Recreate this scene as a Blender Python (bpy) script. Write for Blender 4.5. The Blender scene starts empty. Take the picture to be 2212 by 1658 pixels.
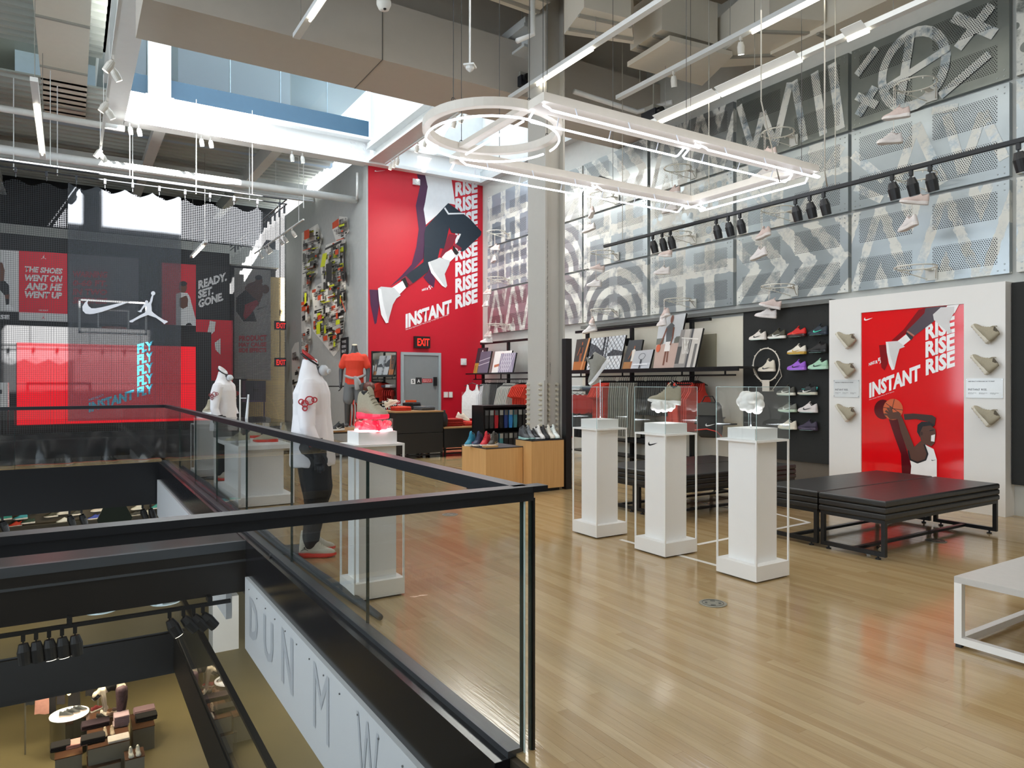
import bpy, bmesh, math, random
from math import sin, cos, pi, radians, atan, hypot
from mathutils import Vector, Matrix, noise
from mathutils.geometry import tessellate_polygon
random.seed(7)
SC = bpy.context.scene
COL = SC.collection
V = Vector
# ---------------------------------------------------------------- camera, sky, sun, lamps, exposure
F = 1520.0; CXP = 1106.0; CYP = 826.0; HC = 1.5
TH = atan((CXP-150)/F)
FX, FY, RXX, RYY = sin(TH), cos(TH), cos(TH), -sin(TH)
cam = bpy.data.cameras.new('camera'); co = bpy.data.objects.new('camera', cam); COL.objects.link(co)
co.location = (0, 0, HC); co.rotation_euler = (pi/2, 0, -TH)
cam.sensor_width = 36; cam.lens = F/2212*36; cam.shift_y = -3/2212; cam.clip_start = 0.02; cam.clip_end = 200
SC.camera = co
SC.view_settings.view_transform = 'Standard'; SC.view_settings.look = 'None'
SC.view_settings.exposure = 0.0; SC.view_settings.gamma = 1; SC.view_settings.use_curve_mapping = False
SC.cycles.max_bounces = 7; SC.cycles.diffuse_bounces = 4; SC.cycles.glossy_bounces = 4
SC.cycles.transmission_bounces = 6; SC.cycles.transparent_max_bounces = 24
SC.cycles.caustics_reflective = False; SC.cycles.caustics_refractive = False
SC.cycles.sample_clamp_indirect = 6; SC.cycles.use_denoising = True
w = bpy.data.worlds.new('sky'); SC.world = w; w.use_nodes = True
bgn = w.node_tree.nodes['Background']; bgn.inputs[1].default_value = 4.2
bgn.inputs[0].default_value = (0.80, 0.90, 1.0, 1)
def lamp(name, kind, loc, rot, energy, color=(1, 1, 1), **kw):
    l = bpy.data.lights.new(name, kind); l.energy = energy; l.color = color
    for k, v in kw.items(): setattr(l, k, v)
    o = bpy.data.objects.new(name, l); COL.objects.link(o); o.location = loc; o.rotation_euler = rot
    return o
sd = V((-0.41, 1.0, -0.72)).normalized()
lamp('sun', 'SUN', (2, 5, 20), sd.to_track_quat('-Z', 'Y').to_euler(), 75, (1, .97, .93), angle=0.009)
WARM = (1, .90, .76)
# soft fill added under the hall ceiling, apart from the battens built further down
for i, (x, y0, y1, z, e) in enumerate([(2.3, -2.5, 1.5, 6.3, 50), (5.4, -2.5, 1.5, 6.3, 50), (4.4, 2.2, 7.4, 6.3, 50),
                                       (6.6, -1.5, 3.0, 5.6, 45), (6.6, 3.4, 8.8, 5.6, 40)]):
    lamp('ceiling_fill', 'AREA', (x, (y0+y1)/2, z), (0, 0, 0), e, (1, .97, .93), shape='RECTANGLE', size=.9, size_y=y1-y0)
for x, y in [(-2.5, 3), (-2.5, 9)]:
    lamp('ceiling_fill', 'AREA', (x, y, 7.0), (0, 0, 0), 90, (1, .95, .88), shape='RECTANGLE', size=.6, size_y=4)  # more added fill over the floor opening, no fitting there
lamp('court_fill', 'AREA', (1.0, 19.0, 6.4), (0, 0, 0), 190, (.95, .97, 1), shape='RECTANGLE', size=5, size_y=.5)  # added fill that brightens the court and the grey wall
lamp('hall_fill', 'AREA', (7.4, 12.6, 5.9), (0, 0, 0), 130, (1, .95, .88), shape='RECTANGLE', size=.8, size_y=4)  # added fill for the far hall, without a fitting of its own
# lower storeys
for x, y, z, e, sx in [(-2.5, 19.5, -1.4, 70, 3.0), (4.5, 12.0, -1.5, 75, 2.0), (1.0, 23.0, -1.5, 70, 3.0), (4.5, 6.0, -1.5, 50, 1.5)]:
    lamp('storey_lamp', 'AREA', (x, y, z), (0, 0, 0), e, (1, .86, .62), shape='RECTANGLE', size=sx, size_y=.5)
for x, y, z, e in [(0.4, 20.5, -5.0, 120), (-2.5, 22.5, -5.0, 80), (3.5, 23.0, -5.0, 80)]:
    lamp('storey_lamp', 'AREA', (x, y, z), (0, 0, 0), e, (1, .86, .62), shape='RECTANGLE', size=2.5, size_y=.6)

# ---------------------------------------------------------------- helpers
def ray(px, py):
    u = (px-CXP)/F; v = (CYP-py)/F
    return V((FX+u*RXX, FY+u*RYY, v))
def atX(px, py, c): d = ray(px, py); return V((0, 0, HC)) + d*(c/d.x)
def atY(px, py, c): d = ray(px, py); return V((0, 0, HC)) + d*(c/d.y)
def atZ(px, py, c=0): d = ray(px, py); return V((0, 0, HC)) + d*((c-HC)/d.z)
def lin(h):
    h = h.lstrip('#'); c = [int(h[i:i+2], 16)/255 for i in (0, 2, 4)]
    return tuple(x/12.92 if x <= .04045 else ((x+.055)/1.055)**2.4 for x in c)
MATS = {}
def nn(t, typ, **kw):
    n = t.nodes.new(typ)
    for k, v in kw.items(): setattr(n, k, v)
    return n
def newmat(name):
    m = bpy.data.materials.new(name); m.use_nodes = True
    t = m.node_tree; return m, t, t.nodes['Principled BSDF'], t.nodes['Material Output']
def M(hexc, rough=.5, metal=0, emit=0, spec=.5, var=.06, scale=8, bump=0, coat=0, sheen=0):
    key = (hexc, rough, metal, emit, spec, var, scale, bump, coat, sheen)
    if key in MATS: return MATS[key]
    m, t, b, out = newmat('m_%s_%d' % (hexc.lstrip('#'), len(MATS)))
    c = lin(hexc)
    tc = nn(t, 'ShaderNodeTexCoord'); nz = nn(t, 'ShaderNodeTexNoise'); nz.inputs['Scale'].default_value = scale
    nz.inputs['Detail'].default_value = 3
    t.links.new(tc.outputs['Object'], nz.inputs['Vector'])
    mx = nn(t, 'ShaderNodeMix', data_type='RGBA')
    mx.inputs[6].default_value = (*[max(0, x*(1-var)) for x in c], 1); mx.inputs[7].default_value = (*[min(1, x*(1+var)) for x in c], 1)
    t.links.new(nz.outputs['Fac'], mx.inputs[0]); t.links.new(mx.outputs[2], b.inputs['Base Color'])
    b.inputs['Roughness'].default_value = rough; b.inputs['Metallic'].default_value = metal
    b.inputs['Specular IOR Level'].default_value = spec; b.inputs['Coat Weight'].default_value = coat
    b.inputs['Coat Roughness'].default_value = .08; b.inputs['Sheen Weight'].default_value = sheen
    if bump:
        bp = nn(t, 'ShaderNodeBump'); bp.inputs['Strength'].default_value = bump; bp.inputs['Distance'].default_value = .02
        t.links.new(nz.outputs['Fac'], bp.inputs['Height']); t.links.new(bp.outputs['Normal'], b.inputs['Normal'])
    if emit:
        b.inputs['Emission Color'].default_value = (*c, 1); b.inputs['Emission Strength'].default_value = emit
    MATS[key] = m; return m
def glassmat(name, tint, refl=.09, alpha=.0, rough=.0):
    """thin architectural glass: mostly straight-through, fresnel reflections"""
    m, t, b, out = newmat(name); t.nodes.remove(b)
    tr = nn(t, 'ShaderNodeBsdfTransparent'); tr.inputs[0].default_value = (*tint, 1)
    gl = nn(t, 'ShaderNodeBsdfGlossy'); gl.inputs['Roughness'].default_value = rough
    lw = nn(t, 'ShaderNodeLayerWeight'); lw.inputs[0].default_value = .5
    pw = nn(t, 'ShaderNodeMath', operation='POWER'); pw.inputs[1].default_value = 4.5; t.links.new(lw.outputs['Facing'], pw.inputs[0])
    fr = nn(t, 'ShaderNodeMath', operation='MULTIPLY_ADD'); fr.inputs[1].default_value = .9; fr.inputs[2].default_value = refl*.5
    t.links.new(pw.outputs[0], fr.inputs[0])
    mx = nn(t, 'ShaderNodeMixShader')
    t.links.new(fr.outputs[0], mx.inputs[0]); t.links.new(tr.outputs[0], mx.inputs[1]); t.links.new(gl.outputs[0], mx.inputs[2])
    t.links.new(mx.outputs[0], out.inputs[0]); return m
GLASS = glassmat('clear_glass', (.984, .992, .988))
EDGE = M('#9fc4bb', .08, var=.02)
WHITE = M('#f2f1ee', .42, var=.015); CREAM = M('#e9e4d8', .5, var=.02); BLACK = M('#17181a', .42, var=.1)
BLKM = M('#1d1e20', .35, .3, var=.1); STEELW = M('#e6e9e8', .45, var=.03); CHROME = M('#c8ccd0', .18, 1, var=.02)

W = {}   # world matrix of everything made here
def put(o, parent=None, mw=None):
    COL.objects.link(o)
    if parent is not None:
        o.parent = parent; W[o.name] = W[parent.name].copy()
    else: W[o.name] = (mw or Matrix()).copy()
    return o
def tag(o, label=None, cat=None, group=None, kind=None):
    for k, v in (('label', label), ('category', cat), ('group', group), ('kind', kind)):
        if v: o[k] = v
    return o
def thing(name, label, cat, loc=(0, 0, 0), rz=0, group=None, mw=None):
    o = bpy.data.objects.new(name, None); mw = mw or Matrix.Translation(loc) @ Matrix.Rotation(rz, 4, 'Z')
    o.matrix_world = mw; o.empty_display_size = .1
    put(o, None, mw); return tag(o, label, cat, group)
def dup(root, mw, label=None, group=None, swap=None):
    """copy of a thing with its parts; swap maps part names to new materials"""
    r = root.copy(); COL.objects.link(r); r.matrix_world = mw; W[r.name] = mw.copy()
    if label: r['label'] = label
    if group: r['group'] = group
    def rec(src, dst):
        for ch in list(src.children):
            c = ch.copy(); COL.objects.link(c); c.parent = dst; W[c.name] = mw.copy()
            stem = c.name.split('.')[0]
            if swap and stem in swap: setm(c, swap[stem])
            rec(ch, c)
    rec(root, r); return r
def setm(o, m):
    for s in o.material_slots:
        s.link = 'OBJECT'; s.material = m
class B:
    def __init__(s): s.bm = bmesh.new(); s.mi = 0
    def _f(s, vs, m=None):
        try:
            f = s.bm.faces.new(vs); f.material_index = s.mi if m is None else m; return f
        except ValueError: return None
    def v(s, p): return s.bm.verts.new(p)
    def box(s, x0, x1, y0, y1, z0, z1, m=None, mt=None):
        p = [V((x, y, z)) for z in (z0, z1) for y in (y0, y1) for x in (x0, x1)]
        if mt is not None: p = [mt @ q for q in p]
        v = [s.v(q) for q in p]
        for a in ((0, 2, 3, 1), (4, 5, 7, 6), (0, 1, 5, 4), (2, 6, 7, 3), (0, 4, 6, 2), (1, 3, 7, 5)): s._f([v[i] for i in a], m)
        return s
    def bar(s, p, q, w, h=None, m=None, up=V((0, 0, 1))):
        p, q = V(p), V(q); h = h or w; d = (q-p); L = d.length; d.normalize()
        if abs(d.dot(up)) > .98: up = V((1, 0, 0))
        a = d.cross(up).normalized(); b = a.cross(d)
        mt = Matrix(((a.x, d.x, b.x, p.x), (a.y, d.y, b.y, p.y), (a.z, d.z, b.z, p.z), (0, 0, 0, 1)))
        return s.box(-w/2, w/2, 0, L, -h/2, h/2, m, mt)
    def ring(s, c, a, b, ra, rb, n): return [s.v(c+a*(ra*cos(2*pi*i/n))+b*(rb*sin(2*pi*i/n))) for i in range(n)]
    def skin(s, rings, caps=True, m=None, closed=False):
        n = len(rings[0]); R = rings + ([rings[0]] if closed else [])
        for r0, r1 in zip(R, R[1:]):
            for i in range(n): s._f([r0[i], r0[(i+1) % n], r1[(i+1) % n], r1[i]], m)
        if caps and not closed: s._f(rings[0][::-1], m); s._f(rings[-1], m)
        return s
    def cyl(s, p, q, r, r2=None, n=10, m=None, caps=True):
        p, q = V(p), V(q); d = (q-p).normalized(); up = V((0, 0, 1)) if abs(d.z) < .9 else V((1, 0, 0))
        a = d.cross(up).normalized(); b = d.cross(a) * -1
        return s.skin([s.ring(p, a, b, r, r, n), s.ring(q, a, b, r if r2 is None else r2, r if r2 is None else r2, n)], caps, m)
    def tube(s, pts, r, n=6, m=None, closed=False):
        pts = [V(p) for p in pts]; R = []; N = len(pts); pa = None
        for i, p in enumerate(pts):
            if closed: d = (pts[(i+1) % N]-pts[i-1])
            else: d = (pts[min(i+1, N-1)]-pts[max(i-1, 0)])
            d.normalize()
            if pa is None:
                up = V((0, 0, 1)) if abs(d.z) < .9 else V((1, 0, 0)); a = d.cross(up).normalized()
            else: a = (pa - d*pa.dot(d)).normalized()
            pa = a; b = d.cross(a); rr = r[i] if isinstance(r, (list, tuple)) else r
            R.append(s.ring(p, a, b, rr, rr, n))
        return s.skin(R, not closed, m, closed)
    def lathe(s, prof, c=(0, 0, 0), n=16, m=None, caps=True):
        c = V(c); return s.skin([s.ring(c+V((0, 0, z)), V((1, 0, 0)), V((0, 1, 0)), r, r, n) for r, z in prof], caps, m)
    def ell(s, c, rx, ry, rz, n=10, k=6, m=None, mt=None):
        c = V(c); R = []
        for j in range(1, k):
            a = pi*j/k; rr = sin(a)
            R.append([s.v((mt or Matrix()) @ V((c.x+rx*rr*cos(2*pi*i/n), c.y+ry*rr*sin(2*pi*i/n), c.z-rz*cos(a)))) for i in range(n)])
        return s.skin(R, True, m)
    def poly(s, pts, m=None): return s._f([s.v(p) for p in pts], m)
    def prism(s, pts, vec, m=None):
        vec = V(vec); a = [s.v(V(p)) for p in pts]; b = [s.v(V(p)+vec) for p in pts]; n = len(a)
        s._f(a[::-1], m); s._f(b, m)
        for i in range(n): s._f([a[i], a[(i+1) % n], b[(i+1) % n], b[i]], m)
        return s
    def build(s, name, mats, parent=None, smooth=False, local=False, label=None, cat=None, group=None, kind=None, tri=False, free=None):
        bm = s.bm
        if parent is not None and not local: bm.transform(W[parent.name].inverted())
        big = [f for f in bm.faces if len(f.verts) > 4]
        for f in big:                                # concave outlines are cut into triangles one by one
            vs = list(f.verts); mi = f.material_index
            tr = tessellate_polygon([[v.co.copy() for v in vs]])
            for a, b_, c in tr:
                try: nf = bm.faces.new((vs[a], vs[b_], vs[c])); nf.material_index = mi
                except ValueError: pass
        if big: bmesh.ops.delete(bm, geom=big, context='FACES_ONLY')
        bmesh.ops.recalc_face_normals(bm, faces=bm.faces) if not tri else None
        off = None
        if parent is None and not local and free is None and bm.verts:
            xs = [v.co.x for v in bm.verts]; ys = [v.co.y for v in bm.verts]; zs = [v.co.z for v in bm.verts]
            off = V(((min(xs)+max(xs))/2, (min(ys)+max(ys))/2, min(zs))); bm.transform(Matrix.Translation(-off))
        me = bpy.data.meshes.new(name); bm.to_mesh(me); bm.free()
        if smooth:
            for p in me.polygons: p.use_smooth = True
        for mm in (mats if isinstance(mats, (list, tuple)) else [mats]): me.materials.append(mm)
        o = bpy.data.objects.new(name, me)
        if off is not None: o.location = off
        put(o, parent, Matrix.Translation(off) if off is not None else None)
        return tag(o, label, cat, group, kind)
def struct(name, b, m, **k): return b.build(name, m, kind='structure', **k)
def remesh(o, vox, it=2, fac=.6):
    """one continuous skin out of overlapping limbs"""
    md = o.modifiers.new('r', 'REMESH'); md.mode = 'VOXEL'; md.voxel_size = vox; md.use_smooth_shade = True
    sm = o.modifiers.new('s', 'SMOOTH'); sm.iterations = it; sm.factor = fac
    bpy.context.view_layer.update()
    dg = bpy.context.evaluated_depsgraph_get()
    me = bpy.data.meshes.new_from_object(o.evaluated_get(dg)); o.modifiers.clear()
    for m in o.data.materials:
        if not me.materials: me.materials.append(m)
    o.data = me
    for p in me.polygons: p.use_smooth = True
    return o
def text(s, mat, BL, BR, TL, parent, name='lettering', bold=.03, shear=0, label=None, space=1.0):
    """flat lettering whose bounding box is laid on the corner points BL, BR, TL"""
    cu = bpy.data.curves.new(name, 'FONT'); cu.body = s; cu.size = 1; cu.offset = bold; cu.shear = shear
    cu.resolution_u = 2; cu.space_character = space
    to = bpy.data.objects.new('t', cu); me0 = to.to_mesh()
    me = bpy.data.meshes.new(name); bm = bmesh.new(); bm.from_mesh(me0); to.to_mesh_clear()
    bpy.data.objects.remove(to); bpy.data.curves.remove(cu)
    xs = [v.co.x for v in bm.verts]; ys = [v.co.y for v in bm.verts]
    x0, x1, y0, y1 = min(xs), max(xs), min(ys), max(ys)
    BL, BR, TL = V(BL), V(BR), V(TL); a = BR-BL; b = TL-BL
    inv = W[parent.name].inverted() if parent is not None else Matrix()
    for v in bm.verts: v.co = inv @ (BL + a*((v.co.x-x0)/(x1-x0)) + b*((v.co.y-y0)/(y1-y0)))
    bm.to_mesh(me); bm.free(); me.materials.append(mat)
    o = bpy.data.objects.new(name, me); put(o, parent); return tag(o, label)
def zm(ox, oy, s): return lambda a, b: (ox+a/s, oy+b/s)
def decal(name, layers, fn, parent, step=.0015, base=0, label=None):
    """flat print: layers of (material, [2-d outline]) stacked a hair apart; fn(u, v, k) gives the point"""
    b = B(); mats = []
    for k, (m, pts) in enumerate(layers):
        if m not in mats: mats.append(m)
        b.poly([fn(p[0], p[1], base+k*step) for p in pts], mats.index(m))
    return b.build(name, mats, parent, tri=True, label=label)
def circ(cx, cy, rx, ry=None, n=20, a0=0, a1=2*pi):
    ry = ry or rx; return [(cx+rx*cos(a0+(a1-a0)*i/n), cy+ry*sin(a0+(a1-a0)*i/n)) for i in range(n)]
def stroke(p, q, w):
    p, q = V((*p, 0)), V((*q, 0)); d = (q-p).normalized(); n = V((-d.y, d.x, 0))*(w/2)
    return [(p+n)[:2], (q+n)[:2], (q-n)[:2], (p-n)[:2]]
SW = [(757, 1245), (745, 1280), (755, 1305), (780, 1325), (815, 1325), (870, 1315), (1000, 1285), (1118, 1265), (1000, 1310), (870, 1355),
      (800, 1372), (765, 1375), (730, 1370), (705, 1345), (702, 1310), (720, 1280)]
SWN = [((x-702)/416, (1375-y)/416) for x, y in SW]      # unit width, tick pointing right
def sworld(o, u, v, w): return [V(o)+V(u)*(w*a)+V(v)*(w*b) for a, b in SWN]
# ---------------------------------------------------------------- structure
def floor_mat():
    m, t, b, out = newmat('maple_strip')
    geo = nn(t, 'ShaderNodeNewGeometry'); tc = nn(t, 'ShaderNodeTexCoord')
    mp = nn(t, 'ShaderNodeMapping'); mp.inputs['Scale'].default_value = (26, 1.6, 1)
    nz = nn(t, 'ShaderNodeTexNoise'); nz.inputs['Scale'].default_value = 2.4; nz.inputs['Detail'].default_value = 5
    t.links.new(geo.outputs['Position'], mp.inputs[0]); 
    ad = nn(t, 'ShaderNodeVectorMath', operation='ADD'); t.links.new(mp.outputs[0], ad.inputs[0])
    sc_ = nn(t, 'ShaderNodeMath', operation='MULTIPLY'); sc_.inputs[1].default_value = 37
    t.links.new(geo.outputs['Random Per Island'], sc_.inputs[0])
    cb = nn(t, 'ShaderNodeCombineXYZ'); t.links.new(sc_.outputs[0], cb.inputs[2]); t.links.new(cb.outputs[0], ad.inputs[1])
    oi = nn(t, 'ShaderNodeObjectInfo')
    a2 = nn(t, 'ShaderNodeMath', operation='ADD'); t.links.new(geo.outputs['Random Per Island'], a2.inputs[0]); t.links.new(oi.outputs['Random'], a2.inputs[1])
    fr = nn(t, 'ShaderNodeMath', operation='FRACT'); t.links.new(a2.outputs[0], fr.inputs[0])
    t.links.new(ad.outputs[0], nz.inputs['Vector'])
    cr = nn(t, 'ShaderNodeValToRGB'); t.links.new(fr.outputs[0], cr.inputs[0])
    e = cr.color_ramp.elements; e[0].color = (*lin('#a98c60'), 1); e[1].color = (*lin('#bda47a'), 1)
    x = cr.color_ramp.elements.new(.12); x.color = (*lin('#b0946a'), 1); x = cr.color_ramp.elements.new(.6); x.color = (*lin('#b79d72'), 1)
    mx = nn(t, 'ShaderNodeMix', data_type='RGBA', blend_type='MULTIPLY'); mx.inputs[0].default_value = 1
    c2 = nn(t, 'ShaderNodeValToRGB'); c2.color_ramp.elements[0].position = .3; c2.color_ramp.elements[0].color = (.88, .87, .84, 1)
    c2.color_ramp.elements[1].position = .62; c2.color_ramp.elements[1].color = (1, 1, 1, 1)
    t.links.new(nz.outputs['Fac'], c2.inputs[0]); t.links.new(cr.outputs[0], mx.inputs[6]); t.links.new(c2.outputs[0], mx.inputs[7])
    n2 = nn(t, 'ShaderNodeTexNoise'); n2.inputs['Scale'].default_value = .7; n2.inputs['Detail'].default_value = 4
    t.links.new(geo.outputs['Position'], n2.inputs['Vector'])
    r2 = nn(t, 'ShaderNodeMapRange'); r2.inputs[1].default_value = .3; r2.inputs[2].default_value = .75
    r2.inputs[3].default_value = .09; r2.inputs[4].default_value = .18
    t.links.new(n2.outputs['Fac'], r2.inputs[0]); t.links.new(r2.outputs[0], b.inputs['Roughness'])
    t.links.new(mx.outputs[2], b.inputs['Base Color']); b.inputs['Specular IOR Level'].default_value = .8
    bp = nn(t, 'ShaderNodeBump'); bp.inputs['Strength'].default_value = .05; bp.inputs['Distance'].default_value = .01
    t.links.new(nz.outputs['Fac'], bp.inputs['Height']); t.links.new(bp.outputs['Normal'], b.inputs['Normal'])
    return m
MAPLE = floor_mat()
SLAB = M('#3a3226', .6)
b = B()
b.box(1.5, 10.5, -5, 16.2, -.35, -.012); b.box(-9, 1.5, -5, 2.30, -.35, -.012); b.box(-9, 5.9, 14.97, 26.5, -.35, -.012); b.box(5.9, 10.5, 15.9, 27, -.35, -.012)
floor = struct('floor', b, SLAB)
# 57 mm maple strips: the 300 that show largest are parts, the rest one part
rows = []
PW, GAP = .0585, .0006
x = 1.53
while x < 9.9:
    y = -.5 - random.random()*1.2
    while y < 15.8:
        L = random.choice((.55, .8, 1.1, 1.5, 1.9)); 
        if y+L > .3: rows.append((x, max(y, .2), min(y+L, 15.8), ))
        y += L
    x += PW
def vis(r):
    xx, yy = r[0], max(.4, (r[1]+r[2])/2); d = xx*FX+yy*FY
    if d < .8: return 0
    px = CXP+F*(xx*RXX+yy*RYY)/d; py = CYP+F*HC/d
    if not (600 < px < 2350 and py < 1800): return 0
    return (r[2]-r[1])/d**3
rows.sort(key=vis, reverse=True)
planks = {}
for i, (x, y0, y1) in enumerate(rows[:298]):
    b = B(); b.box(x, x+PW-GAP, y0, y1-GAP, -.014, 0)
    b.build('plank', MAPLE, floor)
b = B()
for x, y0, y1 in rows[298:]:
    b.box(x, x+PW-GAP, y0, y1-GAP, -.014, 0)
x = -8.9
while x < 5.88:                         # practice court beyond the opening
    y = 15.0
    while y < 24:
        L = random.choice((1.1, 1.5, 1.9)); b.box(x, x+PW*2-GAP, y, min(y+L, 24), -.014, 0); y += L+GAP
    x += PW*2
b.build('strip_flooring', MAPLE, floor, kind='stuff')
# painted court line under the displays
b = B(); LW = .05
def line(p, q):
    p, q = V((*p, .0012)), V((*q, .0012)); d = (q-p).normalized(); n = V((-d.y, d.x, 0))*LW/2; b.poly([p+n, q+n, q-n, p-n])
A1, A2, A3 = atZ(1340, 1165), atZ(1590, 1232), atZ(1748, 1128)
line(A1[:2], A2[:2]); line(atZ(1505, 1176)[:2], A3[:2]); line(A3[:2], atZ(1640, 1100)[:2]); line(atZ(1460, 1074)[:2], atZ(1590, 1100)[:2])
tag(b.build('court_line', M('#f3efe6', .35), floor, tri=True), 'white painted court lines on the maple')

WALLG = M('#c9cac4', .6, bump=.15); GREY = M('#c6c0b6', .65, var=.03); GREYW = M('#b4b7b5', .7, var=.08, bump=.2); RED = M('#c8142c', .45, var=.03)
DRY = M('#dfe3e4', .6); DARKW = M('#20211f', .75, var=.25, scale=5, bump=.3)
XW = 9.05
b = B(); b.box(XW, XW+.3, -5, 16.2, -.35, 9.0); struct('wall_right', b, WALLG)
b = B(); b.box(5.92, XW+.3, 15.81, 16.1, 0, 6.62); struct('wall_far_red', b, RED)
b = B(); b.box(5.92, 6.22, 16.1, 23.3, 0, 6.9); b.box(5.90, 5.94, 15.80, 16.1, 0, 6.62); struct('wall_far_side', b, GREYW)
b = B(); b.box(-9, 9, 24.2, 24.5, 0, 8.6); struct('wall_back', b, M('#17181a', .7))
b = B(); b.box(-9, XW, -5.3, -5, -9, 9); struct('wall_front', b, M('#c8c6c0', .6))
# the street front on the left: tall windows between piers (outside the picture, it lights the hall)
b = B(); b.box(-9.3, -9, -5, 26.5, -9, .8); b.box(-9.3, -9, -5, 26.5, 7.2, 9); b.box(-9.3, -9, 13, 26.5, .8, 7.2)
struct('wall_left', b, M('#b9b8b4', .6))
b = B()
for k in range(10): b.box(-9.22, -9.08, -5+k*2, -4.88+k*2, .8, 7.2)
b.box(-9.22, -9.08, -5, 13, 3.4, 3.52); struct('window_3', b, M('#2c2e30', .5))
# mustard alcove between the net court and the grey wall
b = B(); b.box(4.9, 6.2, 24.0, 24.19, 0, 5.0); struct('trim_1', b, M('#8f7a4c', .6))

# ---- ceiling decks
def deckmat(h):
    m, t, b_, out = newmat('deck'+h)
    b_.inputs['Base Color'].default_value = (*lin(h), 1); b_.inputs['Roughness'].default_value = .6
    nz = nn(t, 'ShaderNodeTexNoise'); nz.inputs['Scale'].default_value = 3
    mx = nn(t, 'ShaderNodeMix', data_type='RGBA'); c = lin(h); mx.inputs[6].default_value = (*[q*.85 for q in c], 1); mx.inputs[7].default_value = (*c, 1)
    t.links.new(nz.outputs['Fac'], mx.inputs[0]); t.links.new(mx.outputs[2], b_.inputs['Base Color']); return m
DECKL = deckmat('#b9bdb6'); DECKD = deckmat('#9b9484')
def corr(b, x0, x1, y0, y1, z, pitch=.3, h=.09, alongx=True):
    """corrugated deck seen from below, ribs running along X"""
    s = y0
    while s < y1:
        for a, c, d, e in ((0, .35, 0, 0), (.35, .5, 0, h), (.5, .85, h, h), (.85, 1, h, 0)):
            ya, yb = s+a*pitch, s+c*pitch
            b._f([b.v((x0, ya, z+d)), b.v((x1, ya, z+d)), b.v((x1, yb, z+e)), b.v((x0, yb, z+e))])
        s += pitch
ROOF = M('#6b6a66', .8)
b = B(); corr(b, -9, .55, 2, 16.0, 7.9); corr(b, -9, 5.9, 16.1, 24.4, 7.3); b.box(-9, .9, -5, 16.0, 8.0, 8.15); b.box(-9, 6.2, 16.0, 26.5, 8.7, 8.85); corr(b, -9, .9, -5, 2, 7.9, .6)
struct('ceiling', b, DECKL)
b = B(); corr(b, .55, 9.3, -5, 10.4, 7.7, .4); b.box(.5, 9.4, -5, 10.5, 7.82, 8.0)
struct('ceiling_hall', b, DECKD)
# the wide grey bulkhead
b = B(); b.box(.74, 9.05, 9.35, 10.49, 6.04, 6.88); b.box(.74, 9.05, 9.7, 10.49, 6.88, 7.8)
struct('trim_bulkhead', b, GREY)
b = B(); 
for xx in (3.72,): b.box(xx, xx+.012, 9.343, 9.36, 6.04, 6.88); b.box(xx, xx+.012, 9.343, 10.49, 6.034, 6.045)
struct('trim_bulkhead_joint', b, M('#6f6c66', .7))
# ---- light well above the far side
b = B(); b.box(6.0, 6.3, 15.6, 15.8, 6.6, 6.9)
SUNW = M('#f4f6f7', .5, var=.01)
b.box(.9, 6.0, 15.82, 16.0, 6.62, 7.2); b.box(.9, 6.0, 15.6, 15.84, 6.60, 6.66); b.box(.9, 6.0, 15.6, 15.84, 7.14, 7.2)
struct('beam_white_far', b, SUNW)
b = B()
for i in range(4):
    for j in range(4): b.cyl((5.55+i*.1, 15.80, 6.78+j*.1), (5.55+i*.1, 15.83, 6.78+j*.1), .028, n=8)
struct('trim_bolts', b, SUNW)
b = B(); b.box(1.33, 1.74, 15.7, 15.95, 7.15, 9.6); b.box(1.28, 1.79, 15.66, 15.99, 7.2, 7.24)
for i in (1.42, 1.64):
    for j in range(3): b.cyl((i, 15.69, 7.3+j*.12), (i, 15.71, 7.3+j*.12), .02, n=8)
struct('column_upper', b, SUNW)
b = B(); b.box(.9, 1.33, 15.9, 16.0, 7.2, 7.68); b.box(1.74, 6.0, 15.9, 16.0, 7.2, 7.68); struct('beam_blue_band', b, M('#34566e', .4))
b = B(); b.box(.9, 6.0, 15.93, 15.96, 7.68, 9.6)
struct('window_1', b, glassmat('sky_glass', (.86, .94, .99)))
b = B()
for xx in (2.9, 3.95, 5.0): b.box(xx, xx+.015, 15.915, 15.93, 7.68, 9.6)
struct('window_2', b, M('#8fa5b2', .4))
# upper storey seen through the glass
b = B(); b.box(-1, 6, 18.6, 18.8, 7.3, 10); b.box(-1, 6.0, 16.1, 18.7, 9.5, 9.6); struct('wall_upper', b, M('#a9bccb', .6))
# well sides
b = B(); b.box(6.0, 6.25, 10.5, 15.8, 7.0, 9.6); struct('wall_well', b, DRY)
b = B(); b.box(5.88, 6.32, 9.0, 15.75, 6.95, 7.0); b.box(6.06, 6.14, 9.0, 15.75, 6.68, 6.95); b.box(5.88, 6.32, 9.0, 15.75, 6.64, 6.68)
b.box(5.90, 5.95, 9.0, 15.75, 7.0, 7.10)
struct('beam_well', b, M('#dcdedd', .5))
b = B(); b.box(6.3, 9.05, 15.6, 15.8, 6.6, 6.68); b.box(6.3, 9.05, 15.72, 15.8, 6.68, 7.15); b.box(6.3, 9.05, 15.6, 15.8, 7.1, 7.16)
struct('beam_red_wall', b, SUNW)
b = B(); b.box(6.25, 9.05, 15.75, 15.9, 7.16, 9.6); b.box(9.0, 9.04, 10.5, 15.8, 6.62, 9.6); struct('wall_well_far', b, DRY)
b = B(); b.box(8.86, 9.05, 10.5, 15.8, 6.58, 6.72); b.box(8.92, 9.05, 10.5, 15.8, 6.72, 6.9); struct('trim_well_edge', b, M('#d6dadb', .5))
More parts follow.
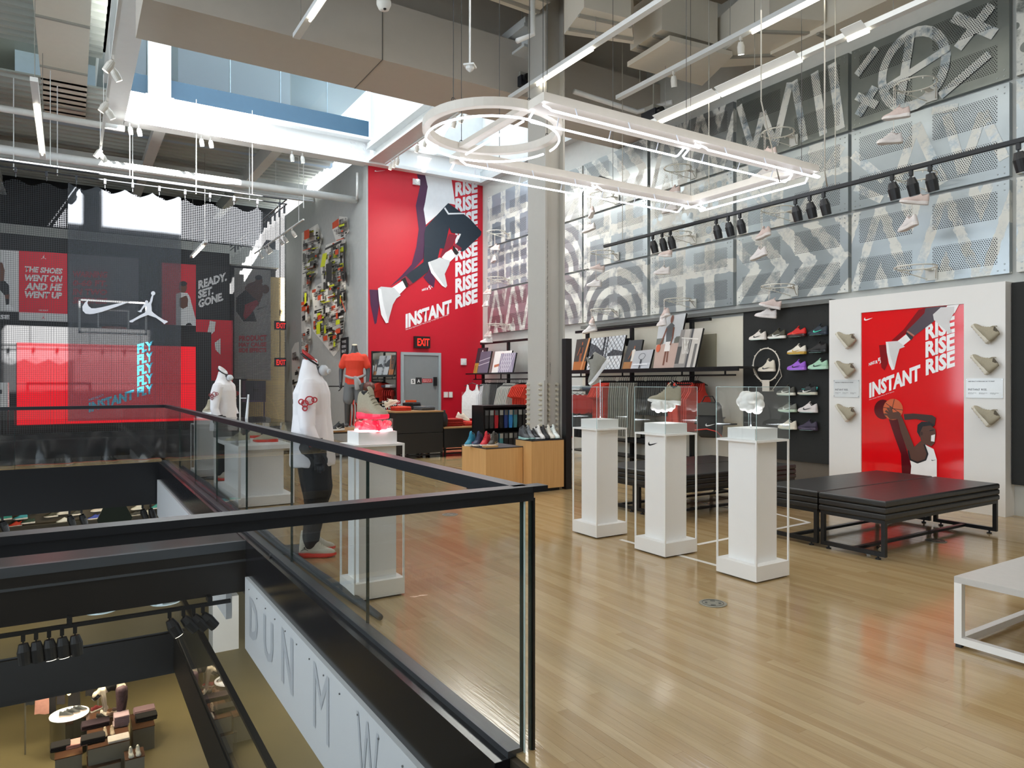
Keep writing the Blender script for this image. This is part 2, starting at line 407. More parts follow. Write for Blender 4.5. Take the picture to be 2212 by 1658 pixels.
# unseen roof, kerb and wall added to shape sunlight; post throws the dark stripe
b = B(); b.box(.8, 9.3, 10.5, 10.7, 7.8, 7.98); b.box(6.0, 9.3, 14.9, 16.0, 9.6, 9.7); b.box(2.28, 2.52, 10.5, 10.7, 7.98, 10.9); b.box(-1, 6.2, 10.5, 13.0, 10.85, 10.95); b.box(5.6, 9.3, 10.5, 10.6, 7.8, 13)
struct('roof_sun_block', b, DRY)
b = B(); b.box(.5, .9, 10.5, 26, 8.0, 8.9); struct('roof_edge', b, DRY)
# white steel I-beam along the left edge of the well
b = B(); b.box(.55, .91, 2, 16.0, 6.60, 6.64); b.box(.70, .75, 2, 16.0, 6.64, 7.4); b.box(.55, .91, 2, 16.0, 7.4, 7.44)
for k in range(24):
    b.cyl((.695, 8+k*.33, 6.78), (.66, 8+k*.33, 6.78), .02, n=6)
    b.cyl((.695, 8+k*.33, 7.2), (.66, 8+k*.33, 7.2), .02, n=6)
struct('beam_left', b, STEELW)
# ceiling beams of the practice court
b = B()
for xx in (-1.6, 1.6, 4.0):
    b.box(xx-.11, xx+.11, 16, 24.2, 6.75, 6.78); b.box(xx-.02, xx+.02, 16, 24.2, 6.78, 7.25)
b.box(-9, 5.9, 23.9, 24.2, 5.3, 5.9); b.box(-9, 5.9, 20.0, 20.15, 6.7, 7.1)
struct('beam_court', b, M('#c8cac6', .5))
# ---------------------------------------------------------------- opening edge and lower storeys
CONC = M('#7f7350', .5, var=.12, scale=1.2, spec=.35)
BLKF = M('#1b1c20', .18, var=.1, spec=.6)
b = B(); b.box(1.43, 1.5, 2.40, 14.97, -.34, -.01); struct('fascia_right', b, BLKF)
b = B(); b.box(1.49, 1.56, 2.40, 14.97, -.01, .018); struct('trim_opening', b, M('#55585c', .35, .6))
b = B(); b.box(-9, 1.5, 14.90, 14.97, -.80, -.01); b.box(-9, 1.55, 14.97, 24, -.80, -.60); struct('fascia_far', b, M('#0e0f12', .3))
b = B(); b.box(1.40, 1.46, 2.42, 6.95, -1.0, -.33); b.box(1.40, 1.46, 7.9, 14.8, -1.0, -.33); fw = struct('fascia_white', b, M('#dcdfe2', .35, var=.02))
# faded grey lettering on the white fascia, read from the opening side
fl = lambda y, z: V((1.397, y, z))
for s, y, h in (('D', 6.75, .36), ('U', 6.2, .36), ('N', 5.6, .42), ('M', 4.75, .44), ('W', 3.9, .44)):
    text(s, M('#bfc4ca', .35), fl(y, -.82), fl(y-.34, -.82), fl(y, -.82+h), fw, bold=.0 if s in 'MW' else .03)
b = B()
for k in range(14): b.cyl((1.40, 2.6+k*.32, -.40), (1.392, 2.6+k*.32, -.40), .006, n=6)
b.build('rivet', M('#777777', .4), fw)
b = B(); b.box(-9, 1.43, 7.08, 7.70, -.50, -.02); struct('beam_opening', b, M('#24211f', .3, var=.1))
b = B(); b.box(-9, 1.43, 7.07, 7.12, -.1, -.015); b.box(-9, 1.43, 7.64, 7.71, -.03, -.005); b.box(-9, 1.43, 7.065, 7.08, -.21, -.19)
struct('trim_beam_flange', b, M('#5f6368', .35, .5))
Z1, Z2 = -4.0, -8.0
b = B(); b.box(2.0, 12, -5, 40, Z1-.3, Z1); b.box(-9, 2.0, 17.1, 40, Z1-.3, Z1); b.box(-9, 2.0, -5, 6, Z1-.3, Z1); struct('floor_storey', b, CONC)
b = B(); b.box(-9, 2.0, 17.02, 17.1, -4.78, Z1+.01); b.box(1.93, 2.0, 6, 17.1, -4.78, Z1+.01); b.box(-9, 2.1, 17.1, 30, -4.9, -4.78); b.box(2.0, 12, 6, 30, -4.9, -4.78); struct('fascia_storey', b, M('#101012', .6))
b = B(); b.box(-12, 14, 6, 42, Z2-.3, Z2); struct('floor_lower', b, CONC)
b = B(); b.box(-12, -11.8, 6, 42, Z2, 0); b.box(-12, 14, 41, 41.2, Z2, Z1); b.box(9, 9.2, 6, 41, Z2, Z1); struct('wall_lower', b, M('#56503c', .6))
b = B(); b.box(-9, 6, 24.9, 25.1, Z1, -.8); struct('wall_storey', b, M('#5c564b', .6))
b = B(); b.box(2.0, 12, 2.4, 24.9, -1.35, -1.25); struct('ceiling_storey', b, M('#3a382f', .7))
# glass balustrades with black handrails
def balustrade(name, label, p0, p1, zb, zt, panes, hw=.075, base=-.32, first_gap=0):
    t = thing(name, label, 'railing', (*p0, 0))
    p0, p1 = V((*p0, 0)), V((*p1, 0)); d = (p1-p0); L = d.length; d.normalize(); s = 0
    for i, w_ in enumerate(panes):
        if s >= L: break
        e = min(s+w_, L); a = p0+d*(s+.008); c = p0+d*(e-.008)
        bb = B(); bb.bar(a+V((0, 0, (zb+base+zt)/2)), c+V((0, 0, (zb+base+zt)/2)), .018, zt-zb-base-.02)
        bb.build('glass_pane', GLASS, t)
        bb = B(); bb.box(-.002, .002, -.010, .010, zb+base, zt-.03, mt=Matrix.Translation(a-d*.004) @ d.to_track_quat('X', 'Z').to_matrix().to_4x4())
        bb.build('pane_edge', M('#2a3b38', .1), t)
        s = e
    bb = B(); bb.bar(p0+V((0, 0, zt-.012))-d*0.0, p1+V((0, 0, zt-.012)), hw, .024); bb.bar(p0+V((0, 0, zt-.04)), p1+V((0, 0, zt-.04)), hw*.62, .04)
    bb.build('handrail', M('#34373c', .36, .6, spec=.7), t)
    return t
rail = balustrade('glass_balustrade', 'glass balustrade with black handrail running along the right edge of the floor opening', (1.56, 2.40), (1.56, 14.9), 0, 1.08, [1.75, 1.75, 1.75, 1.75, 1.75, 1.75, 2.1])
rail2 = balustrade('glass_balustrade', 'nearest glass balustrade, its black handrail crossing the lower left of the picture', (1.60, 2.40), (-6.0, 2.40), 0, 1.08, [2.4, 1.75, 1.75, 2.0])
rail3 = balustrade('glass_balustrade', 'far glass balustrade in front of the red screen and netting', (1.60, 14.93), (-8.0, 14.93), 0, 1.08, [2.4, 2.4, 2.4, 2.4])
bb = B(); bb.box(1.585, 1.66, 2.3625, 2.4375, 1.056, 1.08); bb.build('corner_block', M('#26282c', .3, .5), rail2)
bb = B(); bb.box(1.600, 1.612, 2.385, 2.397, -.3, 1.03); tag(bb.build('corner_channel', M('#131416', .3), rail2), 'black channel at the glass corner')
bb = B(); bb.box(1.560, 1.565, 2.385, 2.392, -.3, 1.03); bb.build('glass_edge', M('#c8d8d2', .1), rail2)
lr = thing('glass_balustrade', 'balustrade of the storey below, around the lower opening', 'railing', (2.0, 17, Z1))
bb = B(); bb.box(1.96, 2.01, 6.2, 17.1, Z1, Z1+1.0); bb.build('glass_pane', GLASS, lr)
bb = B(); bb.box(1.95, 2.03, 6.2, 17.1, Z1+1.0, Z1+1.05); bb.box(1.95, 2.03, 6.2, 17.1, Z1, Z1+.06); bb.build('handrail', BLACK, lr)
bb = B(); bb.box(-9, 2.0, 17.08, 17.11, Z1, Z1+.05); bb.build('base_channel', BLACK, lr)
# ---------------------------------------------------------------- sneakers
ST = [0, .04, .12, .25, .38, .50, .62, .75, .87, .95, 1.0]
HW = [.018, .032, .038, .037, .034, .036, .042, .046, .042, .030, .008]
LOW = [.080, .132, .122, .108, .138, .124, .096, .074, .062, .052, .036]
HIGH = [.085, .175, .182, .176, .184, .142, .102, .076, .064, .052, .036]
def shoe_h(P, x):
    x = min(max(x, 0), 1)
    for i in range(len(ST)-1):
        if x <= ST[i+1]:
            f = (x-ST[i])/(ST[i+1]-ST[i]); return P[i]+(P[i+1]-P[i])*f
    return P[-1]
SH = {}
def shoe_mesh(kind):
    """toe along +X, 0.30 long, sole on z=0"""
    if kind in SH: return SH[kind]
    TOP = HIGH if kind == 'high' else LOW; zs = .024; out = {}
    b = B(); R = []
    for x, w_, h in zip(ST, HW, TOP):
        ring = []
        for j in range(13):
            a = pi*j/12; c, s_ = cos(a), sin(a)
            ring.append(b.v((x*.3, w_*(1 if c > 0 else -1)*abs(c)**.75, zs+(h-zs)*s_**.8)))
        R.append(ring)
    b.skin(R, True); out['upper'] = b.build('upper', WHITE, local=True, smooth=True)
    b = B(); lo, hi = [], []; pts = [(x*.3, w_*1.10) for x, w_ in zip(ST, HW)]
    outl = [(-.006, 0)]+pts+[(.305, 0)]+[(x, -y) for x, y in pts[::-1]]
    def zl(x): return .012*max(0, (x/.3-.72)/.28)**1.5
    lo = [b.v((x, y*.95, zl(x))) for x, y in outl]; mid = [b.v((x, y*1.04, zl(x)+.014)) for x, y in outl]
    hi = [b.v((x, y, zs+.009+(.007 if x < .08 else 0))) for x, y in outl]
    b.skin([lo, mid, hi], True); out['sole'] = b.build('sole', WHITE, local=True, smooth=False)
    b = B()                                                   # dark mouth of the shoe
    e = [(.035, 0), (.05, .022), (.085, .026), (.108, .018), (.113, 0), (.108, -.018), (.085, -.026), (.05, -.022)]
    top = [b.v((x, y, shoe_h(TOP, x/.3)+.0015 - abs(y)*.16)) for x, y in e]; bot = [b.v((x*.9+.007, y*.7, zs+.02)) for x, y in e]
    b._f(top); b.skin([bot, top], False); out['collar_lining'] = b.build('collar_lining', BLACK, local=True)
    b = B(); zt = shoe_h(TOP, .38)                            # tongue
    R = []
    for x, z, w_ in ((.165, .070, .016), (.135, zt-.004, .018), (.116, zt+.018, .017), (.108, zt+.026, .013)):
        R.append([b.v((x, -w_, z-.004)), b.v((x, 0, z)), b.v((x, w_, z-.004)), b.v((x-.008, w_*.8, z-.008)), b.v((x-.008, -w_*.8, z-.008))])
    b.skin(R); out['tongue'] = b.build('tongue', WHITE, local=True, smooth=True)
    b = B()                                                   # laces over the instep
    for k in range(5):
        x = .125+k*.019; z = shoe_h(TOP, x/.3)+.002
        b.tube([(x, -.024, z-.010), (x+.004, -.010, z+.0005), (x-.003, .010, z+.0005), (x, .024, z-.010)], .0022, 5)
    out['laces'] = b.build('laces', WHITE, local=True)
    b = B()                                                   # side mark
    for sg in (-1, 1):
        P = []
        for u, v_ in SWN:
            x = .20-u*.135; z = .034+v_*.13
            h = shoe_h(TOP, x/.3); s_ = min(max((z-zs)/(h-zs), 0), .97)
            P.append(V((x, sg*(shoe_h(HW, x/.3)*(1-s_**2.4)**.42*1.03+.0018), z)))
        b.poly(P)
    out['side_mark'] = b.build('side_mark', BLACK, local=True, tri=True)
    for o in out.values(): COL.objects.unlink(o)
    SH[kind] = out; return out
def sneaker(name, label, mw, up, sole, mark=None, lace=None, kind='low', size=1.0, group=None, lining='#222222', small=False, tongue=None):
    t = thing(name, label, 'shoe', group=group, mw=mw @ Matrix.Scale(size, 4))
    base = shoe_mesh(kind); U = up if not isinstance(up, str) else M(up, .6, scale=60, var=.10); S = sole if not isinstance(sole, str) else M(sole, .45)
    todo = {'upper': U, 'sole': S}
    if not small: todo.update({'collar_lining': M(lining, .8), 'tongue': M(tongue, .7) if tongue else U, 'laces': M(lace, .6) if lace else U})
    if mark: todo['side_mark'] = M(mark, .4)
    for k, m in todo.items():
        c = base[k].copy(); c.parent = t; COL.objects.link(c); W[c.name] = W[t.name]; setm(c, m)
    return t
def frame(o, x, z):
    """matrix from an origin, a toe direction and an up direction"""
    x = V(x).normalized(); z = V(z); z = (z-x*z.dot(x)).normalized(); y = z.cross(x); o = V(o)
    return Matrix(((x.x, y.x, z.x, o.x), (x.y, y.y, z.y, o.y), (x.z, y.z, z.z, o.z), (0, 0, 0, 1)))

# ---------------------------------------------------------------- three glass-topped pedestals + the near one by the balustrade
def pedestal(x0, y0, label, sz=.385, blk=.70, zt=1.12, zg=1.44, mark=False, glass=True, sy=None, shelf=.085, dark=True):
    """square base, square shaft, cap, thin white corner frame and a glass hood"""
    sy = sy or sz; zf = zt-shelf
    t = thing('display_pedestal', label, 'pedestal', (x0+sz/2, y0+sy/2, 0))
    m = sz*(1-blk)/2; my = sy*(1-blk)/2; fr = .012
    b = B(); b.box(x0, x0+sz, y0, y0+sy, .012, .125); b.build('base', WHITE, t)
    b = B(); b.box(x0+.03, x0+sz-.03, y0+.03, y0+sy-.03, 0, .012); b.build('foot', BLACK, t)
    b = B(); b.box(x0+m, x0+sz-m, y0+my, y0+sy-my, .125, zf); b.build('shaft', WHITE, t)
    b = B(); b.box(x0+m-.004, x0+sz-m+.004, y0+my-.004, y0+sy-my+.004, zf, zt); b.build('cap', WHITE, t)
    for xx in (x0, x0+sz-fr):
        for yy in (y0, y0+sy-fr):
            b = B(); b.box(xx, xx+fr, yy, yy+fr, .125, zf-.015); b.build('frame_post', WHITE, t)
    b = B(); h = fr
    b.box(x0, x0+sz, y0, y0+my-.004, zf-.015, zf); b.box(x0, x0+sz, y0+sy-my+.004, y0+sy, zf-.015, zf)
    b.box(x0, x0+m-.004, y0+my-.004, y0+sy-my+.004, zf-.015, zf); b.box(x0+sz-m+.004, x0+sz, y0+my-.004, y0+sy-my+.004, zf-.015, zf)
    b.build('frame_shelf', WHITE, t)
    if glass:
        g = .004
        for bx in ((x0, x0+g, y0, y0+sy), (x0+sz-g, x0+sz, y0, y0+sy), (x0+g, x0+sz-g, y0, y0+g), (x0+g, x0+sz-g, y0+sy-g, y0+sy)):
            b = B(); b.box(*bx, zf+.001, zg); b.build('glass_side', GLASS, t)
        b = B(); b.box(x0, x0+sz, y0, y0+sy, zg, zg+.004); b.build('glass_top', GLASS, t)
        b = B(); r = .0022
        c4 = [(x0, y0), (x0+sz, y0), (x0+sz, y0+sy), (x0, y0+sy)]
        for i in range(4):
            p, q = c4[i], c4[(i+1) % 4]; b.bar((*p, zg+.002), (*q, zg+.002), r*1.6); b.bar((*p, zf), (*p, zg), r*1.6)
        b.build('glass_edges', M('#b9cfcf', .12, var=.02), t)
    if mark:
        b = B(); b.poly(sworld((x0+m-.002, y0+sy/2+.085, .94), (0, -1, 0), (0, 0, 1), .12)); b.build('tick_mark', BLACK, t, tri=True)
    return t
def fit(cpx, cpy, ztop_py, gl_py):
    c = atZ(cpx, cpy); d = c.x*FX+c.y*FY
    return c, HC-(ztop_py-CYP)*d/F, HC-(gl_py-CYP)*d/F
PX = []
for cx_, cy_, tp, gp, lab, mk in ((1289, 1164, 905, 836, 'leftmost of three glass-topped white pedestals, grey boot on a rod inside', False),
                                  (1437, 1206, 914, 836, 'middle glass-topped white pedestal with a small black tick mark on its shaft', True),
                                  (1634, 1261, 925, 836, 'rightmost glass-topped white pedestal, round white cloud ball inside', False)):
    c, zt, zg = fit(cx_, cy_, tp, gp); PX.append((c.x, c.y, zt-.01))
    pedestal(c.x, c.y, lab, zt=zt-.01, zg=zg, mark=mk, blk=.66)
BEIGE = M('#a59c86', .7, scale=80, var=.12); GLOWW = M('#f7f7f7', .5)
CLOUD = M('#f4f2ee', .7, var=.03)
for i, (x, y, z) in enumerate(PX):      # a small light plate in the head of every pedestal
    lamp('pedestal_lamp', 'AREA', (x+.19, y+.19, z+.012), (pi, 0, 0), 1.6, (.9, .95, 1), shape='SQUARE', size=.2)
x, y, z = PX[0]; rod = lambda x, y, z0, z1, nm, lab: tag(B().cyl((x, y, z0), (x, y, z1), .005).build(nm, CHROME), lab, 'rod')
rod(x+.20, y+.19, z, z+.39, 'display_rod', 'thin metal rod carrying the tilted grey boot over the left pedestal')
sneaker('display_shoe', 'grey high-top shoe stood on its toe above the leftmost glass pedestal', frame(V((x+.19, y+.19, z+.40))+V((.846, -.532, 0))*.10+V((0, 0, .17)), V((.846, -.532, 0))*-.62+V((0, 0, -.80)), V((.846, -.532, 0))*-.78+V((0, 0, .6))),
        '#8f8d84', '#d9dadb', kind='high', lace='#8f8d84')
def cloud(c, R, n, sq, seed, name, label, cat='sculpture'):
    random.seed(seed); b = B(); c = V(c)
    b.ell(c, R[0]*.72, R[1]*.72, R[2]*.72, 16, 10)
    for k in range(n):
        a = random.uniform(0, 2*pi); e = random.uniform(-.9, .9)
        p = c+V((R[0]*cos(a)*cos(e), R[1]*sin(a)*cos(e), R[2]*sin(e)))*.66
        r = random.uniform(.30, .48)*min(R[0], R[2])*sq; b.ell(p, r, r, r, 12, 8)
    o = b.build(name, CLOUD); remesh(o, .006, 3); return tag(o, label, cat)
x, y, z = PX[1]
cloud((x+.18, y+.21, z+.145), (.165, .10, .065), 30, .95, 3, 'cloud_sculpture', 'lumpy white cloud form carrying a beige boot in the middle glass case', 'sculpture')
sneaker('display_shoe', 'beige high-top shoe riding on a white cloud in the middle glass case', frame(V((x+.30, y+.12, z+.155)), (-.80, .62, .10), (.05, 0, 1)), BEIGE, CLOUD, kind='high', lace='#a59c86', size=.95)
x, y, z = PX[2]
rod(x+.17, y+.19, z, z+.13, 'display_rod', 'thin metal rod under the round white cloud ball')
cloud((x+.17, y+.19, z+.20), (.105, .105, .105), 30, .9, 5, 'cloud_sculpture', 'round white cloud ball on a rod in the right glass case')
# near pedestal with the glowing red dish
c, zt, _ = fit(765, 1303, 935, 900)
CX0, CY0, CZ = c.x, c.y, zt
pedestal(c.x, c.y, 'tall white pedestal just behind the balustrade, topped by a glowing red dish', zt=zt, glass=False, blk=.74, sz=.37, sy=.30)
dc = V((c.x+.195, c.y+.145, CZ))
b = B(); b.lathe([(.135, 0), (.135, .085), (.130, .085), (.130, .006), (0.001, .006)], dc, 32, caps=False); d_ = thing('glass_dish', 'round clear dish of glowing red lumps on the near white pedestal', 'dish', dc)
b.build('bowl', glassmat('dish_glass', (.99, .9, .9)), d_, smooth=True)
REDG = M('#ff1f3c', .5, emit=1.5)
b = B(); random.seed(4)
for k in range(34):
    a, r = random.uniform(0, 6.28), .115*math.sqrt(random.random()); b.ell(dc+V((r*cos(a), r*sin(a), .016+random.random()*.045)), .025, .025, .022, 8, 6)
b.build('glowing_lumps', REDG, d_, smooth=True, kind='stuff')
b = B(); b.lathe([(.134, .001), (.134, .012), (0.001, .012)], dc, 32); b.build('light_base', M('#ffd9e2', .5, emit=3), d_)
lamp('dish_lamp', 'POINT', dc+V((0, 0, .075)), (0, 0, 0), 2.2, (1, .12, .2), shadow_soft_size=.08)
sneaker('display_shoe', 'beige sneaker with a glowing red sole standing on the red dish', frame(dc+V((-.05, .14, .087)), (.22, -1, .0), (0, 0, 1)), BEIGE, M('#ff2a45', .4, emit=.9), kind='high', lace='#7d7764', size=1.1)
# ---------------------------------------------------------------- long display case, further along the balustrade
c = atZ(517, 1098); tx0, ty0, tx1, ty1 = 1.70, 8.82, 2.36, 10.5
t = thing('display_case', 'long low white display case with a glass hood beside the balustrade', 'display case', ((tx0+tx1)/2, (ty0+ty1)/2, 0))
zt = .74
b = B(); b.box(tx0, tx1, ty0, ty1, .01, .12); b.build('base', WHITE, t)
b = B(); b.box(tx0+.12, tx1-.10, ty0+.12, ty1-.12, .12, zt-.05); b.build('block', WHITE, t)
b = B(); b.box(tx0, tx1, ty0, ty1, zt-.05, zt); b.build('top', WHITE, t)
for xx, yy in ((tx0, ty0), (tx1-.03, ty0), (tx0, ty1-.03), (tx1-.03, ty1-.03)):
    b = B(); b.box(xx, xx+.03, yy, yy+.03, .12, zt-.05); b.build('frame_post', WHITE, t)
for bx in ((tx0, tx0+.005, ty0, ty1), (tx1-.005, tx1, ty0, ty1), (tx0, tx1, ty0, ty0+.005), (tx0, tx1, ty1-.005, ty1)):
    b = B(); b.box(*bx, zt+.001, 1.01); b.build('glass_side', GLASS, t)
b = B(); b.box(tx0, tx1, ty0, ty1, 1.011, 1.016); b.build('glass_top', GLASS, t)
for i, (px_, d, rz, lab) in enumerate(((560, 9.6, 1.9, 'beige and red sneaker standing toe-on in the long display case'), (540, 8.9, 2.9, 'white sneaker with red heel lying in the long display case'), (600, 9.05, 2.8, 'beige sneaker with a red sole lying at the front of the long display case'))):
    u = (px_-CXP)/F; p = V((d*(FX+u*RXX), d*(FY+u*RYY), zt))
    sneaker('display_shoe', lab, frame(p, (cos(rz), sin(rz), 0), (0, 0, 1)), '#c2b9a0', '#e2391f' if i != 1 else '#dedede', kind='high' if i == 0 else 'low', lace='#d8d2c0')
t = thing('flask_stand', 'laboratory stand with a white clamp rod on the long display case', 'stand', (1.95, 10.0, zt))
b = B(); b.box(1.88, 2.02, 9.94, 10.06, zt, zt+.012); b.build('base_plate', WHITE, t)
b = B(); b.cyl((1.95, 10.0, zt+.012), (1.95, 10.0, zt+.80), .009); b.build('rod', WHITE, t)
b = B(); b.bar((1.95, 10.0, zt+.55), (2.03, 10.0, zt+.55), .012); b.cyl((2.03, 10, zt+.22), (2.06, 10, zt+.60), .022, .012, 12); b.build('clamp', M('#e8ecf2', .2), t)
# small square pedestal at the far end
c = atZ(445, 1026)
pedestal(1.66, 12.0, 'small white pedestal with a beige sneaker, far end of the balustrade', zt=.93, glass=False, sz=.42, blk=.78)
b = B(); b.box(1.72, 2.02, 12.06, 12.36, .932, 1.02); tag(b.build('light_box', M('#dfe9f2', .2, emit=.6)), 'lit clear block under the far beige sneaker', 'light box')
sneaker('display_shoe', 'beige high-top sneaker on the far pedestal by the red screen', frame((1.96, 12.28, 1.022), (-.5, -.85, 0), (0, 0, 1)), BEIGE, '#d9d6cb', kind='high', lace='#cfc8b4')
# cables bundled along the floor edge
b = B(); random.seed(2)
P = [(1.66, 4.2, .02), (1.64, 4.8, .03), (1.62, 5.4, .03), (1.60, 6.4, .035), (1.62, 7.6, .04), (1.61, 8.6, .04), (1.62, 10.6, .05), (1.62, 12.2, .05), (1.66, 13.4, .03)]
b.tube(P, [.02, .035, .03, .03, .04, .035, .06, .05, .03], 8); o = b.build('rubber_mat', M('#3c4348', .5, var=.3), smooth=True)
tag(o, 'rumpled dark sheeting lying along the foot of the balustrade', 'sheet')
# ---------------------------------------------------------------- upholstered benches
LEATH = M('#1d1c1b', .34, var=.15, scale=14, bump=.08, spec=.6)
def bench(x0, y0, lx, ly, label, zt=.50, n=1):
    t = thing('bench', label, 'bench', (x0+lx/2, y0+ly/2, 0)); h = .055
    for k in range(3):
        z1 = zt-k*h; b = B()
        pr = [(0, .010), (.006, .003), (.014, 0), (h-.014, 0), (h-.005, .004), (h, .012)]
        for (dz, ins) in pr: pass
        R = []
        for dz, ins in pr:
            z = z1-h+dz; R.append([b.v((x0+ins, y0+ins, z)), b.v((x0+lx-ins, y0+ins, z)), b.v((x0+lx-ins, y0+ly-ins, z)), b.v((x0+ins, y0+ly-ins, z))])
        b.skin(R); b.build('cushion_layer', LEATH, t)
    zb = zt-3*h; s = .035
    b = B(); b.box(x0+.01, x0+lx-.01, y0+.01, y0+ly-.01, zb-.03, zb); b.build('seat_frame', BLKM, t)
    for xx in (x0+.01, x0+lx-.01-s):
        b = B()
        b.box(xx, xx+s, y0+.01, y0+.01+s, .03, zb-.03); b.box(xx, xx+s, y0+ly-.01-s, y0+ly-.01, .03, zb-.03); b.box(xx, xx+s, y0+.01+s, y0+ly-.01-s, .03, .03+s)
        b.build('leg_frame', BLKM, t)
        for yy in (y0+.08, y0+ly-.08):
            b = B(); b.cyl((xx+s/2, yy, 0), (xx+s/2, yy, .012), .022); b.cyl((xx+s/2, yy, .012), (xx+s/2, yy, .03), .008); b.build('leveling_foot', BLACK, t)
    b = B(); b.box(x0+.045, x0+lx-.045, y0+ly/2-.02, y0+ly/2+.02, .035, .06); b.build('stretcher', BLKM, t)
    return t
c = atZ(1913, 1213); bx, by = c.x, c.y
zb_ = HC-(1083-CYP)*(bx*FX+by*FY)/F
bench(bx, by, 2.0, .62, 'front black leather bench, nearest the red poster wall', zb_)
bench(bx, by+.635, 2.0, .62, 'second black leather bench pushed against the front one', zb_)
bench(5.50, 5.42, 2.0, .66, 'back black leather bench behind the middle pedestal', zb_)
bench(5.50, 6.10, 2.0, .66, 'rearmost black leather bench, in front of the clothes rack', zb_)
# low white table cut by the right edge of the frame
t = thing('low_table', 'low white table with a grey wood-grain top at the right edge', 'table', (5.0, 1.6, 0)); zt = .40
x0, y1 = 4.26, 2.05; x1, y0 = 5.6, .8; s = .04
b = B(); b.box(x0, x1, y0, y1, zt-.035, zt); b.build('top', M('#c6c3be', .45, var=.06, scale=20), t)
for xx in (x0, x1-s):
    for yy in (y0, y1-s): b = B(); b.box(xx, xx+s, yy, yy+s, .02, zt-.035); b.build('leg', WHITE, t); b = B(); b.box(xx+.005, xx+s-.005, yy+.005, yy+s-.005, 0, .02); b.build('foot', BLACK, t)
b = B(); b.box(x0, x0+s, y0+s, y1-s, .02, .02+s); b.box(x1-s, x1, y0+s, y1-s, .02, .02+s); b.box(x0+s, x1-s, y1-s, y1, .02, .02+s); b.build('floor_rail', WHITE, t)
# floor outlet plates and power puck
for i, (px_, py_, lab) in enumerate(((1540, 1303, 'round metal floor outlet in front of the right pedestal'), (2022, 1168, 'round floor outlet under the front leather bench'), (972, 1111, 'round floor outlet left of the wooden plinths'), (1785, 1014, 'round floor outlet beside the white poster wall'))):
    c = atZ(px_, py_) if i != 3 else V((8.2, 5.6, 0)); c.z = 0; t = thing('floor_outlet', lab, 'outlet', c)
    b = B(); b.lathe([(.092, .001), (.092, .004), (.088, .0055), (.070, .0055), (.069, .004), (.001, .0045)], c, 28); b.build('cover_plate', M('#8f8c7e', .4, .3), t)
    b = B(); b.tube([c+V((.071*cos(a*pi/14), .071*sin(a*pi/14), .0052)) for a in range(28)], .0022, 4, closed=True); b.build('joint_ring', M('#3d3c37', .5), t)
    b = B()
    for a in range(4): an = pi/4+a*pi/2; q = c+V((.045*cos(an), .045*sin(an), .0048)); b.box(-.016, .016, -.008, .008, 0, .0012, mt=Matrix.Translation(q) @ Matrix.Rotation(an+pi/2, 4, 'Z'))
    b.build('socket_lid', M('#4c4b45', .4), t)
c = atZ(1905, 1195); c.z = 0
t = thing('power_puck', 'chrome power socket tower with a black cord lying under the front bench', 'socket', c)
b = B(); b.cyl(c+V((0, 0, .03)), c+V((.05, .05, .03)), .03, n=16); b.build('drum', CHROME, t, smooth=False)
b = B(); b.cyl(c+V((-.17, .02, .02)), c+V((-.13, .05, .02)), .022, n=14); b.build('second_drum', CHROME, t)
b = B(); b.tube([c+V((0, 0, .01)), c+V((-.08, .05, .02)), c+V((-.13, .05, .02))], .006); b.build('cord', BLACK, t)
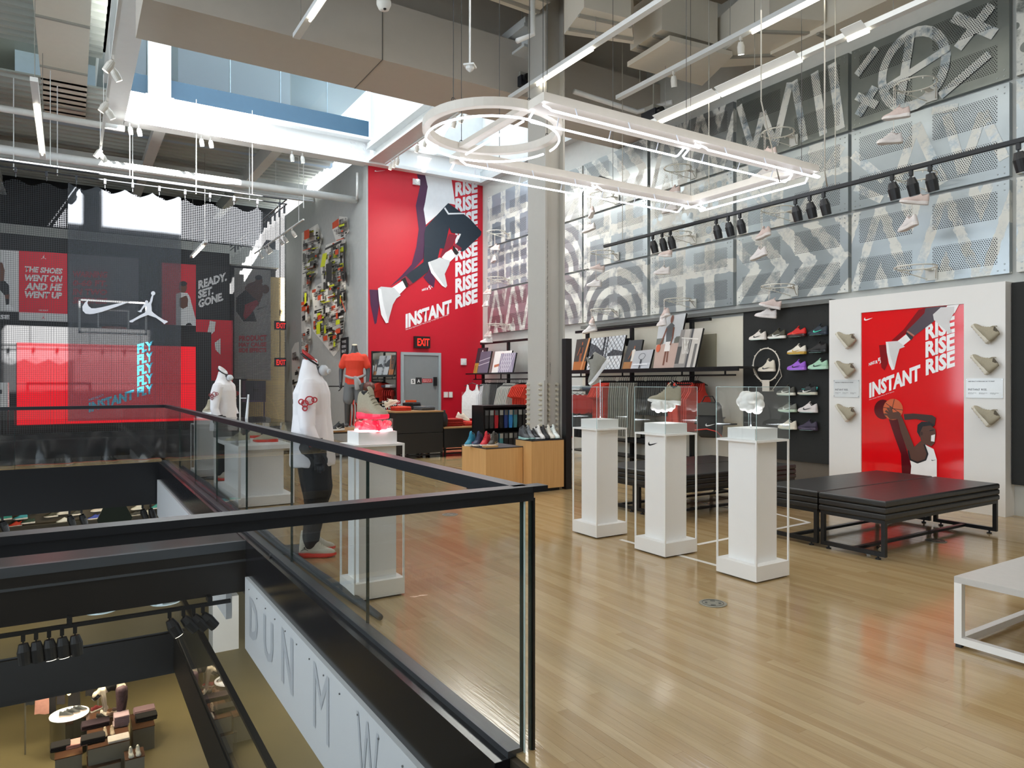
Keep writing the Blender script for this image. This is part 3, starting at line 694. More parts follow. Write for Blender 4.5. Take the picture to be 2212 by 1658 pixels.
# ---------------------------------------------------------------- perforated, painted metal panels of the right wall
def paint_node(t, kind, P, seed):
    """mask 0..1 of white paint strokes on a sheet; P is the panel-local position (u along the sheet, v up, metres)"""
    L = t.links
    def math(op, a, b=None, c=None):
        n = nn(t, 'ShaderNodeMath', operation=op)
        for i, q in enumerate((a, b, c)):
            if q is None: continue
            if isinstance(q, (int, float)): n.inputs[i].default_value = q
            else: L.new(q, n.inputs[i])
        return n.outputs[0]
    sp = nn(t, 'ShaderNodeSeparateXYZ'); L.new(P, sp.inputs[0])
    nz = nn(t, 'ShaderNodeTexNoise'); nz.inputs['Scale'].default_value = 9; nz.inputs['Detail'].default_value = 4
    av = nn(t, 'ShaderNodeVectorMath', operation='ADD'); L.new(P, av.inputs[0]); av.inputs[1].default_value = (seed*3.1, seed*1.7, 0); L.new(av.outputs[0], nz.inputs['Vector'])
    wob = math('MULTIPLY', math('SUBTRACT', nz.outputs['Fac'], .5), .09)
    u = math('ADD', sp.outputs[0], wob); v = math('ADD', sp.outputs[1], wob)
    if kind == 'rings':
        r = math('POWER', math('ADD', math('POWER', math('SUBTRACT', u, .93), 2), math('POWER', math('SUBTRACT', v, .0), 2)), .5)
        k = math('GREATER_THAN', math('FRACT', math('MULTIPLY', r, 3.0)), .50)
    elif kind == 'stripes':
        k = math('GREATER_THAN', math('FRACT', math('ADD', math('MULTIPLY', u, 2.1), math('MULTIPLY', math('ABSOLUTE', math('SUBTRACT', v, .5)), 1.8))), .52)
    elif kind == 'dots':
        vo = nn(t, 'ShaderNodeTexVoronoi', feature='F1'); vo.inputs['Scale'].default_value = 5.2; L.new(av.outputs[0], vo.inputs['Vector'])
        k = math('GREATER_THAN', vo.outputs['Distance'], .34)
    elif kind == 'stars':
        a = math('ABSOLUTE', math('SUBTRACT', math('FRACT', math('MULTIPLY', u, 3.0)), .5)); b_ = math('ABSOLUTE', math('SUBTRACT', math('FRACT', math('MULTIPLY', v, 3.0)), .5))
        k = math('LESS_THAN', math('MINIMUM', math('MULTIPLY', math('ADD', a, b_), .45), math('MINIMUM', a, b_)), .13)
    elif kind == 'bars':
        a = math('LESS_THAN', math('FRACT', math('MULTIPLY', u, 1.55)), .34); b_ = math('LESS_THAN', math('FRACT', math('ADD', math('MULTIPLY', v, 1.3), .3)), .28)
        k = math('MAXIMUM', a, b_)
    elif kind in ('plain', 'solid'): k = math('MULTIPLY', u, 0.0); k = math('ADD', k, 0.0 if kind == 'plain' else 1.0)
    else:   # zigzag
        z = math('ABSOLUTE', math('SUBTRACT', math('FRACT', math('MULTIPLY', u, 1.25)), .5))
        k = math('LESS_THAN', math('FRACT', math('ADD', math('MULTIPLY', v, 1.1), math('MULTIPLY', z, 2.6))), .38)
    n2 = nn(t, 'ShaderNodeTexNoise'); n2.inputs['Scale'].default_value = 3.2; n2.inputs['Detail'].default_value = 8; n2.inputs['Roughness'].default_value = .75
    L.new(av.outputs[0], n2.inputs['Vector'])
    dry = nn(t, 'ShaderNodeMapRange'); dry.inputs[1].default_value = .38; dry.inputs[2].default_value = .52; L.new(n2.outputs['Fac'], dry.inputs[0])
    return math('MULTIPLY', k, dry.outputs[0]), math
PMATS = {}
def panel_mat(kind, seed, base, tint):
    key = (kind, seed)
    if key in PMATS: return PMATS[key]
    m, t, b, out = newmat('panel_%s_%d' % (kind, seed)); L = t.links
    tc = nn(t, 'ShaderNodeTexCoord'); mask, math = paint_node(t, kind, tc.outputs['Object'], seed)
    sp = nn(t, 'ShaderNodeSeparateXYZ'); L.new(tc.outputs['Object'], sp.inputs[0]); u, v = sp.outputs[0], sp.outputs[1]
    pt = .025                                                # round holes, 19 mm apart, rows staggered
    rv = math('DIVIDE', v, pt*.87); row = math('FLOOR', rv)
    uu = math('ADD', math('DIVIDE', u, pt), math('MULTIPLY', math('MODULO', row, 2), .5))
    fu = math('SUBTRACT', math('FRACT', uu), .5); fv = math('MULTIPLY', math('SUBTRACT', math('FRACT', rv), .5), .87)
    hole = math('LESS_THAN', math('ADD', math('MULTIPLY', fu, fu), math('MULTIPLY', fv, fv)), .088)
    iu = math('MAXIMUM', math('LESS_THAN', math('ABSOLUTE', math('SUBTRACT', u, .46)), .35), math('LESS_THAN', math('ABSOLUTE', math('SUBTRACT', u, 1.412)), .358))
    iv = math('MAXIMUM', math('LESS_THAN', math('ABSOLUTE', math('SUBTRACT', v, .27)), .155), math('LESS_THAN', math('ABSOLUTE', math('SUBTRACT', v, .79)), .158))
    hole = math('MULTIPLY', hole, math('MULTIPLY', iu, iv))
    nz = nn(t, 'ShaderNodeTexNoise'); nz.inputs['Scale'].default_value = 2.0; nz.inputs['Detail'].default_value = 3; L.new(tc.outputs['Object'], nz.inputs['Vector'])
    m1 = nn(t, 'ShaderNodeMix', data_type='RGBA'); m1.inputs[6].default_value = (*lin(base), 1); m1.inputs[7].default_value = (*lin(tint), 1); L.new(nz.outputs['Fac'], m1.inputs[0])
    m2 = nn(t, 'ShaderNodeMix', data_type='RGBA'); L.new(mask, m2.inputs[0]); L.new(m1.outputs[2], m2.inputs[6]); m2.inputs[7].default_value = (*lin('#dadbd4'), 1)
    m3 = nn(t, 'ShaderNodeMix', data_type='RGBA'); L.new(hole, m3.inputs[0]); L.new(m2.outputs[2], m3.inputs[6]); m3.inputs[7].default_value = (.006, .006, .006, 1)
    L.new(m3.outputs[2], b.inputs['Base Color'])
    inv = math('SUBTRACT', 1, math('MAXIMUM', mask, hole)); L.new(math('MULTIPLY', inv, .6), b.inputs['Metallic'])
    L.new(math('ADD', math('MULTIPLY', math('SUBTRACT', 1, inv), .25), .30), b.inputs['Roughness'])
    PMATS[key] = m; return m
XP = 8.97
COLY = [(15.42, 'in the far corner'), (13.43, 'behind the steel column'), (11.49, 'first right of the steel column'), (9.52, 'second right of the steel column'),
        (7.56, 'above the black shoe wall'), (5.62, 'above the white poster wall'), (3.66, 'at the right picture edge')]
KIND = [['zigzag', 'stars', 'bars'], ['rings', 'rings', 'stripes'], ['rings', 'bars', 'stripes'], ['bars', 'dots', 'zigzag'], ['stripes', 'bars', 'plain'], ['zigzag', 'plain', 'plain'], ['bars', 'stripes', 'dots']]
ROWN = ['bottom row', 'middle row', 'top row']
RAILB = M('#d9d7cc', .35); GALV = M('#9aa0a0', .35, .6)
sheet = None
def local_panel(y, z):      # u runs to the viewer's right (-Y), v up, w into the room
    return Matrix(((0, 0, -1, XP), (-1, 0, 0, y), (0, 1, 0, z), (0, 0, 0, 1)))
for ci, (yl, where) in enumerate(COLY):
    for ri in range(3):
        z0 = 2.735+ri*1.098; h = 1.055
        if ri == 2 and ci == 0: h = 1.25
        mw = local_panel(yl, z0); kd = KIND[ci][ri]
        base, tint = [('#9ba3a4', '#b3bcc0'), ('#939c9f', '#aeb8bd'), ('#7f8486', '#9fa5a5')][ri]
        if ci == 0: base, tint = ('#9b7f88', '#b3a6ae') if ri == 0 else ('#9fa9b4', '#b0bac4')
        if ci in (4, 5, 6) and ri == 2: base, tint = '#6f7676', '#979c96'
        t = thing('perforated_panel', 'painted perforated panel, %s, %s' % (ROWN[ri], where), 'wall panel', group='painted metal panels of the right wall', mw=mw)
        pass
        b = B(); b.box(0, 1.89, 0, h, -.075, 0); b.build('sheet', panel_mat(kd, ci*3+ri, base, tint), t, local=True)
        b = B()
        for uu in (.05, .12, 1.77, 1.84):
            for vv in (.04, .11, h-.11, h-.04):
                if (uu in (.12, 1.77)) != (vv in (.11, h-.11)) or (uu in (.05, 1.84) and vv in (.04, h-.04)):
                    b.cyl((uu, vv, 0), (uu, vv, .006), .009, n=6)
        b.build('bolt', GALV, t, local=True)
# painted strokes on the biggest sheets: brushed white shapes, each a thin film of paint
PAINTW = M('#dbddd8', .5, var=.08, scale=4)
def paint(ci, ri, polys):
    yl = COLY[ci][0]; z0 = 2.735+ri*1.098
    for o in bpy.data.objects:
        if o.name.startswith('perforated_panel') and abs(o.matrix_world.translation.y-yl) < .01 and abs(o.matrix_world.translation.z-z0) < .01: par = o
    b = B()
    for k, P in enumerate(polys): b.poly([(p[0], p[1], .0015+k*.0004) for p in P])
    b.build('painted_mark', panel_mat('solid', 77, '#8d9aa4', '#abbac4'), par, local=True, tri=True)
def bow(cx, cy, rx, ry, w_, a0=0, a1=2*pi, n=26):
    o = [(cx+rx*cos(a0+(a1-a0)*i/n), cy+ry*sin(a0+(a1-a0)*i/n)) for i in range(n+1)]; k = 1-w_/rx
    return [[o[i], o[i+1], (cx+(o[i+1][0]-cx)*k, cy+(o[i+1][1]-cy)*k), (cx+(o[i][0]-cx)*k, cy+(o[i][1]-cy)*k)] for i in range(n)]
S_ = stroke
paint(5, 2, bow(.82, .50, .45, .52, .11)+[S_((.66, .10), (.80, .98), .11), S_((.40, .36), (1.25, .60), .09), S_((1.30, .95), (1.75, .55), .12), S_((1.35, .55), (1.72, .90), .12), S_((.08, .70), (.36, .95), .10), S_((.10, .15), (.34, .45), .12), S_((.08, .42), (.36, .20), .10), S_((1.15, .05), (1.7, .35), .10)])
paint(4, 2, [S_((.05, .95), (.32, .12), .11), S_((.32, .12), (.50, .70), .11), S_((.50, .70), (.72, .12), .11), S_((.72, .12), (.98, .98), .12), S_((1.05, .98), (1.22, .05), .11), S_((1.38, .98), (1.52, .05), .12), S_((1.65, 1.0), (1.78, .05), .13)])
paint(5, 1, [S_((.55, .05), (.86, .90), .12), S_((.86, .90), (1.18, .08), .12), S_((.66, .36), (1.08, .36), .09), S_((.02, .75), (.45, .30), .11), S_((.05, .30), (.42, .05), .10), S_((1.22, .90), (1.40, .15), .11), S_((1.40, .15), (1.62, .80), .11), S_((1.62, .80), (1.84, .20), .11), S_((1.05, 1.0), (1.35, .95), .09)])
paint(4, 1, [S_((.10, .9), (.75, .12), .13), S_((1.15, .12), (1.8, .92), .13)])
# ---------------------------------------------------------------- basketball rims with hanging shoes
def rim_at(y, z, label, group='white rims on the painted panels'):
    """rim on the wall at y, z (its plate), ring horizontal towards the room"""
    t = thing('basketball_hoop', label, 'basketball rim', (XP, y, z), group=group); R = .225; cx = XP-.15-R
    b = B(); b.box(XP-.02, XP-.001, y-.07, y+.07, z-.13, z+.03); b.build('mounting_plate', M('#cfd0ca', .4), t)
    b = B(); b.tube([(cx+R*cos(a*2*pi/32), y+R*sin(a*2*pi/32), z) for a in range(32)], .0085, 6, closed=True); b.build('ring', RAILB, t, smooth=True)
    b = B(); b.bar((XP-.02, y, z-.005), (cx+R, y, z-.002), .06, .012)
    for s_ in (-1, 1): b.tube([(XP-.02, y+s_*.05, z-.11), (cx+R*.2, y+s_*R*.97, z-.012)], .006, 5)
    b.build('brace', RAILB, t)
    b = B()
    for k in range(10): a = k*2*pi/10+.2; b.bar((cx+R*cos(a), y+R*sin(a), z-.008), (cx+R*cos(a), y+R*sin(a), z-.028), .012, .006)
    b.build('net_hooks', RAILB, t, kind='stuff'); return cx, R
PINK = '#dcc9c2'; PINKW = '#e4dfdd'
LACE = M('#e6dfd4', .7)
def hang(y, z, drops, cx, R, ang, where):
    """a pair of sneakers tied together and slung over the ring"""
    rx_, ry_ = cx+R*cos(ang), y+R*sin(ang)
    b = B(); b.tube([(rx_, ry_-.012, z-drops[0]+.05), (rx_, ry_-.010, z+.006), (rx_, ry_, z+.014), (rx_, ry_+.010, z+.006), (rx_+.01, ry_+.012, z-drops[1]+.05)], .0035, 4)
    tag(b.build('shoelace', LACE), 'pale laces over the rim ' + where, 'shoelace')
    for k, (d, nm) in enumerate(zip(drops, ('upper', 'lower'))):
        a = random.uniform(.9, 2.3) + k*.25; tilt = random.uniform(-.25, .25)
        sneaker('hanging_sneaker', '%s pale sneaker hung on rim %s' % (nm, where),
                frame(V((rx_, ry_+(.06 if k else -.02), z-d-.04)), (cos(a), sin(a), tilt), (0, -tilt, 1)) @ Matrix.Translation((-.15, 0, -.05)), PINK if k == 0 else PINKW, '#ece6e3', group='pale sneakers hanging by their laces', lining='#b9a9a4', size=1.0)
random.seed(11)
for ci, (yl, where) in enumerate(COLY[:6]):
    if ci == 1: continue
    for ri in range(3):
        y = yl-1.05; z = 2.735+ri*1.098+.15; w_ = '%s, %s' % (ROWN[ri], where)
        cx, R = rim_at(y, z, 'white rim on the panel ' + w_)
        if (ci, ri) in ((5, 0),): continue
        ang = [2.2, 2.6, 1.2, 2.0, 2.9, 3.5][(ci*2+ri) % 6]
        hang(y, z, (.30, .58) if ri else (.20, .34), cx, R, ang, w_)
# ---------------------------------------------------------------- white poster wall
XB = 8.83
t = tb = thing('poster_wall', 'free-standing white wall with the tall red action poster', 'display wall', (XB+.1, 4.8, 0))
zt0, zt1 = .31, 2.42; yl, yr = atX(1860, 800, XB).y, atX(2082, 800, XB).y
b = B(); y0, y1 = 3.71, 5.86; h = 2.63
b.box(XB, XW-.002, y0, yr, 0, h); b.box(XB, XW-.002, yl, y1, 0, h); b.box(XB, XW-.002, yr, yl, zt1, h); b.box(XB, XW-.002, yr, yl, 0, zt0); b.box(XB+.03, XW-.002, yr, yl, zt0, zt1)
b.build('panel_body', M('#ebe9e4', .4, var=.01), t)
RP = M('#e8131a', .08, var=.02, coat=.6); RWALL = RP
Z5 = zm(1560, 620, 3.393)
f5 = lambda a, c_, k: atX(*Z5(a, c_), XB+.028-k)
b = B(); b.box(XB+.014, XB+.029, yr+.002, yl-.002, zt0+.002, zt1-.002); pst = b.build('red_poster', RP, t)
DK = M('#8d0f18', .1, coat=.6); LEG = M('#4a3b43', .3); SKIN = M('#5c3a2c', .35); SKN2 = M('#3f271f', .35); WHT = M('#f6f4f2', .2); SHG = M('#d9d6d4', .3); ORG = M('#d5673a', .4); BLK2 = M('#1c1a1c', .3); TAPE = M('#b0705c', .4)
SHD = M('#5d141c', .1, coat=.6)
f5a = lambda a, c_, k: atX(*Z5(a, c_), XB+.0125-k)
TW = M('#fbf9f8', .15)
def t5(s, bl, br, tl, k=.001, **kw): text(s, TW, f5a(*bl, k), f5a(*br, k), f5a(*tl, k), pst, **kw)
for s_, bl, br, tl in (('RISE', (1490, 392), (1705, 330), (1490, 272)), ('RISE', (1490, 520), (1705, 455), (1490, 400)), ('RISE', (1492, 650), (1706, 580), (1492, 530)),
                      ('INSTANT', (1078, 814), (1452, 682), (1078, 702))): t5(s_, bl, br, tl, bold=.045)
t5('NIKE', (1075, 578), (1118, 560), (1075, 556), bold=.03)
for ch, (x_, y_) in zip('REACT', ((1124, 562), (1143, 543), (1153, 562), (1170, 540), (1187, 533))): t5(ch, (x_, y_), (x_+17, y_-6), (x_, y_-24), bold=.04)
t5('Nike React Hyperdunk 2017 Flyknit.', (1078, 830), (1262, 768), (1078, 822), bold=.0)
L5 = [(DK, [(1440, 165), (1490, 150), (1480, 195), (1400, 280), (1350, 335), (1280, 395), (1240, 392), (1330, 310)]), (DK, [(1150, 425), (1205, 420), (1212, 560), (1190, 610), (1168, 590)]),
      (SHD, [(1215, 950), (1285, 965), (1350, 1190), (1385, 1310), (1380, 1372), (1318, 1368), (1310, 1220), (1262, 1090)]), (SHD, circ(1178, 895, 64, 72)),
      (LEG, [(1490, 152), (1645, 137), (1562, 198), (1552, 250), (1402, 362), (1350, 322), (1412, 262), (1482, 190)]), (TAPE, [(1360, 318), (1410, 352), (1404, 362), (1352, 328)]),
      (BLK2, [(1352, 328), (1402, 366), (1384, 390), (1345, 345)]), (WHT, [(1348, 345), (1380, 385), (1322, 432), (1284, 396)]),
      (SHG, [(1199, 400), (1286, 394), (1340, 436), (1300, 452), (1282, 515), (1262, 602), (1244, 608), (1224, 560), (1208, 480)]), (WHT, [(1199, 400), (1216, 404), (1232, 500), (1262, 602), (1244, 608), (1222, 560), (1207, 480)]),
      (WHT, [(1738, 124), (1704, 190), (1640, 152), (1650, 134)]), (SHG, [(1545, 200), (1602, 148), (1702, 142), (1698, 192), (1672, 232), (1662, 262), (1680, 330), (1664, 342), (1602, 282), (1552, 240)]),
      (ORG, circ(1252, 895, 73, 78)), (BLK2, stroke((1200, 850), (1310, 930), 4)), (BLK2, stroke((1182, 880), (1325, 900), 4)), (BLK2, stroke((1262, 820), (1230, 960), 4)),
      (SKN2, [(1330, 930), (1400, 925), (1540, 938), (1566, 956), (1558, 1015), (1530, 990), (1420, 965), (1336, 972)]),
      (SKIN, [(1204, 936), (1240, 918), (1296, 912), (1322, 962), (1372, 1080), (1412, 1180), (1400, 1262), (1352, 1184), (1310, 1062), (1286, 966), (1230, 968)])]
for k, (x_, y_) in enumerate(((1188, 930), (1196, 905), (1212, 885), (1232, 872))): L5.append((SKIN, stroke((1250, 940), (x_, y_), 15)))
L5 += [(BLK2, [(1432, 1008), (1462, 985), (1520, 986), (1556, 1010), (1540, 1028), (1470, 1060), (1450, 1100), (1428, 1060)]),
       (SKIN, [(1470, 1020), (1528, 1012), (1562, 1040), (1566, 1075), (1555, 1142), (1532, 1166), (1492, 1150), (1455, 1118), (1448, 1070)]), (WHT, [(1532, 1086), (1560, 1078), (1556, 1132), (1530, 1128)]), (SKN2, circ(1462, 1072, 10, 14)), (BLK2, stroke((1520, 1052), (1552, 1046), 6)),
       (SKIN, [(1368, 1200), (1412, 1165), (1462, 1120), (1502, 1160), (1522, 1210), (1502, 1275), (1430, 1285), (1376, 1262)]),
       (WHT, [(1360, 1190), (1376, 1262), (1430, 1286), (1490, 1266), (1506, 1222), (1478, 1148), (1550, 1186), (1573, 1262), (1573, 1392), (1380, 1378), (1386, 1310)])]
for p, q in (((1362, 1196), (1378, 1262)), ((1376, 1262), (1432, 1286)), ((1430, 1286), (1492, 1264)), ((1490, 1266), (1506, 1220)), ((1506, 1222), (1480, 1150))): L5.append((BLK2, stroke(p, q, 12)))
L5.append((BLK2, [(1534+a*34, 1262-c_*34+10) for a, c_ in SWN])); L5.append((TW, [(1040+a*64, 245-c_*78) for a, c_ in SWN]))
decal('printed_player', L5, f5a, pst, step=.0004, base=.002)
# info plates
for (px0, py0, px1, py1, lab) in ((1801, 820, 1856, 858, 'left clear info plate reading INSTANT RISE.'), (2087, 817, 2167, 860, 'right clear info plate reading INSTANT RISE.')):
    a, c_ = atX(px0, py0, XB-.006), atX(px1, py1, XB-.006); t = thing('info_plate', lab, 'sign', (XB-.006, (a.y+c_.y)/2, c_.z))
    b = B(); b.box(XB-.008, XB-.002, c_.y, a.y, c_.z, a.z); b.build('clear_plate', M('#e3e6e5', .1, coat=.5), t)
    w_, h_ = a.y-c_.y, a.z-c_.z; g = lambda u, v_: V((XB-.0086, a.y-w_*u, c_.z+h_*v_)); dk = M('#33363a', .5)
    text('INSTANT RISE.', dk, g(.06, .38), g(.58, .38), g(.06, .48), t, bold=.01); text('NIKE REACT HYPERDUNK 2017 FLYKNIT', dk, g(.06, .82), g(.78, .82), g(.06, .87), t)
    for k in range(3): text('lightweight cushioning\nfor every game', dk, g(.06+k*.3, .18), g(.28+k*.3, .18), g(.06+k*.3, .28), t, bold=0)
    b = B()
    for u, v_ in ((.02, .06), (.98, .06), (.02, .94), (.98, .94)): p = g(u, v_); b.cyl(p, p-V((.003, 0, 0)), .005, n=8)
    b.build('standoff', CHROME, t)
# beige sneakers mounted toe-up, three either side of the poster
BUB = M('#d8d2c2', .6, var=.08)
for i, (px_, py_, lab) in enumerate(((1829, 727, 'left of the poster, top'), (1827, 790, 'left of the poster, second from top'), (1828, 884, 'left of the poster, below the info plate'),
                                     (2131, 711, 'right of the poster, top'), (2129, 778, 'right of the poster, second from top'), (2132, 890, 'right of the poster, below the info plate'))):
    c = atX(px_, py_, XB-.06); dirr = V((.05, .62, .78)); up = V((0, -.78, .62))
    s_ = sneaker('mounted_sneaker', 'beige bubble-soled sneaker fixed toe-up ' + lab, frame(c, dirr, up) @ Matrix.Translation((-.14, 0, -.09)), BEIGE, BUB, lace='#c9bfa5', kind='high', size=.93, group='beige sneakers on the white poster wall', lining='#5d5546')
    b = B()
    for x_ in (.02, .06, .105, .15, .195, .24, .28): b.ell((x_, 0, .008), .024, .043, .022, 10, 6)
    b.build('sole_bubbles', BUB, s_, local=True, smooth=True)
    # ---------------------------------------------------------------- black shoe wall
XD = 8.95
ya, yb = 7.41, 5.90
t = thing('shoe_wall', 'charcoal pegboard wall hung with two columns of sneakers', 'display wall', (XD, (ya+yb)/2, .36))
b = B(); b.box(XD, XD+.05, yb, ya, .36, 2.62); b.build('board', DARKW, t)
b = B()
for i in range(10):
    for j in range(11): p = V((XD, yb+.1+i*.14+(j % 2)*.04, .5+j*.2)); b.cyl(p, p-V((.0015, 0, 0)), .006, n=6)
b.build('peg_hole', M('#060606', .9), t)
b = B(); b.box(8.99, XW-.001, yb-.5, ya+.4, .0, .355); struct('trim_wall_base', b, M('#6a6257', .6))
def wall_shoe(px_, py_, up, sole, mark, lab, lace=None, kind='low', X=XD, tongue=None):
    c = atX(px_, py_, X-.07)
    s_ = sneaker('wall_sneaker', lab, frame(c, (-.10, 1, 0), (0, 0, 1)) @ Matrix.Translation((-.15, 0, 0)), up, sole, mark, lace, kind, size=.97, group='sneakers on the black shoe wall', tongue=tongue)
    b = B(); b.box(.06, .24, -.045, .07, -.004, -.001); b.build('clear_ledge', EDGE, s_, local=True)
    return s_
for a in ((1636, 734, '#e6dcd2', '#efe7df', '#1b1b1b', 'cream sneaker with a black mark, top row, leftmost'), (1677, 731, '#4a4636', '#efe9e0', '#f0eee8', 'olive sneaker with a white sole, top row'),
          (1720, 727, '#d8221c', '#3a1512', '#e8533c', 'bright red sneaker, top row'), (1766, 723, '#28323c', '#1c2836', '#46d9b8', 'dark navy sneaker with a mint mark, top row right'),
          (1720, 765, '#e9e1d2', '#c79b3c', '#c9a24a', 'cream and gold sneaker, second row'), (1765, 761, '#1f1d1b', '#141414', None, 'all-black sneaker, second row'),
          (1720, 799, '#9a5ccc', '#a96bd8', '#231a30', 'purple sneaker, third row'), (1766, 797, '#a4ccb0', '#b8d8c0', '#222b26', 'mint green sneaker, third row'),
          (1697, 853, '#4d4b42', '#e4dfd0', '#e9e6dc', 'olive grey knit sneaker, fourth row behind the glass case'), (1743, 852, '#24292a', '#cfc8b4', '#e9e6dc', 'black sneaker with a turquoise strap, fourth row'),
          (1700, 889, '#77776d', '#bccdb4', '#e0e4dc', 'grey-green knit sneaker, fifth row'), (1744, 890, '#ddd4d0', '#e6dcd8', '#1a1a1a', 'off-white sneaker with a large black mark, fifth row'),
          (1700, 926, '#e2d8c4', '#ece2cf', '#d0d4da', 'cream sneaker, bottom row'), (1744, 928, '#3c3347', '#4b3f52', None, 'ribbed purple-black sneaker, bottom row')):
    s_ = wall_shoe(*a)
    if 'turquoise' in a[5]:
        b = B(); b.bar((.17, -.047, .04), (.19, .047, .085), .05, .004); b.bar((.005, 0, .07), (-.004, 0, .115), .014); b.build('strap', M('#4fc6bd', .5), s_, local=True)
c = atX(1655, 802, XD-.08)
sneaker('wall_sneaker', 'cream high-top sneaker framed by the upright white rim', frame(c, (-.1, 1, 0), (0, 0, 1)) @ Matrix.Translation((-.15, 0, 0)), '#ddd3c0', '#ece2d2', '#2a2a2a', kind='high', size=.95, group='sneakers on the black shoe wall')
# upright rim around it
o = atX(1655, 788, XD-.10); t = thing('upright_hoop', 'white basketball rim fixed upright on the black shoe wall', 'basketball rim', o); R = .235
b = B(); b.tube([V((o.x, o.y+R*cos(a*2*pi/36), o.z+R*1.06*sin(a*2*pi/36))) for a in range(36)], .010, 6, closed=True); b.build('ring', M('#e8dfd0', .35), t, smooth=True)
b = B(); b.box(o.x-.012, o.x+.0, o.y-.062, o.y+.062, o.z-R-.16, o.z-R+.01); b.box(o.x, XD-.002, o.y-.062, o.y+.062, o.z-R-.16, o.z-R-.14); b.build('mounting_plate', M('#e6ddcf', .4), t)
b = B(); 
for sg in (-1, 1): b.tube([(o.x, o.y+sg*R*.99, o.z-.03), (XD-.02, o.y+sg*(R*.9), o.z-.17), (XD-.02, o.y+sg*.05, o.z-R-.14)], .006, 5)
b.build('brace', M('#e8dfd0', .35), t)
b = B()
for k in range(11): a = k*2*pi/11; p = V((o.x, o.y+R*cos(a), o.z+R*1.06*sin(a))); b.bar(p, p+V((0, .02*cos(a), .02*sin(a))), .012, .008)
b.build('net_hooks', M('#e8dfd0', .35), t, kind='stuff')
# next dark wall bay at the right edge
t = thing('shoe_wall', 'dark pegboard wall bay at the far right edge of the picture', 'display wall', (XD, 3.0, .36))
b = B(); b.box(XD, XD+.05, 2.2, 3.70, .36, 2.62); b.build('board', DARKW, t)
b = B()
for i in range(4):
    for j in range(13): p = V((XD, 3.35-i*.14, .5+j*.17)); b.cyl(p, p-V((.0015, 0, 0)), .006, n=6)
b.build('peg_hole', M('#060606', .9), t)
# lowest strip of wall under the panels: a pale ledge and frame outline
b = B(); b.box(8.90, XW-.001, 5.9, 11.5, 2.60, 2.66); struct('trim_panel_ledge', b, M('#6b6c68', .6))
# ---------------------------------------------------------------- steel H column with its quotation
COLM = M('#b9b6ae', .45, var=.03)
c0 = atY(1142, 600, 8.42); c1 = atY(1220, 600, 8.42)
ca = atY(1178, 600, 8.42).x; cb_ = c1.x; cy0 = 8.42; cy1 = 8.88
t = thing('steel_column', 'grey riveted steel column with a vertical printed quotation', 'column', ((ca+cb_)/2, 8.65, 0))
b = B(); b.box(ca, ca+.03, cy0, cy1, 0, 7.8); b.build('flange', COLM, t)
b = B(); b.box(cb_-.03, cb_, cy0, cy1, 0, 7.8); b.build('flange', COLM, t)
b = B(); b.box(ca+.03, cb_-.03, cy0+.10, cy0+.13, 0, 7.8); b.build('web', COLM, t)
b = B(); b.box(ca-.022, ca, cy0, cy1, .55, 1.53); b.box(cb_, cb_+.022, cy0, cy1, .55, 1.53); b.box(ca+.06, cb_-.06, cy0+.075, cy0+.10, .55, 1.48); b.build('splice_plate', COLM, t)
BOLT = M('#c9c3b2', .4)
def bolt(p, q):
    b = B(); b.cyl(p, q, .024, .019, 8); return b
k = 0
for i in range(12):
    z = .66+i*.074
    for x_, d in ((ca-.022, -.04), (cb_+.022, .04)):
        for yy in (cy0+.07, cy1-.07):
            b = bolt((x_, yy, z), (x_+d, yy, z)); b.cyl((x_+d, yy, z), (x_+d*1.5, yy, z), .010, n=6); b.build('bolt', BOLT, t)
    for x_ in (ca+.10, cb_-.10): bolt((x_, cy0+.075, z), (x_, cy0+.04, z)).build('bolt', BOLT, t)
INK = M('#5b5852', .6)
yw_ = cy0+.0985; QX = [ca+.105, ca+.155]
def vtext(s, x, z0, z1, w_): text(s, INK, (x, yw_, z0), (x, yw_, z1), (x-w_, yw_, z0), t, bold=.012)
vtext('SACRIFICE. LEAD. DOMINATE.   ANYTHING.   BUT IT\'S NOT WHAT YOU ASK OF ME.   IT\'S WHAT I ASK OF MYSELF.', ca+.115, 1.58, 3.62, .042)
vtext('- LEBRON JAMES', ca+.17, 1.60, 1.80, .022)
vtext('EVERY NIGHT. EVERY GAME. THE GRIND, BLOOD RUN.', ca+.063, 2.60, 3.72, .02)
# maple plinths by the column
OAK = M('#c99a5e', .38, var=.10, scale=3)
def oakmat():
    m, t_, b_, out = newmat('light_oak'); tc = nn(t_, 'ShaderNodeTexCoord'); mp = nn(t_, 'ShaderNodeMapping'); mp.inputs['Scale'].default_value = (26, 26, 1.1)
    nz = nn(t_, 'ShaderNodeTexNoise'); nz.inputs['Scale'].default_value = 1.5; nz.inputs['Detail'].default_value = 4
    cr = nn(t_, 'ShaderNodeValToRGB'); cr.color_ramp.elements[0].color = (*lin('#c39358'), 1); cr.color_ramp.elements[1].color = (*lin('#deb27a'), 1)
    t_.links.new(tc.outputs['Object'], mp.inputs[0]); t_.links.new(mp.outputs[0], nz.inputs[0]); t_.links.new(nz.outputs[0], cr.inputs[0]); t_.links.new(cr.outputs[0], b_.inputs['Base Color']); b_.inputs['Roughness'].default_value = .35; return m
OAK = oakmat()
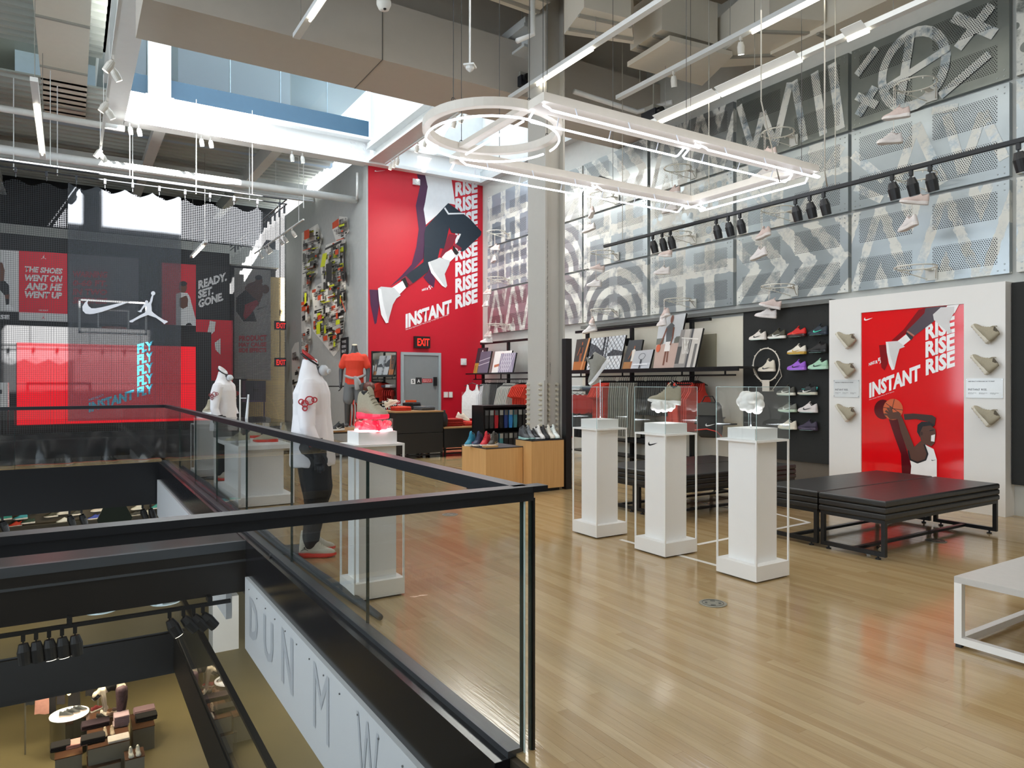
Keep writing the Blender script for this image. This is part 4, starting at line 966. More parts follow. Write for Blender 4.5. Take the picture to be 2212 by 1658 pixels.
def plinth(x0, x1, y0, y1, zt, label):
    t = thing('plinth', label, 'plinth', ((x0+x1)/2, (y0+y1)/2, 0))
    b = B(); b.box(x0+.05, x1-.05, y0+.04, y1-.04, 0, .045); b.build('recessed_foot', BLACK, t)
    b = B(); b.box(x0, x1, y0, y1, .045, zt-.012); b.build('body', OAK, t)
    b = B(); b.box(x0-.003, x1+.003, y0-.003, y1+.003, zt-.012, zt); b.build('top', M('#26282d', .35), t)
pf = atZ(1148, 1055); py0 = 7.95; pxa = atY(1148, 1000, py0).x; pxb = atY(1218, 1000, py0).x
ZT = HC-(951-CYP)*(pxa*FX+py0*FY)/F
plinth(pxa, pxb, py0, py0+.40, ZT, 'taller light wood plinth with a black top against the steel column')
ly0 = 8.15; lxa = atY(1050, 1000, ly0).x; lxb = pxa-.01; ZL = HC-(968-CYP)*(lxa*FX+ly0*FY)/F
plinth(lxa, lxb, ly0, ly0+.68, ZL, 'lower light wood plinth with a black top, left of the taller one')
def on(px_, py_, z): p = atZ(px_, py_, z); return p
for px_, dx, up, so, mk, lab, kd in ((1092, 0, '#4a4d50', '#9ec8c4', None, 'charcoal high-top sneaker on the tall plinth, leftmost', 'high'), (1106, 1, '#7b7f82', '#a8d0cc', '#e6e6e6', 'grey sneaker with a white mark on the tall plinth', 'high'), (1124, 2, '#202225', '#e9eef0', '#f2f2f2', 'black sneaker with a white mark on the tall plinth', 'low'),
                                     (1136, 3, '#e4e1dc', '#efeeea', None, 'white sneaker on the tall plinth, middle', 'high'), (1148, 4, '#2c2c2c', '#3a3a3a', None, 'dark grey low sneaker on the tall plinth', 'high'), (1168, 5, '#ded8ca', '#efe9da', None, 'cream chunky sneaker on the tall plinth', 'high'), (1188, 6, '#e6ece8', '#dfeee9', '#45b8a8', 'white and turquoise sneaker on the tall plinth, rightmost', 'high')):
    x = pxa-.08+dx*.078 if dx else pxa-.10
    x = pxa-.06+dx*.085; p = V((max(x, pxa+.05+dx*.012), py0+.17+.0*dx, ZT))
    p = V((pxa+.045+dx*.052 if dx < 7 else 0, py0+.34, ZT+.001))
    p = V((pxa+.04+dx*(pxb-pxa-.08)/6, py0+.345-.01*dx, ZT+.001))
    sneaker('shelf_sneaker', lab, frame(p, (-.16, -1, 0), (0, 0, 1)), up, so, mk, kind=kd, size=.92, group='sneakers on the tall plinth')
for dx, up, so, mk, lab in ((0, '#1c7c97', '#e6eef0', '#e05a8a', 'teal and pink sneaker on the low plinth, leftmost'), (1, '#24324e', '#e6e2dc', None, 'navy sneaker on the low plinth'),
                            (2, '#c7202c', '#ece4da', None, 'red high-top sneaker on the low plinth'), (3, '#3a342a', '#e9dfcf', '#c9a24a', 'black sneaker with a cream sole on the low plinth, rightmost')):
    p = V((lxa+.10+dx*.088, ly0+.52-dx*.06, ZL+.001))
    sneaker('shelf_sneaker', lab, frame(p, (-.75, -.65, 0), (0, 0, 1)), up, so, mk, kind='high', size=.98, group='sneakers on the low plinth')
b = B(); b.box(lxa+.03, lxa+.22, ly0+.05, ly0+.16, ZL+.001, ZL+.022); tag(b.build('wooden_block', M('#b98f55', .5)), 'small wooden sign block lying on the low plinth', 'block')

# ---------------------------------------------------------------- garments
TEE = [(-.10, 0), (-.05, -.035), (.05, -.035), (.10, 0), (.26, -.06), (.36, -.27), (.25, -.31), (.24, -.24), (.245, -.74), (-.245, -.74), (-.24, -.24), (-.25, -.31), (-.36, -.27), (-.26, -.06)]
TANK = [(-.12, 0), (-.09, -.02), (-.07, -.12), (0, -.16), (.07, -.12), (.09, -.02), (.12, 0), (.15, -.15), (.24, -.27), (.25, -.78), (-.25, -.78), (-.24, -.27), (-.15, -.15)]
PANT = [(-.20, 0), (.20, 0), (.24, -.30), (.25, -.95), (.08, -.96), (.0, -.38), (-.08, -.96), (-.25, -.95), (-.24, -.30)]
SHORT = [(-.20, 0), (.20, 0), (.27, -.55), (.05, -.56), (0, -.30), (-.05, -.56), (-.27, -.55)]
HOOD = [(-.09, .02), (.09, .02), (.13, -.02), (.27, -.10), (.38, -.60), (.30, -.64), (.245, -.34), (.25, -.78), (-.25, -.78), (-.245, -.34), (-.30, -.64), (-.38, -.60), (-.27, -.10), (-.13, -.02)]
GM = {}
def garment_mesh(shape, th):
    key = (id(shape), th)
    if key in GM: return GM[key]
    b = B(); pts = shape; n = len(pts); dense = []
    for i in range(n):
        p, q = pts[i], pts[(i+1) % n]; m = max(1, int(hypot(q[0]-p[0], q[1]-p[1])/.09))
        for j in range(m): dense.append((p[0]+(q[0]-p[0])*j/m, p[1]+(q[1]-p[1])*j/m))
    def wob(x, z): return .010*sin(x*26+z*5)*min(1, -z*2.2+.1)+.006*sin(x*55-z*9)
    f_ = [b.v((x, -th/2+wob(x, z), z)) for x, z in dense]; k_ = [b.v((x, th/2+wob(x, z), z)) for x, z in dense]
    b._f(f_); b._f(k_[::-1])
    for i in range(len(dense)): b._f([f_[i], f_[(i+1) % len(dense)], k_[(i+1) % len(dense)], k_[i]])
    o = b.build('fabric', WHITE, local=True, smooth=False); COL.objects.unlink(o)
    b = B(); b.tube([(-.19, 0, -.045), (-.06, 0, .01), (0, 0, .03), (.06, 0, .01), (.19, 0, -.045)], .009, 5); b.tube([(0, 0, .03), (0, 0, .07), (.02, 0, .10), (0, 0, .115), (-.02, 0, .10)], .0035, 5)
    h = b.build('hanger', BLACK, local=True); COL.objects.unlink(h)
    GM[key] = (o, h); return GM[key]
def garment(name, label, mw, shape, col, th=.022, group=None, hanger=True, cat='garment', rough=.85):
    t = thing(name, label, cat, group=group, mw=mw); o, h = garment_mesh(shape, th)
    c = o.copy(); COL.objects.link(c); c.parent = t; setm(c, col if not isinstance(col, str) else M(col, rough, scale=30, var=.12)); W[c.name] = W[t.name]
    if hanger: c = h.copy(); COL.objects.link(c); c.parent = t; W[c.name] = W[t.name]
    return t
REDT = '#cf3a26'
# ---------------------------------------------------------------- black clothes rack right of the column
XR = 8.44; ZS = 1.745
t = thing('clothes_rack', 'black steel wall rack with a long shelf, right of the steel column', 'rack', (8.7, 9.6, 0))
for yy in (11.08, 9.77, 8.30): b = B(); b.box(8.72, 8.78, yy-.03, yy+.03, 0, 2.5); b.build('upright', BLKM, t)
b = B(); b.box(8.72, 8.78, 7.9, 11.45, 2.50, 2.55); b.build('top_bar', BLKM, t)
b = B(); b.box(XR-.05, 8.85, 7.05, 11.45, ZS-.03, ZS); b.build('shelf', BLKM, t)
b = B(); b.box(XR-.05, XR-.02, 7.05, 11.45, ZS-.07, ZS-.03); b.build('shelf_lip', BLKM, t)
b = B(); b.cyl((XR+.08, 7.2, ZS-.13), (XR+.08, 11.3, ZS-.13), .014)
for yy in (7.4, 8.3, 9.77, 11.0): b.bar((XR+.08, yy, ZS-.13), (XR+.08, yy, ZS-.03), .02)
b.build('hanging_rail', BLKM, t)
for z_, y_a, y_b in ((.45, 8.8, 11.3), (.18, 8.0, 11.3), (.86, 7.45, 8.55), (1.35, 10.35, 11.4), (.95, 10.35, 11.4)): b = B(); b.box(XR, 8.85, y_a, y_b, z_-.02, z_); b.build('lower_shelf', BLKM, t)
for yy in (11.0, 9.77): b = B(); b.box(8.66, 8.72, yy-.02, yy+.02, 2.22, 2.26); b.box(8.64, 8.67, yy-.05, yy+.05, 2.17, 2.31); b.build('bracket', BLKM, t)
b = B(); b.box(8.95, XW-.002, 7.42, 11.5, 0, 2.55); struct('trim_rack_back', b, M('#d9d3c2', .6, var=.03))
b = B(); b.box(8.93, 8.96, 7.95, 8.35, 1.76, 2.3); struct('trim_vent', b, M('#8c8672', .6))
# thick black gate post
p = atZ(1229, 1056); b = B(); b.box(p.x-.05, p.x+.05, p.y, p.y+.10, 0, 2.12); tag(b.build('door_post', BLACK), 'thick black post standing just right of the steel column', 'post')
zr = ZS-.245; GX = XR+.08; spot = lambda y: Matrix.Translation((GX, y, zr))
n = 0
for i in range(8): garment('t_shirt', 'red T-shirt on the rack, one of the row left of the grey trousers', spot(10.30-i*.045) @ Matrix.Rotation(-.12, 4, 'Z'), TEE, REDT if i % 3 else '#c23322', group='red T-shirts right of the column')
for i in range(12): garment('trousers', 'grey tracksuit trousers on a hanger beside the red T-shirts', spot(9.86-i*.058) @ Matrix.Rotation(-.12, 4, 'Z'), PANT, '#86857d' if i % 2 else '#7b7a72', group='grey trousers on the right rack')
for i in range(14): garment('shorts', 'black shorts on a hanger between the grey trousers and red vests', spot(9.12-i*.052) @ Matrix.Rotation(-.1, 4, 'Z'), SHORT, '#2e2e2d' if i % 2 else '#252526', group='black shorts on the right rack')
garment('vest', 'orange-red vest facing out at the front of its row', Matrix.Translation((GX-.20, 8.33, zr)) @ Matrix.Rotation(-pi/2-.35, 4, 'Z'), TANK, '#d04434', group=None)
for i in range(8): garment('vest', 'red vest on a hanger behind the facing-out vest', spot(8.27-i*.045) @ Matrix.Rotation(-.15, 4, 'Z'), TANK, '#bf3527' if i % 2 else '#cc4032', group='red vests on the right rack')
def backpack(mw, label):
    t = thing('backpack', label, 'backpack', mw=mw)
    b = B(); R = []
    for z, w_, d in ((0, .12, .05), (.03, .155, .09), (.12, .165, .11), (.3, .16, .10), (.42, .15, .085), (.47, .12, .05)):
        R.append([b.v((w_*s_*(.85 if k else 1), dd, z)) for s_, dd, k in ((-1, -d*.6, 1), (-1, d*.6, 0), (-.6, d, 0), (.6, d, 0), (1, d*.6, 0), (1, -d*.6, 1), (.6, -d, 0), (-.6, -d, 0))])
    b.skin(R); b.build('body', M('#2b2b29', .7, var=.2, bump=.2), t, local=True, smooth=True)
    b = B(); b.box(-.13, .13, -.125, -.10, .30, .46); b.build('top_flap', M('#45443d', .6), t, local=True)
    b = B(); b.tube([(-.10, -.02, .46), (-.05, -.02, .55), (.05, -.02, .55), (.10, -.02, .46)], .008, 5); b.build('carry_loop', BLACK, t, local=True)
    b = B(); b.tube([(-.16, -.115, .10), (0, -.13, .12), (.13, -.12, .09), (.17, -.02, .02)], .008, 5); b.build('red_piping', M('#c23a2c', .6), t, local=True)
    b = B(); b.poly([V((-.02+a*.13, -.128, .155+c_*.13)) for a, c_ in SWN]); b.build('tick_mark', M('#d9d9d6', .6), t, local=True, tri=True)
    return t
p = atX(1532, 905, 8.30)
backpack(Matrix.Translation(p-V((0, 0, .28))) @ Matrix.Rotation(-pi/2+.5, 4, 'Z') @ Matrix.Scale(1.15, 4), 'black backpack with red piping hanging at the right end of the rack')
def stack(name, label, p, w_, d_, n, col, th=.016, rz=0, cat='clothing', group=None):
    random.seed(hash(label) % 1000 if False else len(label)); b = B(); 
    for k in range(n):
        jx, jy = random.uniform(-.012, .012), random.uniform(-.012, .012); z0 = k*th
        R = []
        for dz, ins in ((0, .01), (th*.45, 0), (th*.9, .012)):
            R.append([b.v((x_*(w_/2-ins)+jx, y_*(d_/2-ins)+jy, z0+dz)) for x_, y_ in ((-1, -1), (0, -1.03), (1, -1), (1.03, 0), (1, 1), (0, 1.02), (-1, 1), (-1.02, 0))])
        b.skin(R)
    mt = Matrix.Translation(p) @ Matrix.Rotation(rz, 4, 'Z'); b.bm.transform(mt)
    return tag(b.build(name, M(col, .9, scale=20, var=.15, bump=.2), kind=None), label, cat, group)
stack('folded_shorts', 'pile of folded grey garments at the right end of the lower shelf', (8.60, 7.85, .862), .3, .5, 5, '#8a8a88', .02)
stack('folded_shorts', 'pile of dark folded garments beside the grey pile, lower shelf', (8.60, 8.30, .862), .3, .3, 4, '#3a3b3d', .02)
stack('folded_jeans', 'dark folded garments on the bottom shelf behind the left pedestal', (8.6, 9.3, .452), .34, .55, 3, '#26282c', .025)
stack('folded_jeans', 'folded white shirts on the bottom shelf behind the middle pedestal', (8.6, 8.6+.3, .182), .34, .3, 5, '#c9c9c6', .02)
stack('folded_jeans', 'dark trousers folded on the bottom shelf, far right', (8.6, 8.25, .182), .34, .4, 3, '#2a2c30', .03)
stack('folded_hats', 'white folded caps on the upper side shelf by the black post', (8.5, 11.0, 1.352), .3, .35, 4, '#d4d6d8', .022)
stack('folded_hats', 'navy folded shirts on the upper side shelf', (8.5, 10.62, 1.352), .3, .28, 3, '#3c4458', .022)
for i in range(5): garment('t_shirt', 'red T-shirt on the low side rail behind the left glass case', Matrix.Translation((8.4, 11.3-i*.17, 1.27)) @ Matrix.Rotation(-.9, 4, 'Z') @ Matrix.Scale(.62, 4), TEE, '#b62a22', group='small red T-shirts on the side rail')
for i in range(9): garment('shorts', 'black shorts on the low side rail by the post', Matrix.Translation((8.4, 11.3-i*.10, .90)) @ Matrix.Rotation(-.3, 4, 'Z') @ Matrix.Scale(.8, 4), SHORT, '#232427', group='black shorts on the side rail')
garment('shorts', 'long red shorts hanging low beside the leftmost pedestal', Matrix.Translation((8.25, 11.28, .97)) @ Matrix.Rotation(-1.1, 4, 'Z'), SHORT, '#c21f22')
# ---------------------------------------------------------------- leaning canvases
def canvas(corners, label, layers, X0=XR+.02, lean=.16, dep=.035):
    """corner pixels TL, TR, BR, BL; foot on the shelf, head leaning to the wall"""
    BL_, BR_ = atX(*corners[3], X0), atX(*corners[2], X0); TL_, TR_ = atX(*corners[0], X0+lean), atX(*corners[1], X0+lean)
    dz = ZS+.002-(BL_.z+BR_.z)/2
    BL_.z = BR_.z = ZS+.002; t = thing('canvas_print', label, 'picture', (BL_+BR_)/2, group=None)
    n_ = (BR_-BL_).cross(TL_-BL_).normalized(); n_ = n_ if n_.x < 0 else -n_
    b = B(); b.prism([BL_, BR_, TR_, TL_], -n_*dep); b.build('stretcher', M('#1a1a1a', .6), t)
    fn = lambda u, v_, k: (BL_*(1-u)+BR_*u)*(1-v_)+(TL_*(1-u)+TR_*u)*v_+n_*(.0012+k)
    decal('printed_picture', layers, fn, t, step=.0006); return t
R4 = [(0, 0), (1, 0), (1, 1), (0, 1)]
def rect(x0, y0, x1, y1): return [(x0, y0), (x1, y0), (x1, y1), (x0, y1)]
G = lambda h: M(h, .55)
def player(ox, oy, s, skin, top, bottom, ball=None):
    f_ = lambda P: [(ox+x*s, oy+y*s*1.0) for x, y in P]
    L = [(G(skin), f_([(.42, .0), (.50, .0), (.52, .30), (.44, .32)])), (G(skin), f_([(.56, .06), (.63, .05), (.60, .32), (.52, .33)])), (G(bottom), f_([(.40, .26), (.64, .26), (.62, .46), (.42, .46)])),
         (G(top), f_([(.42, .44), (.62, .44), (.66, .74), (.52, .80), (.36, .72)])), (G(skin), f_([(.36, .72), (.40, .68), (.28, .46), (.18, .34), (.15, .37), (.24, .50)])), (G(skin), f_([(.62, .70), (.68, .70), (.70, .50), (.64, .36), (.60, .38), (.64, .50)])),
         (G(skin), f_(circ(.53, .86, .055, .075)))]
    if ball: L.append((G(ball), f_(circ(.14, .33, .09, .075))))
    return L
fence = [(G('#d7dbe0'), R4), (G('#3b3e44'), [(0, .42), (1, .36), (1, .52), (.7, .60), (.35, .60), (.2, .75), (0, .85)]), (G('#e9ecef'), rect(0, 0, 1, .40)), (G('#2a2c31'), rect(.40, 0, .455, 1)), (G('#2a2c31'), rect(.50, 0, .53, 1)), (G('#55585e'), rect(.40, .36, .56, .40)), (G('#55585e'), rect(.40, .7, .56, .73))]
for k in range(-8, 17):
    for sg in (1, -1):
        pts = []; x_a = k/9 if sg > 0 else k/9
        p, q = (x_a, 0), (x_a+sg*.62, 1)
        xs = [min(max(p[0]+(q[0]-p[0])*v_, 0), 1) for v_ in (0, 1)]
        v0 = 0 if 0 <= p[0] <= 1 else ((0-p[0])/(q[0]-p[0]) if p[0] < 0 else (1-p[0])/(q[0]-p[0])); v1 = 1 if 0 <= q[0] <= 1 else ((1-p[0])/(q[0]-p[0]) if q[0] > 1 else (0-p[0])/(q[0]-p[0]))
        if v0 < v1 and v1 > 0 and v0 < 1: fence.append((G('#5a5e66'), stroke((p[0]+(q[0]-p[0])*v0, v0), (p[0]+(q[0]-p[0])*v1, v1), .011)))
canvas([(1246, 733), (1276, 730), (1262, 797), (1237, 799)], 'leaning photo print of a dunking player, leftmost right of the column', [(G('#3b3531'), R4), (G('#a8632f'), rect(0, 0, 1, .27))]+player(.1, .2, .75, '#a8572f', '#2c2420', '#8a4a26')+[(G('#c98a58'), stroke((.72, .0), (.95, 1), .12))], lean=.12)
canvas([(1278, 731), (1352, 723), (1338, 795), (1267, 798)], 'large leaning print of a snowy chain-link fence', fence, lean=.14)
canvas([(1359, 735), (1389, 733), (1377, 793), (1344, 795)], 'small leaning print of a player on a court, behind the hoop print', [(G('#34373a'), R4), (G('#a5713f'), rect(0, 0, 1, .24))]+player(.12, .05, .8, '#9a5a36', '#d8d2c8', '#d8d2c8'), X0=XR+.05, lean=.12)
canvas([(1372, 758), (1412, 754), (1402, 791), (1362, 793)], 'small leaning print of a lone basketball hoop in mist', [(G('#b3b5ba'), R4), (G('#c9cbd0'), rect(0, 0, 1, .3))]+[(G('#3a3c42'), stroke((.48+.17*cos(a*.35), .66+.17*sin(a*.35)), (.48+.17*cos(a*.35+.35), .66+.17*sin(a*.35+.35)), .02)) for a in range(18)]+[(G('#2f3138'), rect(.45, 0, .52, .5)), (G('#e6e7ea'), [(.08, .18), (.9, .18), (.86, .25), (.12, .25)])], lean=.08)
canvas([(1425, 686), (1482, 676), (1458, 790), (1411, 792)], 'tall leaning print of a man in a grey top dribbling', [(G('#c9cdd0'), R4), (G('#6d7068'), rect(0, .44, 1, .58)), (G('#c2a79b'), rect(0, 0, 1, .46))]+player(-.02, .05, 1.02, '#7a4a38', '#5a5f62', '#e9e4e0', '#d0603a'), X0=XR+.05, lean=.17)
canvas([(1472, 712), (1519, 708), (1501, 787), (1455, 791)], 'leaning print of a torn basketball net', [(G('#8f8a86'), R4), (G('#4a4948'), rect(.0, .1, .25, .55)), (G('#bdb6ae'), rect(.2, .1, .45, 1)), (G('#45464a'), rect(.52, 0, .60, 1)), (G('#c9c3bb'), rect(.62, 0, 1, 1)), (G('#6a6764'), rect(.78, 0, .9, .6)), (G('#e5e1da'), stroke((.1, .78), (.9, .72), .03))]+[(G('#f1eee8'), stroke((.15+i*.06, .75), (.30+((i*37) % 10)*.03, .35), .018)) for i in range(8)], X0=XR+.0, lean=.15)
# ---------------------------------------------------------------- rack left of the column, in the corner
t = thing('clothes_rack', 'black corner clothes rack between the red wall and the steel column', 'rack', (8.6, 13.8, 0))
for yy in (15.3, 14.1, 12.9): b = B(); b.box(8.74, 8.80, yy-.03, yy+.03, 0, 2.45); b.build('upright', BLKM, t)
b = B(); b.box(8.74, 8.80, 12.4, 15.4, 2.45, 2.50); b.build('top_bar', BLKM, t)
b = B(); b.box(8.35, 8.85, 12.4, 15.45, 1.70, 1.73); b.build('shelf', BLKM, t)
b = B(); b.cyl((8.5, 12.4, 1.58), (8.5, 15.3, 1.58), .014)
for yy in (12.6, 14.0, 15.2): b.bar((8.5, yy, 1.58), (8.5, yy, 1.70), .02)
b.build('hanging_rail', BLKM, t)
for yy in (15.2, 14.05): b = B(); b.box(8.66, 8.74, yy-.02, yy+.02, 2.15, 2.19); b.box(8.63, 8.66, yy-.06, yy+.06, 2.10, 2.25); b.build('bracket', BLKM, t)
s2 = lambda y: Matrix.Translation((8.5, y, 1.465))
garment('vest', 'long white vest with a small black mark, facing out in the corner', Matrix.Translation((8.20, 14.83, 1.46)) @ Matrix.Rotation(-.75, 4, 'Z') @ Matrix.Scale(1.05, 4), TANK, '#f0f0f0')
vst = bpy.data.objects[[o.name for o in bpy.data.objects if o.name.startswith('vest')][-1]]
for i in range(3): garment('vest', 'plain white vest behind the facing-out white one', s2(14.75-i*.07), TANK, '#e3e4e6', group='white vests in the corner')
for i in range(5): garment('trousers', 'mid-grey trousers hanging in the corner rack', s2(14.45-i*.06), PANT, '#8c8c8a', group='mid-grey trousers in the corner')
for i in range(6): garment('trousers', 'dark grey trousers hanging in the corner rack', s2(14.12-i*.055), PANT, '#4c4d4e', group='dark trousers in the corner')
for i in range(8): garment('hoodie', 'light grey long-sleeved top hanging left of the column', s2(13.72-i*.065), HOOD, '#b9b9b2', group='light grey tops in the corner')
for i in range(8): garment('t_shirt', 'red T-shirt hanging immediately left of the column', s2(13.12-i*.07), TEE, REDT, group='red T-shirts left of the column')
p = atY(1037, 868, 14.9); backpack(Matrix.Translation(p-V((0, 0, .25))) @ Matrix.Rotation(.2, 4, 'Z') @ Matrix.Scale(1.1, 4), 'black backpack hanging on the left end of the corner rack')
def canvas2(y0, y1, h, label, layers, x0=8.40):
    t = thing('canvas_print', label, 'picture', (x0, (y0+y1)/2, 1.732)); A, Bq = V((x0, y0, 1.733)), V((x0, y1, 1.733)); up = V((.22*h, 0, h))
    sl = V((0, -.10*0, 0)); n_ = V((-1, 0, .22)).normalized(); b = B(); b.prism([A, Bq, Bq+up, A+up], -n_*.035); b.build('stretcher', M('#1a1a1a', .6), t)
    decal('printed_picture', layers, lambda u, v_, k: A*(1-u)+Bq*u+up*v_+n_*(.0012+k), t, step=.0006)
canvas2(15.25, 14.80, .62, 'leaning dark print with gold court, leftmost in the corner', [(G('#3a2a34'), R4), (G('#b98f3c'), rect(0, 0, 1, .4)), (G('#e8e4e0'), circ(.6, .85, .06)), (G('#4a3020'), rect(.1, .05, .15, .3)), (G('#4a3020'), rect(.4, .05, .45, .3))], 8.46)
canvas2(14.95, 14.45, .52, 'leaning purple-grey print of court lines', [(G('#6d6678'), R4), (G('#d9d6df'), stroke((0, .35), (1, .5), .03)), (G('#d9d6df'), stroke((0, .55), (1, .7), .03))], 8.40)
canvas2(14.30, 13.55, .50, 'leaning white print of outstretched arms', [(G('#efece8'), R4), (G('#c0785a'), stroke((.1, .3), (.7, .42), .12)), (G('#c0785a'), stroke((.42, .45), (.5, .9), .09)), (G('#8a8494'), rect(.62, .4, .8, .8))], 8.42)
canvas2(13.95, 13.30, .44, 'leaning print of a chain net in close-up, beside the column', [(G('#8d869a'), R4)]+[(G('#e6e3ea'), stroke((i/8, 0), (min(1, i/8+.3), 1), .025)) for i in range(6)]+[(G('#e6e3ea'), stroke((i/8, 1), (min(1, i/8+.3), 0), .025)) for i in range(6)], 8.38)
# low black sock fixture in front of it
fx0, fy0 = 6.78, 11.3
t = thing('sock_display', 'black fixture hung with packs of socks, left of the column', 'fixture', (7.2, 11.5, 0)); fy = 11.6
fl_ = atY(1044, 890, fy).x; fr_ = atY(1141, 890, fy).x
b = B(); b.box(fl_, fr_, fy, fy+.45, 1.02, 1.06); b.box(fl_, fl_+.03, fy, fy+.45, .1, 1.02); b.box(fr_-.04, fr_, fy, fy+.45, .1, 1.02); b.box(fl_, fr_, fy+.42, fy+.45, .1, 1.02); b.box(fl_, fr_, fy, fy+.45, 0, .10)
b.build('carcass', BLKM, t)
b = B(); b.box(fl_+.05, fr_-.05, fy+.05, fy+.07, .97, .985); b.box(fl_+.05, fr_-.05, fy+.05, fy+.07, .52, .535); b.build('peg_rail', BLACK, t)
cols_ = ['#2a2a2c', '#3b3b3e', '#a6202c', '#1c1c20', '#233a78', '#2f7fc4', '#3d7f8a', '#1f2224', '#242426']
random.seed(9)
for r_ in range(2):
    for i in range(9):
        x_ = fl_+.08+i*(fr_-fl_-.16)/8; zt_ = (.965, .515)[r_]; cc = cols_[(i+r_*3) % 9]
        t = thing('sock_pack', 'pack of socks hung in the %s row of the black fixture' % ('upper', 'lower')[r_], 'socks', (x_, fy, zt_-.3), group=('upper', 'lower')[r_]+' row of sock packs')
        b = B(); b.prism([(x_-.035, fy, zt_), (x_+.035, fy, zt_), (x_+.04, fy, zt_-.2), (x_+.03, fy, zt_-.34), (x_-.03, fy, zt_-.34), (x_-.04, fy, zt_-.2)], (0, .035, 0)); b.build('sock', M(cc, .9, var=.3, scale=40), t)
        b = B(); b.box(x_-.036, x_+.036, fy-.006, fy-.001, zt_-.09, zt_+.005); b.build('card', M('#8f9492' if i % 2 else '#55585a', .6), t)
# ---------------------------------------------------------------- neon court-key light, hung on wires
NEON = M('#eef3ff', .3, emit=5, var=0); CHAN = M('#e8e2d8', .45); WIRE = M('#3a3a3a', .5)
ZN = 4.0; ya_, yb_2 = 5.20, 6.95; xe = 7.45
t = thing('neon_light', 'hanging white neon light shaped like a basketball key with its circle', 'ceiling light', (5.3, 6.05, ZN))
def rail_n(x0, x1, y, nm='channel'):
    b = B(); b.box(x0, x1, y-.13, y+.13, ZN-.03, ZN+.05); b.build(nm, CHAN, t)
    for dy in (-.16, .16):
        L = (x1-x0)/2
        for k in range(2):
            a, c_ = x0+.03+k*L, x0+(k+1)*L-.04
            if dy > 0 and k == 1: c_ -= .18
            b = B(); b.tube([(a, y+dy*.5, ZN-.05), (a, y+dy, ZN-.10), (a+.03, y+dy, ZN-.115), (c_-.03, y+dy, ZN-.115), (c_, y+dy, ZN-.10), (c_, y+dy*.5, ZN-.05)], .011, 6); b.build('neon_tube', NEON, t)
            b = B()
            for q in range(3): xx = a+(q+.5)*(c_-a)/3; b.cyl((xx, y+dy, ZN-.11), (xx, y+dy*.8, ZN-.03), .006, n=5)
            b.build('tube_holders', M('#dfe4ee', .3), t, kind='stuff')
rail_n(3.52, xe, ya_); rail_n(3.62, xe, yb_2)
b = B(); b.box(xe-.26, xe, ya_+.13, yb_2-.13, ZN-.03, ZN+.05); b.build('channel', CHAN, t)
for x_ in (xe-.01, xe-.30):
    b = B(); b.tube([(x_, ya_+.02, ZN-.06), (x_, ya_+.05, ZN-.115), (x_, yb_2-.05, ZN-.115), (x_, yb_2-.02, ZN-.06)], .011, 6); b.build('neon_tube', NEON, t)
rc = V((3.56, 6.02, ZN)); R = .66; n = 48
b = B(); rings = []
for r_, z_ in ((R+.035, -.02), (R+.035, .06), (R-.035, .06), (R-.035, -.02)): rings.append([b.v(rc+V((r_*cos(2*pi*i/n), r_*sin(2*pi*i/n), z_))) for i in range(n)])
b.skin(rings, False, None, True); b.build('ring_channel', CHAN, t)
b = B(); b.tube([rc+V((R*cos(.1+6.1*i/n), R*sin(.1+6.1*i/n), -.10)) for i in range(n+1)], .011, 6); b.build('neon_tube', NEON, t)
b = B(); b.box(rc.x-.05, rc.x+.05, rc.y-R+.03, rc.y+R-.03, ZN, ZN+.05); b.build('cross_channel', CHAN, t)
b = B(); b.tube([(rc.x, rc.y-R+.1, ZN-.08), (rc.x, rc.y+R-.1, ZN-.08)], .011, 6); b.build('neon_tube', NEON, t)
b = B()
for p in ((3.60, ya_), (5.4, ya_), (7.3, ya_), (4.2, yb_2), (5.9, yb_2), (7.3, yb_2), (rc.x, rc.y-R), (rc.x, rc.y+R), (rc.x+R, rc.y), (rc.x-R*.9, rc.y-.3)):
    q = V((*p, ZN+.05)); b.cyl(q, (q.x, q.y, 7.7), .004, n=4); b.tube([q+V((.02*cos(a*pi/4), 0, .03+.02*sin(a*pi/4))) for a in range(8)], .004, 4, closed=True)
b.build('suspension_wires', WIRE, t, kind='stuff')
b = B(); b.tube([(5.6, yb_2, ZN+.05), (5.7, yb_2+.02, ZN+.12), (6.2, yb_2+.02, ZN+.07), (6.3, yb_2, ZN+.05)], .008, 5); b.tube([(3.9, ya_, ZN+.05), (4.1, ya_, ZN+.10), (4.5, ya_, ZN+.06)], .008, 5); b.build('cable', BLACK, t)
lamp('neon_glow', 'AREA', (5.5, 6.05, ZN-.16), (0, 0, 0), 22, (.88, .94, 1), shape='RECTANGLE', size=3.6, size_y=1.6)
# ---------------------------------------------------------------- black lighting track in front of the right wall
def spot_head(p, aim, label, col='#1a1a1b', s=1.0, parent=None, on=False, group=None):
    p = V(p); aim = V(aim).normalized(); t = thing('spotlight', label, 'spotlight', p, group=group); m = M(col, .45)
    b = B(); b.bar(p, p-V((0, 0, .055*s)), .03*s, .03*s); b.bar(p-V((0, 0, .055*s)), p-V((0, 0, .085*s)), .012*s); b.build('stem', m, t)
    a = p-V((0, 0, .075*s)); b = B(); b.cyl(a, a+aim*.06*s, .034*s, .050*s, 14); b.cyl(a+aim*.06*s, a+aim*.165*s, .052*s, .046*s, 14, caps=True); b.build('head', m, t)
    b = B(); b.cyl(a+aim*.166*s, a+aim*.168*s, .040*s, n=14); b.build('lens', M('#fff1da', .3, emit=9) if on else M('#30302e', .2), t); return t
t = thing('light_track', 'long black lighting track hung in front of the painted panels', 'light track', (7.5, 5, 3.76))
